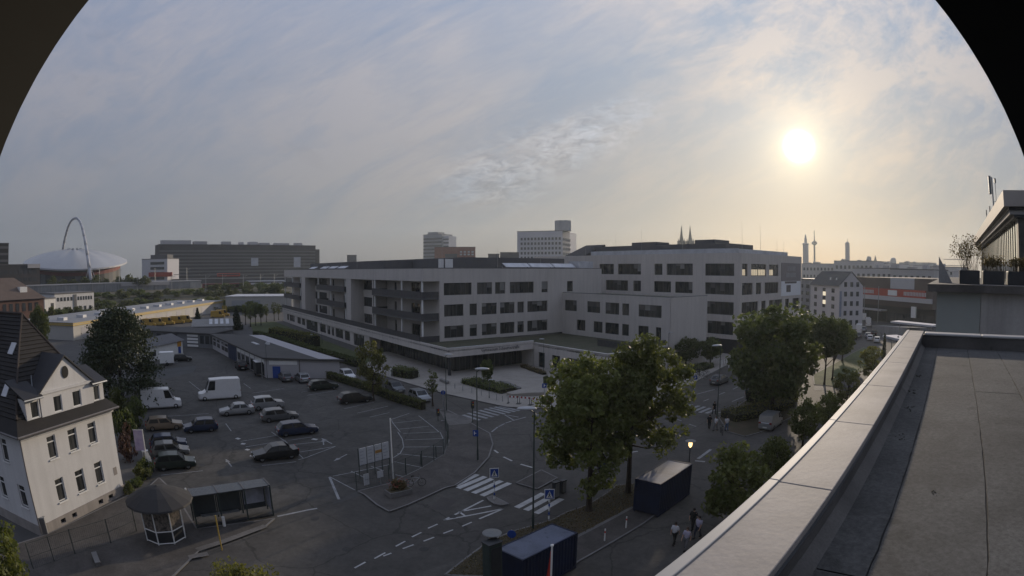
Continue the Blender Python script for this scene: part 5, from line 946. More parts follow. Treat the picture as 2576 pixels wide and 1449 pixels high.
# ================================================================== vegetation
LM = dict(
 lime=leafmat('leaf_lime', (0.085, 0.105, 0.036), (0.17, 0.185, 0.062), 0.40, 0.45),
 dark=leafmat('leaf_dark', (0.065, 0.085, 0.038), (0.12, 0.14, 0.056), 0.42, 0.35),
 autumn=leafmat('leaf_autumn', (0.09, 0.098, 0.036), (0.165, 0.158, 0.055), 0.42, 0.6),
 young=leafmat('leaf_young', (0.075, 0.092, 0.042), (0.14, 0.155, 0.065), 0.4, 0.6),
 conifer=leafmat('needle_dark', (0.030, 0.042, 0.025), (0.056, 0.068, 0.034), 0.15, 0.6),
 purple=leafmat('leaf_purple', (0.060, 0.036, 0.038), (0.09, 0.052, 0.05), 0.3, 0.8),
 hedge=leafmat('leaf_hedge', (0.060, 0.076, 0.030), (0.125, 0.13, 0.048), 0.3, 0.9),
 brown=leafmat('leaf_brown', (0.095, 0.075, 0.042), (0.15, 0.115, 0.06), 0.3, 0.8))
def leaves(name, ctrs, size, m, up=0.25, aspect=0.62):
    # many small bent leaves, one mesh: centres (n,3), each leaf four corners, random turn
    n = len(ctrs); q = rng.normal(size=(n, 3)); q[:, 2] += up; q /= np.linalg.norm(q, axis=1)[:, None]
    a = np.cross(q, rng.normal(size=(n, 3))); a /= np.linalg.norm(a, axis=1)[:, None]; b = np.cross(q, a)
    s = size * rng.uniform(.6, 1.35, (n, 1)); c_ = np.asarray(ctrs)
    v = np.stack([c_ - a * s, c_ + b * s * aspect + q * s * .12, c_ + a * s, c_ - b * s * aspect + q * s * .12], 1).reshape(-1, 3)
    me = bpy.data.meshes.new(name); me.vertices.add(4 * n); me.vertices.foreach_set('co', v.astype(np.float32).ravel())
    me.loops.add(4 * n); me.loops.foreach_set('vertex_index', np.arange(4 * n, dtype=np.int32)); me.polygons.add(n)
    me.polygons.foreach_set('loop_start', np.arange(0, 4 * n, 4, dtype=np.int32)); me.materials.append(m); me.update(calc_edges=True); return me
def clumps(n, fn, r, per, squash=0.75, flat=0.0):
    # leaf centres in clumps: dense on each clump's outside, thin inside
    out = []; cs = []
    for _ in range(n):
        p = np.array(fn()); cs.append(p); k = int(per * random.uniform(.6, 1.4)); rr = r * random.uniform(.55, 1.3)
        d = rng.normal(size=(k, 3)); d /= np.linalg.norm(d, axis=1)[:, None]; rad = rr * rng.uniform(0.25, 1, (k, 1)) ** .45
        d[:, 2] *= squash; out.append(p + d * rad)
    return np.concatenate(out), cs
def ellip(rx, ry, rz, cz, lo=0.35, pw=.5):
    def f():
        d = np.random.default_rng(random.randrange(1 << 30)).normal(size=3); d /= np.linalg.norm(d); k = random.uniform(lo, 1) ** pw
        return d[0] * rx * k, d[1] * ry * k, cz + d[2] * rz * k
    return f
def lobed(lobes):
    def f():
        w = random.choices(lobes, [l[3] ** 2 for l in lobes])[0]; d = rng.normal(size=3); d /= np.linalg.norm(d); k = random.uniform(.3, 1) ** .45
        return w[0] + d[0] * w[3] * k, w[1] + d[1] * w[3] * k, w[2] + d[2] * w[4] * k
    return f
def trunk_mesh(h, r, cs, n=14, lean=(0, 0)):
    mb = MB(); pts = [Vector((0, 0, -.1)), Vector((lean[0] * .3 + random.uniform(-.05, .05), lean[1] * .3, h * .35)), Vector((lean[0], lean[1], h))]
    mb.lathe([(r * 1.7, -.05), (r * 1.15, .25), (r, .6)], n=8).tube(pts, [r, r * .8, r * .4], 7)
    for p in random.sample(cs, min(n, len(cs))):
        p = Vector(p); s = pts[1].lerp(pts[2], random.uniform(0.1, .95)); m = s.lerp(p, .5) + Vector((0, 0, -.08 * (p - s).length)); mb.tube([s, m, p], [r * .36, r * .2, r * .07], 5)
    return mb.mesh('trunk', M['bark'])
def tree(label, base, crown_me, trunk_me, group=None, rz=None, sc=1.0, cat='tree', name='tree'):
    t = thing(name, label, cat, (base[0], base[1], 0.0), random.uniform(0, 6.28) if rz is None else rz, group, sc)
    if trunk_me: link('trunk', trunk_me, t)
    link('crown', crown_me, t); return t
# two big street trees on the verge, each shaped after its own outline
b1 = g('D', 2005, 800); d1 = math.hypot(b1.x, b1.y)
px1 = d1 / 1431 * 1.05; ht1 = hz(b1, 893)
va = math.atan2(b1.x, b1.y)
def big_tree(b, top, xl, xr, xc, ybot, lobes_px, label, seed, n=300, per=62, ls=.155):
    random.seed(seed); d = math.hypot(b.x, b.y); slant = math.hypot(d, H - 4); k = slant / 1431
    hT = hz(b, top); hB = hz(b, ybot); lob = []
    for fx, fz, fr in lobes_px:      # fractions of the outline: across, up, radius in m
        lob.append(((xl + (xr - xl) * fx - xc) * k, random.uniform(-.25, .25) * (xr - xl) * k, hB + (hT - hB) * fz, fr, fr * .85))
    # lobes are laid out around the trunk in all directions, so the crown is as deep as it is wide
    extra = [(random.uniform(-.26, .26) * (xr - xl) * k, s * random.uniform(.22, .36) * (xr - xl) * k, hB + (hT - hB) * random.uniform(.35, .8), 1.6, 1.4) for s in (-1, 1, -1, 1, -1, 1)]
    pts, cs = clumps(n, lobed(lob + extra), .68, per)
    me = leaves('crown', pts, ls, LM['lime'], up=.3); tr = trunk_mesh(hB + (hT - hB) * .6, .23, cs, 22)
    return tree(label, b, me, tr, 'large street trees on the verge', rz=-va)
big_tree(b1, 896, 1357, 1545, 1480, 1240, [(.25, .86, 1.1), (.55, .90, 1.2), (.82, .8, 1.1), (.2, .66, 1.35), (.5, .7, 1.7), (.8, .6, 1.3), (.24, .44, 1.35), (.55, .46, 1.6), (.82, .4, 1.2), (.3, .24, 1.0), (.6, .24, 1.2), (.66, .1, .7), (.1, .5, .9), (.12, .3, .8), (.95, .55, 1.2), (.98, .3, 1.0), (.85, .2, .9)], 'large broad green street tree nearest the zebra crossing', 5)
b2 = g('D', 2400, 620)
big_tree(b2, 858, 1498, 1714, 1584, 1150, [(.3, .86, 1.1), (.52, .92, 1.3), (.72, .82, 1.2), (.14, .72, 1.1), (.4, .66, 1.6), (.68, .62, 1.7), (.9, .6, 1.1), (.25, .46, 1.3), (.55, .44, 1.6), (.82, .4, 1.3), (.7, .2, 1.1), (.9, .25, .8), (.45, .2, 1.0), (.75, .05, .5), (.12, .3, 1.2), (.25, .18, 1.1), (.98, .5, .9), (.96, .75, .8)], 'large broad green street tree with lit top behind the blue box', 9)
random.seed(3)
# shared crowns for the smaller trees (unit: metres, about 6 m high)
def proto(kind, h, r, n, per, rc, m, ls, base=.25, pw=.5, top=1.0):
    f = ellip(r, r, h * (1 - base) / 2, h * (base + 1) / 2, .3, pw); pts, cs = clumps(n, f, rc, per); return leaves('crown', pts, ls, m), trunk_mesh(h * .6, .035 * h ** .8, cs, 12)
P_round = [proto('round', 6, 2.3, 90, 60, .75, LM['dark'], .17) for _ in range(2)]
P_lime = [proto('lime', 6, 2.0, 90, 62, .66, LM['lime'], .15, .12) for _ in range(2)]
P_autumn = [proto('autumn', 6, 2.0, 60, 55, .6, LM['autumn'], .14, .15)]
P_young = [proto('young', 5.5, .95, 26, 34, .42, LM['young'], .12, .35)]
P_big = [proto('big', 12, 4.8, 170, 70, 1.35, LM['dark'], .27, .12) for _ in range(2)]
def cone(h, r, m, n=1500, ls=.2, tiers=13, pw=1.0, jag=.22, r0=.08):
    pts = []; cs = []
    for k in range(n):
        u = random.random() ** 1.5; tier = math.floor(u * tiers) / tiers; z = h * (r0 + (1 - r0) * (tier + random.random() / tiers)); rad = r * (1 - tier) ** pw * (1 - .25 * ((u * tiers) % 1)) + .05
        a = random.uniform(0, 6.283); rad *= 1 + jag * math.sin(a * 5 + tier * 40); k_ = random.uniform(.1, 1) ** .5; pts.append((rad * k_ * math.cos(a), rad * k_ * math.sin(a), z - .25 * rad * k_ + random.gauss(0, .06)))
    return leaves('crown', np.array(pts), ls, m, up=.1), trunk_mesh(h * .9, .035 * h ** .8, [(0, 0, h * .5)], 1)
P_cone = cone(6, 1.55, LM['conifer'], 2600, .2); P_column = cone(6, .55, LM['conifer'], 1500, .16, 20, .45)
def plant(label, base_px, top_y, P, hh, group=None, sw=1.0, z=0, pz=None, cat='tree', name='tree'):
    b = base_px if isinstance(base_px, Vector) else gp(*base_px); h = hz(b, top_y); s = h / hh; me, tr = P
    return tree(label, b, me, tr, group, None, (s * sw, s * sw, s), cat, name)
plant('large dark tree hiding the foot of the office block', c('E', 1270, 1260), 770, P_big[0], 12, sw=1.02)
P_high = proto('high', 12, 4.6, 120, 75, 1.25, LM['dark'], .26, .42)
plant('broad dark tree left of the far carriageway on a slim bare trunk', c('E', 1800, 975), 796, P_high, 12, sw=.8)
plant('dark tree right of the bare trunked tree by the far road', c('E', 1880, 930), 800, P_high, 12, sw=.74)
plant('small round tree in front of the blank gable wall', c('E', 405, 800), 848, P_round[0], 6, sw=1.25)
plant('small round tree between the gable wall and the office block', c('E', 655, 772), 850, P_round[1], 6, sw=1.1)
plant('green tree just behind the lit street tree beside the hall', c('E', 60, 800), 870, P_round[0], 6, sw=1.1)
for lb, bx_, ty, P, sw in (('round tree by the foot of our building nearest the people', ('G', 865, 985), 1127, P_lime[0], 1.05), ('round tree second along the foot of our building', ('G', 1265, 560), 1100, P_lime[1], .98), ('tree beside our parapet behind the second round tree', ('G', 1580, 150), 1008, P_lime[0], .95), ('tree beside our parapet in the middle of its row', ('E', 1815, 1449), 986, P_lime[1], .9), ('loose yellowish tree under the middle of our parapet', ('E', 2020, 1230), 925, P_autumn[0], 1.0), ('yellow green tree near the far end of our parapet', ('E', 2240, 930), 868, P_autumn[0], 1.05)):
    plant(lb, c(*bx_), ty, P, 6, 'trees along the foot of our building', sw)
plant('slim dark columnar conifer at the far end of our parapet', c('E', 2395, 720), 840, P_column, 6, sw=1.0); plant('second slim columnar conifer right of the first', c('E', 2530, 720), 846, P_column, 6, sw=1.1)
plant('small dark tree beside the far line of cars', c('E', 1980, 740), 818, P_round[1], 6, sw=1.0)
# left half
bc = g('L', 620, 580); hC = hz(bc, 781)
random.seed(21); pts = []; cs = []
for k in range(170):
    u = random.random() ** .85; z = hC * (.08 + .92 * u); rad = 5.9 * (1 - u ** 2.6) * random.uniform(.3, 1) ** .4 + .5; a = random.uniform(0, 6.283); cs.append((rad * math.cos(a), rad * math.sin(a), z))
out = []
for p in cs:
    k = int(150 * random.uniform(.6, 1.3)); d = rng.normal(size=(k, 3)) * np.array([.85, .85, .35]); out.append(np.array(p) + d - np.array([0, 0, .12]) * (np.abs(d[:, :1]) + np.abs(d[:, 1:2])))
me = leaves('crown', np.concatenate(out), .2, LM['conifer'], up=.3); tree('large dark pine tree between the villa and the yard', bc, me, trunk_mesh(hC * .9, .3, cs, 30), None, .4, 1.0)
plant('loose green tree behind the villa roof', c('L', 205, 300), 772, P_big[1], 12, sw=.7)
plant('small dark conical conifer in front of the depot', c('A', 650, 385), 775, P_cone, 6, sw=1.25, group='conical conifers by the depot'); plant('dark rounded conifer right of the conical one', c('A', 1040, 420), 773, P_cone, 6, sw=1.3, group='conical conifers by the depot')
for k, (x, y, t) in enumerate(((1130, 370, 140), (1230, 380, 150), (1285, 375, 160), (1418, 330, 138), (1462, 320, 152), (1180, 390, 170), (1340, 345, 158))):
    plant('slim young tree in the far court by the white hall', c('A', x, y), c('A', 0, t)[1], P_young[0], 5.5, 'slim young trees in the far court', .9)
plant('green brown street tree between the parking lot and the street', c('A', 2415, 1130), 856, P_autumn[0], 6, sw=.75)
plant('thin pale young tree by the kerb opposite the school corner', c('C', 437, 1190), c('C', 0, 815)[1], P_young[0], 5.5, sw=.9)
plant('small green tree in the plaza planting bed', c('C', 985, 985), c('C', 0, 715)[1], P_round[0], 6, sw=.55)
plant('small ball shaped tree by the blue sign on the plaza edge', c('C', 1575, 1000), c('C', 0, 880)[1], P_round[1], 6, sw=.6)
# shrubs
def bush_proto(m, n=16, per=70, r=.5, ls=.09): pts, cs = clumps(n, ellip(.75, .75, .55, .55, .2), r * .8, per); return leaves('foliage', pts, ls, m)
B_green = [bush_proto(LM['hedge']) for _ in range(2)]; B_dark = [bush_proto(LM['dark']) for _ in range(2)]; B_purple = bush_proto(LM['purple']); B_brown = bush_proto(LM['brown'])
def bush(label, b, h, w, me, group=None): t = thing('bush', label, 'bush', (b.x, b.y, 0.02), random.uniform(0, 6.28), group, (w / 1.9, w / 1.9, h / 1.45)); link('foliage', me, t); return t
for lb, p, h, w, me in (('tall green bush beside the pine at the villa wall', ('L', 600, 690), 5.0, 4.2, B_green[0]), ('green bush below the pine at the lot edge', ('L', 690, 700), 4.2, 3.4, B_dark[1]), ('dark purple leaved bush beside the villa', ('L', 655, 870), 4.2, 2.6, B_purple), ('dark bush behind the purple flag', ('L', 640, 780), 4.6, 3.4, B_dark[0]), ('dense green shrub at the corner of the lot', ('L', 715, 965), 1.6, 2.2, B_green[1]), ('small round bush at the villa corner', ('L', 650, 1040), 1.3, 1.2, B_green[0]), ('dark shrub by the banner foot', ('L', 740, 930), 1.8, 2.0, B_dark[0]), ('low shrub beside the villa corner wall', ('L', 690, 1000), 1.0, 1.6, B_dark[1])):
    bush(lb, g(*p), h, w, me)
pb = g('D', 95, 640); pt = thing('planter_box', 'concrete planter with red and yellow flowering shrub on the pavement', 'planter', (pb.x, pb.y, .12), R(40)); MB().box(-1.0, 1.0, -.55, .55, 0, .45).obj('trough', M['kerb'], pt, bevel=.03); MB().box(-.92, .92, -.47, .47, .43, .46).obj('earth', M['soil'], pt)
o = link('shrub', B_brown, pt, (0, 0, .35)); o.scale = (.85, .6, .75); o = link('shrub', B_green[1], pt, (.25, .05, .3)); o.scale = (.6, .45, .6)
pts = np.array([(random.gauss(0, .5), random.gauss(0, .3), random.uniform(.7, 1.35)) for _ in range(90)]); link('flowers', leaves('flowers', pts, .05, M['redsign']), pt, kind='stuff')
# hedges: each a clipped body of leaves along a line
def hedge(label, pts, h, w, m, dens=150, ls=.11, name='hedge', jag=.12):
    out = []
    for a, b in zip(pts[:-1], pts[1:]):
        L_ = (b - a).length; n = int(dens * L_ * (h + w)); u = rng.random((n, 1)); q = Vector((-(b - a).y, (b - a).x, 0)).normalized()
        A = np.array(a)[None] + u * (np.array(b) - np.array(a))[None]; s = rng.uniform(-1, 1, (n, 1)); zt = rng.random((n, 1)); side = rng.random((n, 1)) < .5
        s = np.where(side, np.sign(s) * rng.uniform(.8, 1.05, (n, 1)), s); zz = np.where(side, zt * h, h * rng.uniform(.88, 1.04, (n, 1))); A = A + s * (w / 2) * np.array(q)[None]; A[:, 2:3] = zz
        out.append(A + rng.normal(size=A.shape) * jag * .5)
    o = link(name, leaves(name, np.concatenate(out), ls, m)); o['label'] = label; o['category'] = 'hedge'; core = MB()
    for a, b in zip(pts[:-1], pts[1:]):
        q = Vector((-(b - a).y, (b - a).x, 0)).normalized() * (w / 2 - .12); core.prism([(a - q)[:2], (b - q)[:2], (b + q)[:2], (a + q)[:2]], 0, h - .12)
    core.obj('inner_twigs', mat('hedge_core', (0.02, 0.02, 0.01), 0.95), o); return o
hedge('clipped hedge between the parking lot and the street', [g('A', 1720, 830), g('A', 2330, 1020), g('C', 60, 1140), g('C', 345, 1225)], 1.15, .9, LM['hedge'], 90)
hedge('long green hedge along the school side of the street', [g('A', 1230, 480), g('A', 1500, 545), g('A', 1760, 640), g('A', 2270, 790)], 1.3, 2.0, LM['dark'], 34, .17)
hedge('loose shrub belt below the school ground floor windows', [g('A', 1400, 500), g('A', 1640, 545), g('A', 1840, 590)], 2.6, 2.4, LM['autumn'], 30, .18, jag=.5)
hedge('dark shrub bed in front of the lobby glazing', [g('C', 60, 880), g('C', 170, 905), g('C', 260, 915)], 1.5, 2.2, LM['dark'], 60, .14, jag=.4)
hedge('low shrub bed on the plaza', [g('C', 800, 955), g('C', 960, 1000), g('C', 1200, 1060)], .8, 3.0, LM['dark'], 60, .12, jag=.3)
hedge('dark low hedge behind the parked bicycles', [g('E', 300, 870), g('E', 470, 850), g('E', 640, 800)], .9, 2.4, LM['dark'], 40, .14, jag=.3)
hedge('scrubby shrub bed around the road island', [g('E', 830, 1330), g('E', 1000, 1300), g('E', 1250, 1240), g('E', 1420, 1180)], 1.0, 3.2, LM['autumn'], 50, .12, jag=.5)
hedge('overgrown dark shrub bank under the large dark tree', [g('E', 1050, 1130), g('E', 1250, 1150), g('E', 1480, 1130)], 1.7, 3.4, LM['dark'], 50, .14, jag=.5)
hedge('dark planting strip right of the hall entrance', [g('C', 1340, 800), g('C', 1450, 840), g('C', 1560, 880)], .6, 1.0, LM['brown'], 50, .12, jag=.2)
# scrub on the railway bank
random.seed(8); k = 0
for D, z, lo_, hi_, n in ((262, 0, 60, 720, 26), (300, .5, 180, 720, 24), (340, 4, 230, 715, 22), (380, 6, 520, 720, 10)):
    for q in range(n):
        x = lo_ + (hi_ - lo_) * (q + random.uniform(.1, .9)) / n; p = at(x, 720, D * random.uniform(.95, 1.05)); s = random.uniform(.75, 1.5); w = random.uniform(7, 12)
        t = thing('scrub_bush', 'dark green scrub bush on the railway bank', 'bush', (p.x, p.y, z), random.uniform(0, 6.28), 'scrub along the railway bank', (w / 1.9, w / 1.9, 4.0 * s / 1.45)); link('foliage', random.choice(B_green + B_dark), t)
for q, x in enumerate((186, 214, 240, 265, 300, 325, 345, 365, 130, 160)):
    p = at(x, 700, 405); t = thing('scrub_bush', 'yellow green bush in front of the arena drum', 'bush', (p.x, p.y, 10), q, 'bushes in front of the arena', (5.5, 5.5, 3.6 + (q * 7 % 3))); link('foliage', B_green[q % 2], t)
plant('round dark tree on the railway bank beside the school end', at(692, 720, 330), 711, P_round[0], 6, sw=.9)
# near crowns at the bottom edge
def near_tree(label, p, top_z, r, h, m, ls, n, per, seed):
    random.seed(seed); pts, cs = clumps(n, ellip(r, r, h / 2, top_z - h / 2, .3), r * .3, per); tree(label, p, leaves('crown', pts, ls, m, up=.35), trunk_mesh(top_z - h * .4, .16, cs, 16), None, 0.3, 1.0)
pn = gp(600, 1449, 5.0); near_tree('near tree with small loose yellow green leaves at the bottom edge', Vector((pn.x * .93, pn.y * .93, 0)), 6.0, 2.35, 4.4, LM['autumn'], .085, 120, 90, 31)
pn = gp(-40, 1400, 5.5); near_tree('near tree crown at the bottom left corner', Vector((pn.x, pn.y, 0)), 8.4, 2.1, 6.0, LM['lime'], .11, 110, 90, 32)
# grass tufts and fallen leaves on the verge: one uncountable cover
def inside(p, poly):
    r = False; n = len(poly)
    for i in range(n):
        a, b = poly[i], poly[i - 1]
        if (a[1] > p[1]) != (b[1] > p[1]) and p[0] < (b[0] - a[0]) * (p[1] - a[1]) / (b[1] - a[1]) + a[0]: r = not r
    return r
xs = [v.x for v in VERGE]; ysv = [v.y for v in VERGE]; pts = []
while len(pts) < 7000:
    p = (random.uniform(min(xs), max(xs)), random.uniform(min(ysv), max(ysv)))
    if inside(p, VERGE): pts.append((p[0], p[1], .11 + random.uniform(0, .05)))
o = link('grass', leaves('grass', np.array(pts), .05, LM['brown'], up=.8)); o['kind'] = 'stuff'
# terrace planting
random.seed(77)
for (x, y, w_), lb, hh in zip(PLANTERS, ('feathery grey grass in the planter below the glass front', 'tall thin grass clump in the planter nearest the stair core', 'tall loose bare shrub on the terrace by the wind screen'), (.75, .7, 1.7)):
    mb = MB(); tips = []; t = thing('terrace_plant', lb, 'plant', loc(x, y, TZ + .74), ra)
    for k in range(60 if hh < 2 else 190):
        a, s = random.uniform(0, 6.28), random.uniform(.0, .30 if hh < 1.5 else .85); p0 = Vector((random.uniform(-.3, .3), random.uniform(-w_ * .4, w_ * .4), 0)); p2 = p0 + Vector((math.cos(a) * s, math.sin(a) * s, hh * random.uniform(.55, 1))); mb.tube([p0, p0.lerp(p2, .5) + Vector((0, 0, .05)), p2], [.007, .006, .003], 3); tips += [(p2.x + random.gauss(0, .07), p2.y + random.gauss(0, .07), p2.z * random.uniform(.45, 1.02)) for _ in range(16)]
    mb.obj('stems', M['bark'], t); link('foliage', leaves('foliage', np.array(tips), .045, LM['brown']), t)
# ================================================================== vehicles
def paint(name, col, rough=0.3, metal=0.15): return mat('paint_' + name, col, rough, 0.04, 2.0, metal=metal, coat=0.4)
PC = dict(white=paint('white', (.68, .68, .68)), silver=paint('silver', (.33, .34, .35), .3, .6), grey=paint('grey', (.13, .135, .14), .3, .5), darkblue=paint('darkblue', (.012, .022, .055)), black=paint('black', (.010, .011, .012)), tan=paint('tan', (.20, .155, .11), .35, .3), green=paint('green', (.014, .024, .02)), yellow=paint('yellow', (.42, .27, .05)), brown=paint('brown', (.10, .065, .04)))
HL = mat('headlamp_glass', (0.6, 0.62, 0.64), 0.1, 0.05, 2.0); TL = mat('tail_lamp', (0.25, 0.015, 0.01), 0.2, 0.05, 2.0); RIM = mat('wheel_rim', (0.35, 0.36, 0.37), 0.35, 0.1, 2.0, metal=.8); PLATE = mat('number_plate', (0.65, 0.65, 0.6), 0.5, 0.05, 5)
def car_kind(L_, W_, belt, Hh, cab, hood, tail, vanlike=False):
    # cab: x of windscreen foot, windscreen top, rear top, rear foot (front is +x); hood / tail: height at the nose / at the rear end
    hw = W_ / 2; x1 = L_ / 2; cf, ct, rt, rf_ = cab; P = {}
    st = [(x1, .30, .45, hood - .12, .78), (x1 - .12, .22, .55, hood, .9), (x1 - .75, .2, .6, hood + .08, .985), (cf, .2, .6, belt, 1.0), (0, .2, .6, belt, 1.0), (rf_ if rf_ > -x1 + .5 else -x1 + .5, .2, .6, belt + .01, .99), (-x1 + .12, .24, .6, tail, .93), (-x1, .34, .6, tail - .12, .84)]
    mb = MB(); n = 8
    for x, zb, zm, zt, k in st:
        w = hw * k; mb.v += [(x, -w * .9, zb), (x, -w, zb + .14), (x, -w, zm), (x, -w * .95, zt), (x, w * .95, zt), (x, w, zm), (x, w, zb + .14), (x, w * .9, zb)]
    ns = len(st)
    for i in range(ns - 1):
        for k in range(n): a, b = i * n + k, i * n + (k + 1) % n; mb.f.append((a, b, b + n, a + n)); mb.m.append(0)
    mb.f += [tuple(range(n - 1, -1, -1)), tuple((ns - 1) * n + k for k in range(n))]; mb.m += [0, 0]
    # greenhouse: pillars and roof in body colour
    tw = hw * (.80 if not vanlike else .9); bw = hw * .94
    q = [(cf, belt - .02, bw), (ct, Hh, tw), (rt, Hh - .02, tw), (rf_, belt - .02, bw)]
    G = [(x, s * w, z) for x, z, w in q for s in (-1, 1)]
    mb.add(G + [((ct + rt) / 2, -tw, Hh + .05), ((ct + rt) / 2, tw, Hh + .05)], [(1, 0, 2, 3), (2, 8, 9, 3), (8, 4, 5, 9), (4, 6, 7, 5), (0, 6, 4, 8, 2), (3, 9, 5, 7, 1)])
    body = mb.mesh('body', PC['white'])
    P['body'] = body
    def lerp(a, b, t): return tuple(a[i] + (b[i] - a[i]) * t for i in range(3))
    def pane(p0, p1, p2, p3, off, m0=.07, m1=.10, name='pane'):
        a = lerp(lerp(p0, p3, m1), lerp(p1, p2, m1), m0); b = lerp(lerp(p0, p3, m1), lerp(p1, p2, m1), 1 - m0); c_ = lerp(lerp(p0, p3, 1 - m1), lerp(p1, p2, 1 - m1), 1 - m0); d = lerp(lerp(p0, p3, 1 - m1), lerp(p1, p2, 1 - m1), m0)
        return MB().quad(*[tuple(p[i] + off[i] for i in range(3)) for p in (a, b, c_, d)]).mesh(name, M['carglass'])
    P['windscreen'] = pane(G[0], G[1], G[3], G[2], (.02, 0, .02), .06, .06)
    sd = []
    for s in (0, 1):
        a, b, c_, d = G[s], G[6 + s], G[4 + s], G[2 + s]; oy = .015 if s else -.015
        a = (a[0] - .12, *a[1:]); b = (b[0] + .12, *b[1:])
        if vanlike: b, c_ = lerp(a, b, .26), lerp(d, c_, .2)
        nwin = 1 if vanlike else 2
        for k in range(nwin):
            t0, t1 = k / nwin + .02, (k + 1) / nwin - .02; sd.append(pane(lerp(a, b, t0), lerp(a, b, t1), lerp(d, c_, t1), lerp(d, c_, t0), (0, oy, 0), .03, .1))
    P['side_window'] = sd
    if not vanlike: P['rear_window'] = pane(G[7], G[6], G[4], G[5], (-.02, 0, .02), .07, .1)
    P['lights'] = [(x1 - .09, s * hw * .68, hood - .1) for s in (-1, 1)]; P['tails'] = [(-x1 + .05, s * hw * .72, tail - .12) for s in (-1, 1)]
    P['wheels'] = [(x, s * (hw - .09)) for x in (x1 - .85, -x1 + .85) for s in (-1, 1)]; P['mir'] = (cf - .15, hw + .06, belt + .02); P['dim'] = (L_, W_, x1, hood, tail); return P
TY = MB(); TY.lathe([(.20, -.1), (.31, -.1), (.33, -.06), (.33, .06), (.31, .1), (.20, .1)], n=16); TYm = TY.mesh('tyre', M['black']); RMm = MB().lathe([(0, .06), (.12, .07), (.2, .04), (.21, -.1)], n=16).mesh('rim', RIM)
HLm = MB().box(-.05, .05, -.16, .16, -.07, .07).mesh('headlight', HL); TLm = MB().box(-.05, .05, -.13, .13, -.1, .1).mesh('taillight', TL); MIm = MB().box(-.08, .08, -.1, .1, -.06, .07).mesh('mirror', M['black']); PLm = MB().box(-.01, .01, -.26, .26, -.055, .055).mesh('number_plate', PLATE)
KIND = dict(hatch=car_kind(4.2, 1.78, .92, 1.47, (1.05, .35, -1.55, -1.95), .74, .9), estate=car_kind(4.75, 1.82, .93, 1.48, (1.1, .35, -1.75, -2.2), .74, .92), sedan=car_kind(4.7, 1.8, .92, 1.43, (1.05, .3, -1.1, -1.75), .73, .98), suv=car_kind(4.5, 1.86, 1.08, 1.68, (1.15, .55, -1.7, -2.1), .95, 1.05),
            van=car_kind(5.9, 2.0, 1.35, 2.65, (1.95, 1.25, -2.85, -2.93), 1.05, 1.33, True), smallvan=car_kind(4.5, 1.82, 1.1, 1.86, (1.35, .65, -2.1, -2.2), .9, 1.1, True), box=car_kind(6.4, 2.1, 1.35, 2.95, (2.1, 1.4, -3.1, -3.18), 1.05, 1.33, True))
VP = {}
def vehicle(label, kind, colour, p, heading, group, cat='car', name='parked_car', z=0.012, sc=1.0):
    k = KIND[kind]; t = thing(name, label, cat, (p[0], p[1], z), heading, group, sc)
    b = link('body', k['body'], t); b.material_slots[0].link = 'OBJECT'; b.material_slots[0].material = PC[colour]
    link('windscreen', k['windscreen'], t)
    for w in k['side_window']: link('side_window', w, t)
    if 'rear_window' in k: link('rear_window', k['rear_window'], t)
    for q in k['lights']: link('headlight', HLm, t, q)
    for q in k['tails']: link('taillight', TLm, t, q)
    for s in (-1, 1): link('mirror', MIm, t, (k['mir'][0], s * k['mir'][1], k['mir'][2]))
    for sx, zz in ((1, .45), (-1, .5)): link('number_plate', PLm, t, (sx * (k['dim'][2] + .005), 0, zz))
    for x, y in k['wheels']:
        w = link('wheel', TYm, t, (x, y, .33), (R(-90) if y > 0 else R(90), 0, 0)); link('rim', RMm, w)
    return t
HU, HV = R(36.5), R(126.5)     # headings along the school grid: +U (away to the right) and +V (away to the left)
LOT = 'cars in the parking lot'
for lb, kd, co, p, h, cat in (
    ('white panel van parked alone at the left edge of the lot', 'van', 'white', ('A', 285, 1205), HU, 'van'), ('tan estate car left of the lot beside the white van', 'estate', 'tan', ('A', 315, 1420), HU, 'car'),
    ('dark blue car behind the dark green hatchback at the lot edge', 'hatch', 'darkblue', ('L', 850, 805), HU, 'car'), ('silver roofed dark car between tan estate and green hatchback', 'hatch', 'grey', ('L', 860, 845), HU, 'car'), ('dark green hatchback nearest the villa side of the lot', 'hatch', 'green', ('L', 885, 905), HU, 'car'),
    ('tall white delivery van in the middle row of the lot', 'box', 'white', ('A', 870, 1115), HU + R(180), 'van'), ('silver sedan in front of the tall white van', 'sedan', 'silver', ('A', 1045, 1270), HU + R(180), 'car'), ('dark blue car below the silver sedan', 'hatch', 'darkblue', ('B', 680, -10), HU + R(180), 'car'),
    ('light grey car at the rear of the middle row', 'suv', 'silver', ('A', 1350, 1215), HU, 'car'), ('grey estate car second in the middle row', 'estate', 'grey', ('A', 1470, 1330), HU, 'car'), ('dark blue grey estate car at the right of the middle row', 'estate', 'darkblue', ('B', 1650, 20), HU, 'car'), ('dark car with silver bonnet alone in the front bay', 'sedan', 'black', ('B', 1430, 265), HU + R(180), 'car'),
    ('grey car beside the workshop end wall', 'hatch', 'grey', ('A', 1530, 930), HV, 'car'), ('silver car next to the grey one by the workshop', 'hatch', 'silver', ('A', 1700, 940), HV, 'car'), ('dark green car under the lot hedge', 'estate', 'green', ('A', 1910, 1020), HU, 'car'), ('black car near the street tree at the lot hedge', 'estate', 'black', ('A', 2230, 1150), HU, 'car'),
    ('dark car parked beside the white hut', 'hatch', 'black', ('A', 495, 735), HU, 'car'), ('black pickup like car by the blue gate', 'suv', 'black', ('A', 1085, 815), HV, 'car')):
    vehicle(lb, kd, co, g(*p), h, LOT, cat, 'parked_van' if cat == 'van' else 'parked_car')
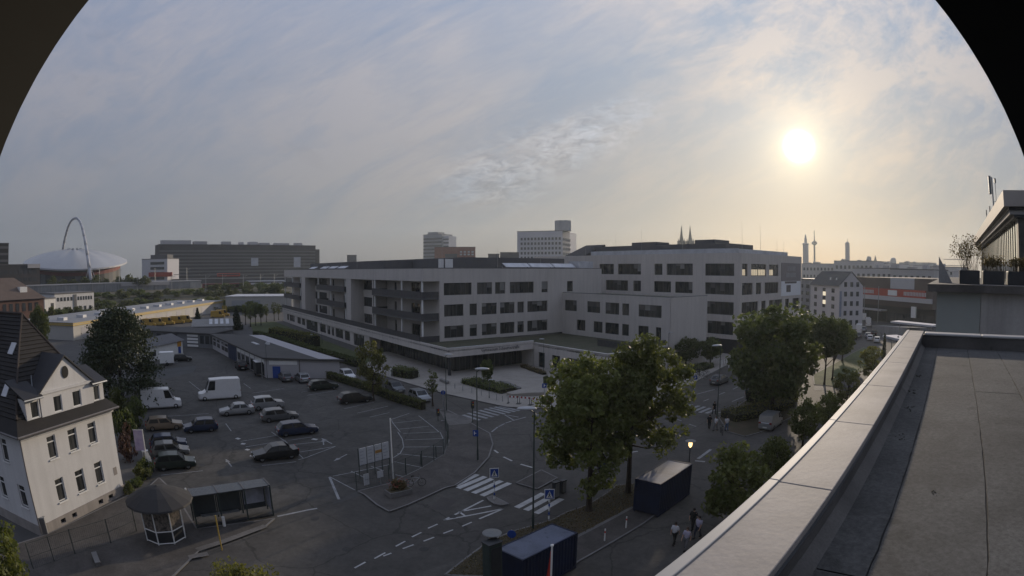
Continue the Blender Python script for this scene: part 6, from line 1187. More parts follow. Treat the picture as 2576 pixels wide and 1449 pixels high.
tr = g('A', 1275, 880); t = thing('box_trailer', 'tall dark box trailer with white top by the workshop door', 'trailer', (tr.x, tr.y, .01), HV); MB().box(-1.4, 1.4, -.9, .9, .5, 2.5).obj('box', M['dark'], t, bevel=.03); MB().box(-1.42, 1.42, -.92, .92, 2.5, 2.58).obj('lid', M['whitepaint'], t); MB().box(1.4, 2.4, -.04, .04, .45, .55).obj('drawbar', M['steel'], t)
for s in (-1, 1): link('wheel', TYm, t, (0, s * .85, .33), (R(90), 0, 0))
tr = g('A', 340, 775); t = thing('box_trailer', 'white box trailer in front of the white hut', 'trailer', (tr.x, tr.y, .01), HU); MB().box(-1.5, 1.5, -1, 1, .5, 2.6).obj('box', M['whitepaint'], t, bevel=.03); MB().box(-1.4, 1.4, -.95, .95, .35, .5).obj('chassis', M['dark'], t); MB().box(1.5, 2.4, -.04, .04, .45, .55).obj('drawbar', M['steel'], t)
for s in (-1, 1): link('wheel', TYm, t, (0, s * .95, .33), (R(90), 0, 0))
ST = 'cars on the street beside the school'
for lb, kd, co, p, h in (('white estate car first on the school street', 'estate', 'white', ('A', 1905, 838), HV + R(180)), ('white hatchback second on the school street', 'estate', 'white', ('A', 2150, 910), HV + R(180)), ('grey car just behind the hedge end', 'hatch', 'grey', ('C', 55, 1040), HV + R(180)), ('silver grey car at the street mouth by the hedge', 'hatch', 'silver', ('C', 305, 1130), HV + R(180)), ('white car half behind the white estate car', 'hatch', 'white', ('A', 1835, 805), HV + R(180))):
    vehicle(lb, kd, co, g(*p), h, ST)
vehicle('grey car driving on the far carriageway by the lamp post', 'sedan', 'grey', g('E', 745, 960), R(45), None, 'car', 'moving_car'); vehicle('pale van on the side road under the dark tree', 'smallvan', 'silver', g('E', 1260, 1400), R(45), None, 'van', 'moving_van')
for k, (x, y, co, kd) in enumerate(((2150, 450, 'white', 'van'), (2200, 435, 'silver', 'hatch'), (2245, 385, 'white', 'van'), (2240, 345, 'white', 'smallvan'), (2200, 325, 'white', 'van'), (2240, 500, 'silver', 'estate'), (2260, 525, 'white', 'hatch'), (2150, 500, 'grey', 'estate'), (2330, 545, 'white', 'hatch'), (2100, 520, 'black', 'hatch'), (2300, 480, 'black', 'suv'))):
    names = ('white van leading the left file', 'silver car behind the leading van', 'white van in the right file', 'white small van far back in the right file', 'white van farthest back', 'silver estate low in the right file', 'white car behind the silver estate', 'grey estate low in the left file', 'white car at the kerb by the conifers', 'black car at the left kerb', 'black off road car in the right file')
    vehicle(names[k] + ' of the far queue', kd, co, g('E', x, y), R(52), 'cars queueing on the far road', 'van' if 'van' in kd else 'car', 'queued_car')
for k, (x, y) in enumerate(((60, 392), (150, 387), (245, 380), (340, 370), (440, 358), (525, 350), (850, 298), (900, 285))):
    vehicle(['first yellow van from the left in the depot row', 'second yellow van in the depot row', 'third yellow van in the depot row', 'fourth yellow van in the depot row', 'fifth yellow van in the depot row', 'last yellow van of the depot row beside the conical conifer', 'yellow van by the depot pylon sign', 'second yellow van by the depot pylon sign'][k], 'van', 'yellow', g('A', x, y), R(25), 'yellow delivery vans at the depot', 'van', 'delivery_van', sc=1.0)
# ================================================================== containers and street furniture
def container(label, pts_top, hh, group, L_, W_):
    q = [g(*p, z=hh) for p in pts_top]; ctr = sum(q, Vector()) / 4; d = ((q[1] - q[0]) + (q[2] - q[3])); rz = math.atan2(d.y, d.x); t = thing('shipping_container', label, 'container', (ctr.x, ctr.y, .1), rz, group); a, b = L_ / 2, W_ / 2; h = hh - .1
    n = int(L_ / .28)
    for s in (-1, 1):
        mb = MB()
        for k in range(n):
            x0 = -a + .15 + (L_ - .3) * k / n; dx = (L_ - .3) / n; y = s * (b - .05)
            for u0, u1, o0, o1 in ((0, .3, 0, 0), (.3, .5, 0, .036), (.5, .8, .036, .036), (.8, 1, .036, 0)):
                v = [(x0 + dx * u0, y - s * o0, .15), (x0 + dx * u1, y - s * o1, .15), (x0 + dx * u1, y - s * o1, h - .1), (x0 + dx * u0, y - s * o0, h - .1)]; mb.quad(*(v if s < 0 else v[::-1]))
        mb.obj('side_wall', M['navy'], t)
    MB().box(-a + .05, a - .05, -b + .09, b - .09, .1, h - .1).obj('inner_box', M['navy'], t)
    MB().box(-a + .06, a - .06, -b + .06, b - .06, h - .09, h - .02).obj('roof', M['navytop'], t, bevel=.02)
    fr = MB()
    for sx in (-1, 1):
        for sy in (-1, 1): fr.box(sx * a - (.16 if sx > 0 else 0), sx * a + (.16 if sx < 0 else 0), sy * b - (.14 if sy > 0 else 0), sy * b + (.14 if sy < 0 else 0), 0, h)
        fr.box(sx * a - (.1 if sx > 0 else 0), sx * a + (.1 if sx < 0 else 0), -b + .14, b - .14, h - .12, h + .005)
    for sy in (-1, 1): fr.box(-a + .16, a - .16, sy * b - (.08 if sy > 0 else 0), sy * b + (.08 if sy < 0 else 0), h - .1, h + .005).box(-a + .16, a - .16, sy * b - (.08 if sy > 0 else 0), sy * b + (.08 if sy < 0 else 0), 0, .15)
    fr.obj('frame', M['navy'], t)
    dr = MB().box(a - .04, a + .01, -b + .16, -.01, .12, h - .13).box(a - .04, a + .01, .01, b - .16, .12, h - .13).obj('door', M['navy'], t); rods = MB()
    for y in (-.75, -.35, .35, .75): rods.cyl((a + .05, y * W_ / 2.44, .15), (a + .05, y * W_ / 2.44, h - .15), .022, n=6)
    rods.obj('locking_bar', M['steel'], dr); return t
container('dark blue shipping container at the bottom edge with a red flag in front', (('D', 1100, 1170), ('D', 1630, 918), ('D', 1912, 1008), ('D', 1300, 1300)), 2.6, 'blue containers on the verge', 4.7, 2.05)
container('dark blue container with grey lid standing beside the street trees', (('D', 2435, 460), ('G', 215, 255), ('G', 500, 340), ('G', 190, 540)), 2.75, 'blue containers on the verge', 5.3, 2.2)
LP = MB().cyl((0, 0, 0), (0, 0, 1.1), .085, n=8).cyl((0, 0, 1.1), (0, 0, 8), .06, .04, n=8).mesh('pole', M['greensteel'])
LA = MB().tube([(0, 0, 7.9), (.25, 0, 8.12), (.5, 0, 8.17)], .035, 6).mesh('arm', M['greensteel'])
LHm = bpy.data.meshes.new('lamp_head'); bm = bmesh.new(); bmesh.ops.create_uvsphere(bm, u_segments=14, v_segments=8, radius=.5)
for v in bm.verts: v.co.x = v.co.x * 1.25 + .45; v.co.y *= .42; v.co.z = max(v.co.z, -.12) * .30 + 8.17
bm.to_mesh(LHm); bm.free(); LHm.materials.append(mat('lamp_head_grey', (0.42, 0.43, 0.44), 0.35, 0.05, 3.0, metal=.4)); LHm.polygons.foreach_set('use_smooth', [True] * len(LHm.polygons))
for lb, b, ty, rz in (('street lamp in front of the canopy corner', ('C', 575, 1240), ('C', 668), 0), ('street lamp on the curved pavement with a blue sign below', ('D', 890, 292), ('C', 812), 0), ('nearest street lamp rising beside the container', ('D', 1445, 980), ('C', 1210), R(180)), ('street lamp in front of the hall wall', ('C', 1552, 870), ('C', 512), R(180)), ('street lamp at the corner of the blank gable wall', ('E', 225, 830), ('E', 447), 0), ('street lamp beside the far zebra crossing', ('E', 718, 1320), ('E', 577), R(180)), ('street lamp behind the parking lot by the street tree', ('A', 2515, 1040), ('A', 672), R(180)), ('street lamp in front of the left end of the school', ('A', 1900, 560), ('A', 345), R(180)), ('lot lamp at the left edge of the parking lot', ('A', 82, 1195), ('A', 893), 0), ('slim lamp at the workshop corner', ('A', 1350, 925), ('A', 560), 0), ('dark lamp post near the wing corner', ('C', 1005, 1115), ('C', 920), 0), ('street lamp above the school side hedge', ('A', 1810, 610), ('A', 470), R(180))):
    p = g(*b); hh = hz(p, c(ty[0], 0, ty[1])[1]); t = thing('street_lamp', lb, 'street lamp', p, rz, 'street lamps around the crossing', (max(.7, hh / 8.2), max(.7, hh / 8.2), hh / 8.2)); link('pole', LP, t); link('arm', LA, t); link('lamp_head', LHm, t)
def disc_lamp(label, p, h, lit=False):
    t = thing('disc_lamp', label, 'lamp', p, 0, 'old lanterns with flat disc hats'); MB().cyl((0, 0, 0), (0, 0, h - .75), .055, .045, 8).obj('pole', M['dark'], t); MB().lathe([(0, h), (.12, h - .03), (.5, h - .10), (.52, h - .13), (.14, h - .16), (0, h - .16)], n=24).obj('hat', mat('lamp_hat', (.17, .175, .17), .5, .1, 2.0, metal=.3), t)
    MB().lathe([(.04, h - .78), (.17, h - .6), (.19, h - .3), (.1, h - .16)], n=12).obj('lantern_glass', M['lampglint'] if lit else mat('dull_lantern', (.32, .27, .18), .3, .1, 2.0), t); MB().lathe([(.0, h - .84), (.09, h - .82), (.06, h - .76)], n=10).obj('collar', M['dark'], t)
pl_ = g('G', 440, 300); disc_lamp('old lantern with flat hat and painted sun glint by the blue box', pl_, hz(pl_, c('G', 0, 78)[1]), True)
pl2 = g('D', 1045, 1700); disc_lamp('old lantern with wide flat hat beside the near container', pl2, hz(pl2, c('D', 0, 995)[1]))
pk = g('D', 1045, 1760); t = thing('advert_column', 'dark green box cabinet below the lantern beside the container', 'cabinet', (pk.x, pk.y, 0), R(40)); hh = hz(pk, c('D', 0, 1110)[1]); MB().box(-.42, .42, -.3, .3, 0, hh).obj('cabinet', M['greensteel'], t, bevel=.03); MB().box(-.46, .46, -.34, .34, hh, hh + .06).obj('lid', M['dark'], t); MB().box(-.3, .3, -.33, -.302, .3, hh - .2).obj('door', M['dark'], t)
fp = gp(1384, 1500, 0); d_ = math.hypot(fp.x, fp.y); fp = at(1388, 1400, 21.5); t = thing('flag_pole', 'pale flag pole with hanging red flag at the bottom edge', 'flag', (fp.x, fp.y, 0), R(45)); ztop = at(1388, 1369, 21.5).z
MB().cyl((0, 0, 0), (0, 0, ztop - .1), .05, .04, 10).lathe([(0, ztop), (.07, ztop - .03), (.07, ztop - .09), (0, ztop - .11)], n=12).obj('pole', M['whitepaint'], t); mb = MB(); n_ = 10
for k in range(n_ + 1):
    u = k / n_
    for z_ in range(12): v = z_ / 11; mb.v.append((.0 - .03 * math.sin(u * 6 + v * 2), .05 + u * (.05 + .42 * v), ztop - .35 - 3.0 * v - u * .35))
for k in range(n_):
    for z_ in range(11): mb.f.append((k * 12 + z_, (k + 1) * 12 + z_, (k + 1) * 12 + z_ + 1, k * 12 + z_ + 1)); mb.m.append(0)
fo = mb.obj('flag', M['red'], t, smooth=True); so_ = fo.modifiers.new('thick', 'SOLIDIFY'); so_.thickness = .012
# banner flag and white feather flag at the villa side
pb_ = g('L', 745, 905); t = thing('banner_flag', 'purple and white banner on a white pole at the lot edge', 'flag', pb_, R(20)); hb = hz(pb_, c('L', 0, 712)[1]); MB().cyl((0, 0, 0), (0, 0, hb), .05, n=8).cyl((0, 0, hb - .04), (-1.05, -.05, hb - .04), .03, n=6).obj('pole', M['whitepaint'], t); MB().box(-1.02, -.05, -.02, .02, hb - 2.05, hb - .08).obj('banner', mat('banner_cloth', (.36, .33, .45), .8, .25, 1.5, col2=(.22, .19, .34)), t)
pb_ = g('L', 742, 925); t = thing('feather_flag', 'small white curved feather flag beside the banner pole', 'flag', pb_, R(30)); MB().tube([(0, 0, 0), (.02, 0, 1.4), (.25, 0, 1.95)], .02, 5).obj('pole', M['steel'], t); MB().prism([(0, 0), (.45, .1), (.6, .8), (.35, 1.5), (.0, 1.6)], -.015, .015).obj('cloth', M['whitepaint'], t).matrix_local = Matrix.Translation((.02, 0, .35)) @ Matrix.Rotation(R(90), 4, 'X')
# information board and fence round the lot corner
pa_, pb2 = g('B', 2320, 592), g('D', 5, 512); dv = (pb2 - pa_).normalized()
pb0 = g('B', 2285, 470); t = thing('info_board', 'four panel white notice board on posts at the lot corner', 'notice board', pb0, math.atan2(dv.y, dv.x)); zl, zh = hz(pb0, c('B', 0, 340)[1]), hz(pb0, c('B', 0, 172)[1])
k_ = (wallpos(c('B', 2576, 200), pb0, pb0 + dv)[0]) / 4.0
for k in range(4):
    pn_ = MB().box(k * k_ + .07, (k + 1) * k_ - .05, -.03, .03, zl, zh).obj('panel', mat('board_white', (.46, .47, .49), .5, .05, 1.0), t); lines = MB()
    for q in range(5): lines.box(k * k_ + .14, k * k_ + .14 + random.uniform(.3, .6) * k_, -.04, -.031, zh - .35 - q * .3, zh - .27 - q * .3)
    lines.obj('print', mat('print_grey', (.32, .33, .36), .6, .1, 1.0), pn_, kind='stuff')
    if k == 2: MB().box(k * k_ + .08, (k + 1) * k_ - .06, -.042, -.031, zh - .8, zh - .52).obj('notice', mat('notice_orange', (.34, .19, .06), .6, .1, 2.0), pn_)
for k in range(5): MB().box(k * k_ - .03, k * k_ + .03, .03, .09, 0, zh + .05).obj('post', M['greensteel'], t)
MB().box(-.05, 4 * k_ + .05, .03, .09, zl - .08, zl - .02).obj('cross_rail', M['greensteel'], t)
def fence(label, pts, h, m, step=2.4, wires=True, name='fence'):
    t = thing(name, label, 'fence', (0, 0, 0)); pm = MB().cyl((0, 0, 0), (0, 0, h + .05), .035, n=6).mesh('post', m); wr = MB(); rl = MB()
    for a, b in zip(pts[:-1], pts[1:]):
        n = max(1, round((b - a).length / step))
        for k in range(n): p = a.lerp(b, k / n); link('post', pm, t, (p.x, p.y, p.z))
        for z_ in (h - .02, h * .5, .12): rl.cyl(a + Vector((0, 0, z_)), b + Vector((0, 0, z_)), .014, n=4)
        if wires:
            nw = int((b - a).length / .16)
            for k in range(nw): p = a.lerp(b, (k + .5) / nw); wr.cyl(p + Vector((0, 0, .1)), p + Vector((0, 0, h)), .006, n=3, caps=False)
    link('post', pm, t, pts[-1]); rl.obj('rail', m, t)
    if wires: o = wr.obj('mesh_wires', m, t); o['kind'] = 'stuff'
    return t
fence('dark green wire fence around the rounded end of the parking lot', [g('B', 2250, 596), g('D', 0, 522), g('D', 170, 445), g('D', 330, 365), g('D', 450, 300), g('D', 548, 236), g('D', 590, 150), g('D', 596, 80), g('D', 570, 0), g('C', 560, 1340)], 1.7, M['greensteel'])
fence('dark green mesh fence panels in front of the villa yard', [g('L', 170, 1420), g('L', 380, 1345), g('L', 560, 1290), g('L', 690, 1230)], 1.9, M['greensteel'], 2.2)
for lb, (x, y), w in (('upright white sheet sign on the lot fence', (2350, 570), .55), ('small white sign on the lot fence right of the sheet sign', (2490, 545), .6)):
    p = g('B', x, y); t = thing('fence_sign', lb, 'sign', p, math.atan2(dv.y, dv.x)); z0_ = hz(p, c('B', 0, 530 if w < .58 else 455)[1]); MB().box(-w / 2, w / 2, -.06, -.035, max(.3, z0_), max(.3, z0_) + (1.0 if w < .58 else .6)).obj('panel', MATS['board_white'], t); MB().box(-.03, .03, -.035, .0, .1, max(.3, z0_) + .5).obj('bracket', M['steel'], t)
tp = g('D', 42, 490); t = thing('white_pole', 'tall white pole at the curved lot boundary', 'pole', tp); MB().cyl((0, 0, 0), (0, 0, hz(tp, c('C', 0, 1310)[1])), .06, .045, 8).obj('shaft', M['whitepaint'], t)
# traffic signs
def sign(label, p, ytop, kind, rz, banded=True):
    h = hz(p, ytop); t = thing('crossing_sign' if kind == 'zebra' else 'road_sign', label, 'road sign', p, rz); MB().cyl((0, 0, 0), (0, 0, h), .035, n=8).obj('post', M['steel'], t)
    if banded:
        for k in range(5): MB().cyl((0, 0, .15 + k * .34), (0, 0, .15 + k * .34 + .2), .062, n=10).obj('band', M['blue'] if k % 2 else M['whitepaint'], t)
    if kind == 'zebra':
        s = MB().box(-.36, .36, -.06, -.035, h - .8, h).obj('panel', M['whitepaint'], t); mk = MB().box(-.31, .31, -.072, -.061, h - .75, h - .05).obj('blue_field', M['blue'], s)
        s2 = MB().add([(-.24, -.08, h - .68), (.24, -.08, h - .68), (0, -.08, h - .14)], [(0, 1, 2)]).obj('white_triangle', M['whitepaint'], s)
        MB().tube([(.0, -.09, h - .3), (-.02, -.09, h - .45), (-.08, -.09, h - .62)], .028, 5).tube([(-.02, -.09, h - .45), (.07, -.09, h - .62)], .028, 5).tube([(-.09, -.09, h - .42), (.08, -.09, h - .4)], .02, 5).lathe([(0, -.04), (.035, 0), (0, .04)], (0, -.09, h - .24), 8).obj('walker_symbol', M['black'], s)
    elif kind == 'blue': MB().box(-.3, .3, -.06, -.035, h - .6, h).obj('panel', M['blue'], t); MB().box(-.08, .0, -.075, -.062, h - .5, h - .12).box(.0, .14, -.075, -.062, h - .3, h - .22).obj('symbol', M['whitepaint'], t)
    elif kind == 'round': MB().lathe([(0, 0), (.3, 0), (.3, .03), (0, .03)], n=20).obj('panel', M['blue'], t).matrix_local = Matrix.Translation((0, -.04, h - .3)) @ Matrix.Rotation(R(90), 4, 'X')
sign('zebra crossing sign on the refuge island', g('D', 1058, 690), c('D', 0, 362)[1], 'zebra', R(10)); sign('zebra crossing sign on the verge near the container', g('D', 1605, 890), c('D', 0, 572)[1], 'zebra', R(0))
sign('blue pointer sign on the plaza edge beside the street tree', g('C', 1558, 1140), c('C', 0, 960)[1], 'blue', R(0), False); sign('blue wheelchair parking sign low beside the container', g('D', 1232, 1090), c('D', 0, 985)[1], 'round', R(-10), False)
sign('small blue sign beyond the street trees by the side road', g('D', 2135, 400), c('D', 0, 315)[1], 'blue', R(0), False); sign('crossing sign with banded post at the far zebra crossing', g('E', 490, 1115), c('E', 0, 880)[1], 'blue', R(0)); sign('dark road sign seen from behind left of the curved pavement', g('C', 545, 1230), c('C', 0, 1030)[1], 'round', R(180), False)
p = g('D', 890, 292); zb = hz(p, c('D', 0, 40)[1]); t = thing('bus_sign', 'dark blue square sign hung on the curved pavement lamp', 'sign', (p.x, p.y, 0), 0); MB().box(-.42, .1, -.13, -.1, zb, zb + .62).obj('panel', M['blue'], t); MB().box(-.3, -.24, -.145, -.131, zb + .14, zb + .48).box(-.24, -.1, -.145, -.131, zb + .28, zb + .34).obj('symbol', M['whitepaint'], t); MB().box(-.06, .06, -.1, .06, zb + .2, zb + .3).obj('clamp', M['steel'], t)
# traffic light heads at the school crossing
for lb, (x, y, yt) in (('traffic light at the left end of the school crossing', (490, 1340, 1210)), ('traffic light in front of the school crossing stripes', (838, 1345, 1135))):
    p = g('C', x, y); h = hz(p, c('C', 0, yt)[1]); t = thing('traffic_light', lb, 'traffic light', p, R(30)); MB().cyl((0, 0, 0), (0, 0, h), .05, n=8).obj('pole', M['greensteel'], t); hd_ = MB().box(-.16, .16, -.2, .1, h - .9, h).obj('signal_head', M['dark'], t, bevel=.03)
    for q, m_ in enumerate(('red', 'yellow', 'greensteel')): MB().lathe([(0, 0), (.09, 0), (.09, .02), (0, .02)], n=10).obj('lens', M[m_], hd_).matrix_local = Matrix.Translation((0, -.2, h - .15 - q * .29)) @ Matrix.Rotation(R(90), 4, 'X')
# posts, bollards, barriers, bins
def posts(cat, name, label, pts, h, r, m, group, band=None):
    me = MB().cyl((0, 0, 0), (0, 0, h), r, n=8).mesh('shaft', m); bd = MB().cyl((0, 0, h * .7), (0, 0, h * .85), r * 1.08, n=8).mesh('band', band) if band else None
    for k, p in enumerate(pts):
        t = thing(name, label if isinstance(label, str) else label[k], cat, p, 0, group); link('shaft', me, t)
        if bd: link('band', bd, t)
posts('post', 'white_post', ('white marker post on the path nearer the container', 'white marker post on the path farther along'), [g('D', 2165, 1105), g('D', 2380, 975)], 1.0, .045, M['whitepaint'], 'white marker posts on the path', M['red'])
posts('bollard', 'plaza_bollard', 'pale bollard in the row by the office block', gl('E', (762, 775), (778, 772), (796, 768), (815, 766), (836, 762), (770, 800), (840, 800)), .95, .07, M['whitepaint'], 'bollards by the office block')
posts('bollard', 'kerb_bollard', 'thin bollard along the plaza kerb', gl('C', (660, 1020), (740, 1040), (830, 1065), (925, 1090), (1080, 1135), (1140, 1150)), .95, .05, M['steel'], 'thin bollards along the plaza kerb')
posts('post', 'barrier_post', 'thin dark post along the pavement edge', gl('D', (470, 255), (320, 330), (165, 410)), 1.1, .05, M['greensteel'], 'thin posts inside the lot fence')
posts('post', 'yellow_post', ('yellow post in front of the glass shelter',), [g('B', 893, 1190)], 2.6, .05, M['yellow'], None)
posts('bollard', 'white_bollard', ('white cylindrical bollard before the glass shelter', 'white short post by the shelter end'), [g('B', 920, 960), g('B', 500, 1000)], .85, .13, M['whitepaint'], 'white bollards by the shelter')
# red and white barrier with blue-white net around the plaza works
bp_ = [g('C', 1185, 1165), g('C', 1300, 1172), g('C', 1420, 1185), g('C', 1530, 1205), g('C', 1640, 1230)]
for k, (a, b) in enumerate(zip(bp_[:-1], bp_[1:])):
    o0, r0, w = frame_of(a, b); t = thing('barrier', ('red and white barrier rail at the left end of the plaza works', 'second red and white barrier rail of the plaza works', 'third red and white barrier rail of the plaza works', 'last red and white barrier rail beside the street tree')[k], 'barrier', (o0.x, o0.y, .12), r0, 'barrier rails around the plaza works'); n = 6
    for q in range(n): MB().box(.05 + (w - .1) * q / n, .05 + (w - .1) * (q + 1) / n, -.02, .02, .8, 1.02).obj('stripe', mat('barrier_red', (.30, .035, .03), .5, .1, 2) if q % 2 else M['whitepaint'], t)
    for x in (.15, w - .15): MB().box(x - .03, x + .03, -.025, .025, 0, 1.0).box(x - .12, x + .12, -.35, .35, 0, .06).obj('foot', M['dark'], t)
lo_ = [g('C', 1180, 1090), g('C', 1350, 1050), g('C', 1530, 1040), g('C', 1560, 1090), g('C', 1400, 1095), g('C', 1230, 1110)]
t = thing('stone_bench', 'low pale curved stone block on the plaza behind the barrier', 'bench', (0, 0, 0)); MB().prism([(p.x, p.y) for p in lo_], .12, .6).obj('block', M['plaza'], t)
for lb, q in (('low pale concrete wall at the planting bed', ((1110, 965), (1190, 975), (1330, 1035), (1290, 1045))), ('pale bench slab on the plaza near the young tree', ((505, 945), (530, 940), (605, 970), (580, 978)))):
    t = thing('concrete_slab', lb, 'bench', (0, 0, 0)); MB().prism([tuple(p[:2]) for p in gl('C', *q)], .12, .55).obj('block', M['kerb'], t, bevel=.02)
for lb, q, m_, s in (('dark litter bin by the side road', ('D', 1672, 660), 'dark', (.55, 1.35)), ('second dark bin by the side road nearer the tree', ('D', 1745, 612), 'dark', (.5, 1.1)), ('white box at the shrub bed by the street', ('C', 30, 890), 'whitepaint', (.8, 1.3)), ('pale cabinet beside the parked bicycles', ('E', 440, 940), 'whitepaint', (1.3, 1.4)), ('grey meter cabinet at the villa corner', ('HL', 445, 1050), 'steel', (.5, 1.35)), ('pale utility box beside the lot edge bush', ('HL', 1420, 330), 'whitepaint', (.6, 1.0))):
    p = g(*q); t = thing('cabinet', lb, 'cabinet', p, R(40)); w, h = s; MB().box(-w / 2, w / 2, -w / 3, w / 3, .05, h).obj('body', M[m_], t, bevel=.03); MB().box(-w / 2 - .03, w / 2 + .03, -w / 3 - .03, w / 3 + .03, h, h + .06).obj('lid', M[m_], t); MB().box(-w / 2 + .06, w / 2 - .06, -w / 3 - .015, -w / 3, .12, h - .06).obj('door', M['steel'] if m_ != 'steel' else M['gutter'], t)
# kiosk pavilion and glazed shelter in front of the villa
kc = Vector((-23.6, 29.6, .12)); ks = thing('kiosk', 'octagonal kiosk with wide dark hipped roof and white framed glazing', 'kiosk', kc, R(12)); n = 8; rr = 1.55; eav = 2.75
kr = [(2.55, eav), (2.5, eav + .12), (1.5, eav + .62), (.5, eav + .98), (.14, eav + 1.05), (0, eav + 1.12)]
MB().lathe(kr, n=16).obj('roof', mat('kiosk_roof', (.032, .030, .029), .75, .12, .8, fine=.1), ks); MB().lathe([(0, eav - .02), (2.5, eav - .02)], n=16).obj('soffit', M['dark'], ks)
for k in range(n):
    a, b = 2 * math.pi * k / n, 2 * math.pi * (k + 1) / n; A, B = Vector((rr * math.cos(a), rr * math.sin(a), 0)), Vector((rr * math.cos(b), rr * math.sin(b), 0)); q = lambda z_, f: tuple(A.lerp(B, f) + Vector((0, 0, z_)))
    MB().quad(q(.1, 0), q(.1, 1), q(.95, 1), q(.95, 0)).obj('base_panel', M['dark'], ks); MB().quad(q(.98, 0), q(.98, 1), q(eav - .1, 1), q(eav - .1, 0)).obj('glass_pane', mat('kiosk_goods', (.22, .19, .16), .25, .5, 5.0, col2=(.03, .03, .03)), ks)
    MB().cyl(A, A + Vector((0, 0, eav - .05)), .05, n=6).cyl(A + Vector((0, 0, .96)), B + Vector((0, 0, .96)), .045, n=6).cyl(A + Vector((0, 0, .08)), B + Vector((0, 0, .08)), .045, n=6).obj('white_frame', M['whitepaint'], ks)
pa3, pb3 = g('B', 650, 985), g('B', 1415, 860); o0, r0, w = frame_of(pa3, pb3); sh = thing('glass_shelter', 'long glazed shelter of three dark bays with a poster bay at its right end', 'shelter', (o0.x, o0.y, .12), r0)
hS = 2.45
MB().box(-.05, w + .05, -.02, 1.55, hS, hS + .08).obj('roof', mat('shelter_roof', (.05, .056, .06), .22, .1, .6), sh)
for k in range(4):
    x = w * k / 3
    for y in (0.02, 1.5): MB().box(x - .05, x + .05, y - .05, y + .05, 0, hS).obj('post', M['greensteel'], sh)
    MB().box(x - .05, x + .05, -.03, 1.56, hS + .081, hS + .12).obj('roof_rib', M['roofgrey'], sh)
for k in range(3): MB().box(w * k / 3 + .08, w * (k + 1) / 3 - .08, 1.48, 1.5, .25, hS - .1).obj('glass_pane', mat('shelter_glass', (.06, .07, .075), .08, .1, 1.0), sh)
MB().box(0, w, .0, .12, 0, .16).obj('base_rail', M['dark'], sh); MB().box(w - .04, w + .02, .1, 1.4, .4, 2.3).obj('poster', mat('shelter_poster', (.38, .40, .46), .4, .3, 1.2), sh); MB().box(w * .7, w * .97, 1.44, 1.475, .7, 2.2).obj('poster', MATS['shelter_poster'], sh); MB().box(.6, w * .6, .9, 1.3, .42, .48).obj('bench', M['steel'], sh)
pg = g('B', 545, 690); t = thing('post_sign', 'white post with flat square sign behind the kiosk', 'sign', pg, R(20)); hh = hz(pg, c('B', 0, 565)[1]); MB().cyl((0, 0, 0), (0, 0, hh), .07, n=8).obj('post', M['whitepaint'], t); MB().box(-1.3, -.1, -.3, .3, hh - .25, hh - .2).obj('panel', M['concrete'], t); MB().box(-.1, .0, -.03, .03, hh - .25, hh - .2).obj('bracket', M['steel'], t)
bb = thing('bench', 'low pale stone bench before the villa fence', 'bench', g('L', 490, 1385), R(140)); MB().box(-.8, .8, -.2, .2, .4, .48).obj('seat', M['kerb'], bb, bevel=.02)
for x in (-.6, .6): MB().box(x - .08, x + .08, -.16, .16, 0, .4).obj('leg', M['kerb'], bb)
# bicycles
WH = MB(); 
for k in range(18):
    a, b = 2 * math.pi * k / 18, 2 * math.pi * (k + 1) / 18; WH.cyl((.34 * math.cos(a), 0, .34 * math.sin(a)), (.34 * math.cos(b), 0, .34 * math.sin(b)), .022, n=5, caps=False)
for k in range(8): a = math.pi * k / 4; WH.cyl((0, 0, 0), (.33 * math.cos(a), 0, .33 * math.sin(a)), .006, n=3, caps=False)
WHm = WH.mesh('wheel', M['black']); FRm = [MB().tube([(-.5, 0, .34), (-.12, 0, .34), (.38, 0, .78), (-.2, 0, .82), (-.12, 0, .34)], .022, 6).tube([(-.5, 0, .34), (-.2, 0, .82), (-.22, 0, .95)], .018, 6).tube([(.55, 0, .34), (.38, 0, .78), (.36, 0, .98)], .02, 6).mesh('frame', m_) for m_ in (M['steel'], M['dark'], M['whitepaint'])]
SDm = MB().box(-.14, .12, -.07, .07, -.03, .03).mesh('saddle', M['black']); HBm = MB().tube([(-.1, -.28, 0), (0, -.2, .03), (0, .2, .03), (-.1, .28, 0)], .014, 5).mesh('handlebar', M['black'])
def bike(lb, p, rz, k, group=None):
    t = thing('bicycle', lb, 'bicycle', (p.x, p.y, .12), rz, group); link('frame', FRm[k], t); link('wheel', WHm, t, (-.5, 0, .34)); link('wheel', WHm, t, (.55, 0, .34)); link('saddle', SDm, t, (-.22, 0, .97)); link('handlebar', HBm, t, (.36, 0, .99))
for k, (x, y) in enumerate(((515, 890), (540, 885), (565, 892), (590, 900), (610, 880), (500, 915), (575, 930))): bike('parked bicycle in the cluster by the low hedge', g('E', x, y), R(60 + 17 * k), k % 3, 'bicycles parked by the low hedge')
bike('bicycle leaning beside the flowering planter', g('D', 265, 560), R(20), 0); bike('bicycle standing by the shrub bed beside the people', g('E', 765, 1480), R(80), 1)
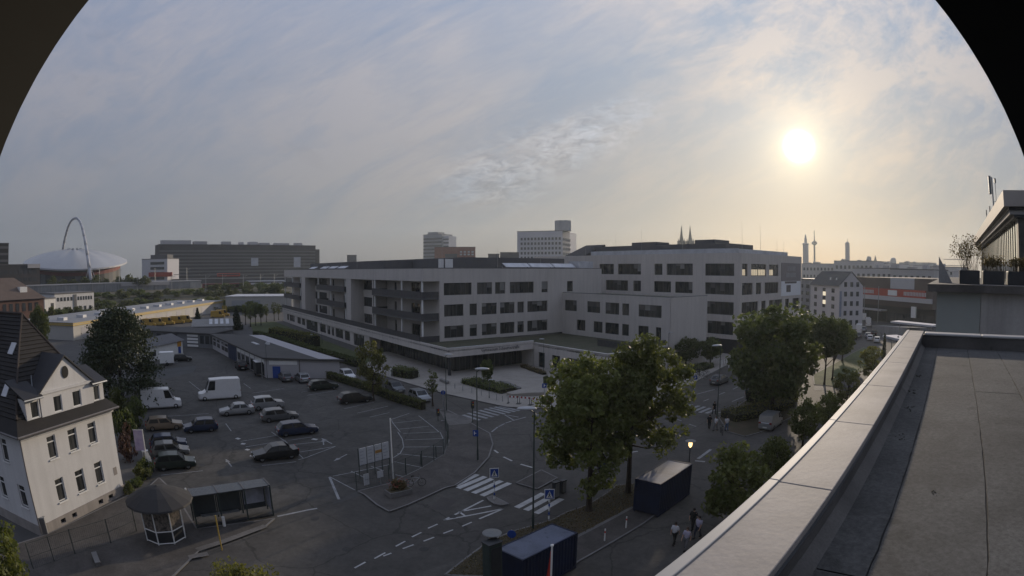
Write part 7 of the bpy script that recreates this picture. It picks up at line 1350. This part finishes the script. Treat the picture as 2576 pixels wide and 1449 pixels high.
# ================================================================== people
def figure(label, p, rz, shirt, trousers, hair, walk=.0, hgt=1.72, group='pedestrians'):
    k = hgt / 1.72; t = thing('person', label, 'person', (p[0], p[1], p[2]), rz, group, k); w = walk
    J = dict(pel=(0, 0, .93, .13), waist=(0, 0, 1.08, .125), chest=(0.01, 0, 1.30, .145), neckb=(0, 0, 1.44, .07), neck=(.01, 0, 1.50, .052), jaw=(.025, 0, 1.56, .062), head=(.01, 0, 1.63, .088), top=(.0, 0, 1.70, .06), nose=(.105, 0, 1.605, .013))
    Ed = [('pel', 'waist'), ('waist', 'chest'), ('chest', 'neckb'), ('neckb', 'neck'), ('neck', 'jaw'), ('jaw', 'head'), ('head', 'top'), ('head', 'nose')]
    for s, n_ in ((-1, 'r'), (1, 'l')):
        f_ = s * w
        J.update({'hip' + n_: (0, s * .10, .88, .095), 'knee' + n_: (f_ * .20 + .03, s * .105, .49, .062), 'ank' + n_: (f_ * .30 - (.05 if f_ < 0 else 0), s * .10, .09 + (.05 if f_ < 0 else 0), .042), 'toe' + n_: (f_ * .30 + .17 - (.03 if f_ < 0 else 0), s * .115, .035, .034)})
        Ed += [('pel', 'hip' + n_), ('hip' + n_, 'knee' + n_), ('knee' + n_, 'ank' + n_), ('ank' + n_, 'toe' + n_)]
        J.update({'sh' + n_: (0, s * .19, 1.40, .062), 'elb' + n_: (-f_ * .10 - .02, s * .245, 1.12, .045), 'wri' + n_: (-f_ * .22 + .05, s * .25, .88, .03), 'palm' + n_: (-f_ * .24 + .065, s * .248, .80, .032)})
        Ed += [('chest', 'sh' + n_), ('sh' + n_, 'elb' + n_), ('elb' + n_, 'wri' + n_), ('wri' + n_, 'palm' + n_)]
        for q, (dx, dz) in enumerate(((.032, .075), (.012, .09), (-.01, .085), (-.03, .065))):
            J['f%d%s' % (q, n_)] = (J['palm' + n_][0] + dx * .8, s * (.244 - .004 * q), J['palm' + n_][2] - dz, .0095); Ed.append(('palm' + n_, 'f%d%s' % (q, n_)))
        J['th' + n_] = (J['palm' + n_][0] + .055, s * .225, J['palm' + n_][2] - .02, .011); Ed.append(('palm' + n_, 'th' + n_))
    def grow(name, keys, edges, m, inflate=0.0, clip=None):
        keys = list(keys); me = bpy.data.meshes.new(name); me.from_pydata([J[q][:3] for q in keys], [(keys.index(a), keys.index(b)) for a, b in edges], []); o = bpy.data.objects.new('tmp', me); COL.objects.link(o)
        sk = o.modifiers.new('s', 'SKIN'); sk.use_smooth_shade = True
        for i, q in enumerate(keys): r_ = J[q][3] + inflate; me.skin_vertices[0].data[i].radius = (r_ * (1.0 if q not in ('chest', 'waist', 'pel') else .78), r_ * (1.0 if q not in ('chest', 'waist', 'pel') else 1.15)); me.skin_vertices[0].data[i].use_root = (i == 0)
        o.modifiers.new('d', 'SUBSURF').levels = 1; o.modifiers['d'].render_levels = 1; dg = bpy.context.evaluated_depsgraph_get(); out = bpy.data.meshes.new_from_object(o.evaluated_get(dg)); bpy.data.objects.remove(o); out.materials.clear(); out.materials.append(m); return link(name, out, t)
    grow('body', J, Ed, M['skin'])
    J2 = dict(J); top = ['waist', 'chest', 'neckb'] + [a + n_ for n_ in 'rl' for a in ('sh', 'elb')] + ['pel']
    grow('shirt', ['waist', 'pel', 'chest', 'neckb'] + [a + n_ for n_ in 'rl' for a in ('sh', 'elb')], [('pel', 'waist'), ('waist', 'chest'), ('chest', 'neckb')] + [e_ for n_ in 'rl' for e_ in (('chest', 'sh' + n_), ('sh' + n_, 'elb' + n_))], shirt, .022)
    grow('trousers', ['pel'] + [a + n_ for n_ in 'rl' for a in ('hip', 'knee', 'ank')], [e_ for n_ in 'rl' for e_ in (('pel', 'hip' + n_), ('hip' + n_, 'knee' + n_), ('knee' + n_, 'ank' + n_))], trousers, .02)
    for s in (-1, 1): a = J['ank' + ('l' if s > 0 else 'r')]; MB().box(-.09, .2, -.05, .05, -.07, .03).obj('shoe', M['black'], t, bevel=.02).location = (a[0], a[1], a[2])
    hb = MB().lathe([(0, .112), (.06, .1), (.095, .05), (.102, -.01), (.09, -.07)], n=14).obj('hair', hair, t, smooth=True); hb.location = (-.012, 0, 1.645); hb.rotation_euler = (0, R(-14), 0)
    for s in (-1, 1): MB().lathe([(0, .012), (.012, 0), (0, -.012)], n=6).obj('eye', M['black'], t).location = (.088, s * .034, 1.632)
    return t
cl = lambda n_, col: mat('cloth_' + n_, col, .9, .12, 3.0)
CW, CP, CB, CN, CG, CL = cl('white', (.52, .52, .54)), cl('lilac', (.40, .38, .48)), cl('black', (.014, .014, .015)), cl('navy', (.02, .025, .045)), cl('grey', (.13, .13, .135)), cl('blue', (.07, .11, .2))
H2_ = mat('hair_brown', (.07, .045, .03), .7, .2, 20)
for lb, q, rz, a, b, hr_, w in (('person in white top and black trousers leftmost of the four near our building', ('G', 285, 1135), 45, CW, CB, M['hair'], .7), ('person in dark clothes behind the other three near our building', ('G', 470, 985), 50, CB, CB, M['hair'], .8), ('person in lilac top walking in front of the group near our building', ('G', 400, 1190), 225, CP, CG, H2_, .7), ('person in lilac white top nearest the round tree', ('G', 520, 1070), 215, CP, CN, M['hair'], -.7),
    ('person in black standing at the end of the far zebra crossing', ('E', 640, 1420), 60, CB, CB, M['hair'], .6), ('person in pale top beside the person in black', ('E', 705, 1440), 200, CW, CG, H2_, -.6), ('person in white top and blue shorts by the shrub bed', ('E', 815, 1440), 90, CW, CL, H2_, .4), ('dark figure crossing at the far zebra crossing lamp', ('E', 690, 1275), 100, CB, CB, M['hair'], .7), ('dark figure on the pavement under the large dark tree', ('E', 1015, 1125), 30, CN, CB, M['hair'], .5)):
    p = g(*q); figure(lb, (p.x, p.y, .012), R(rz), a, b, hr_, w)
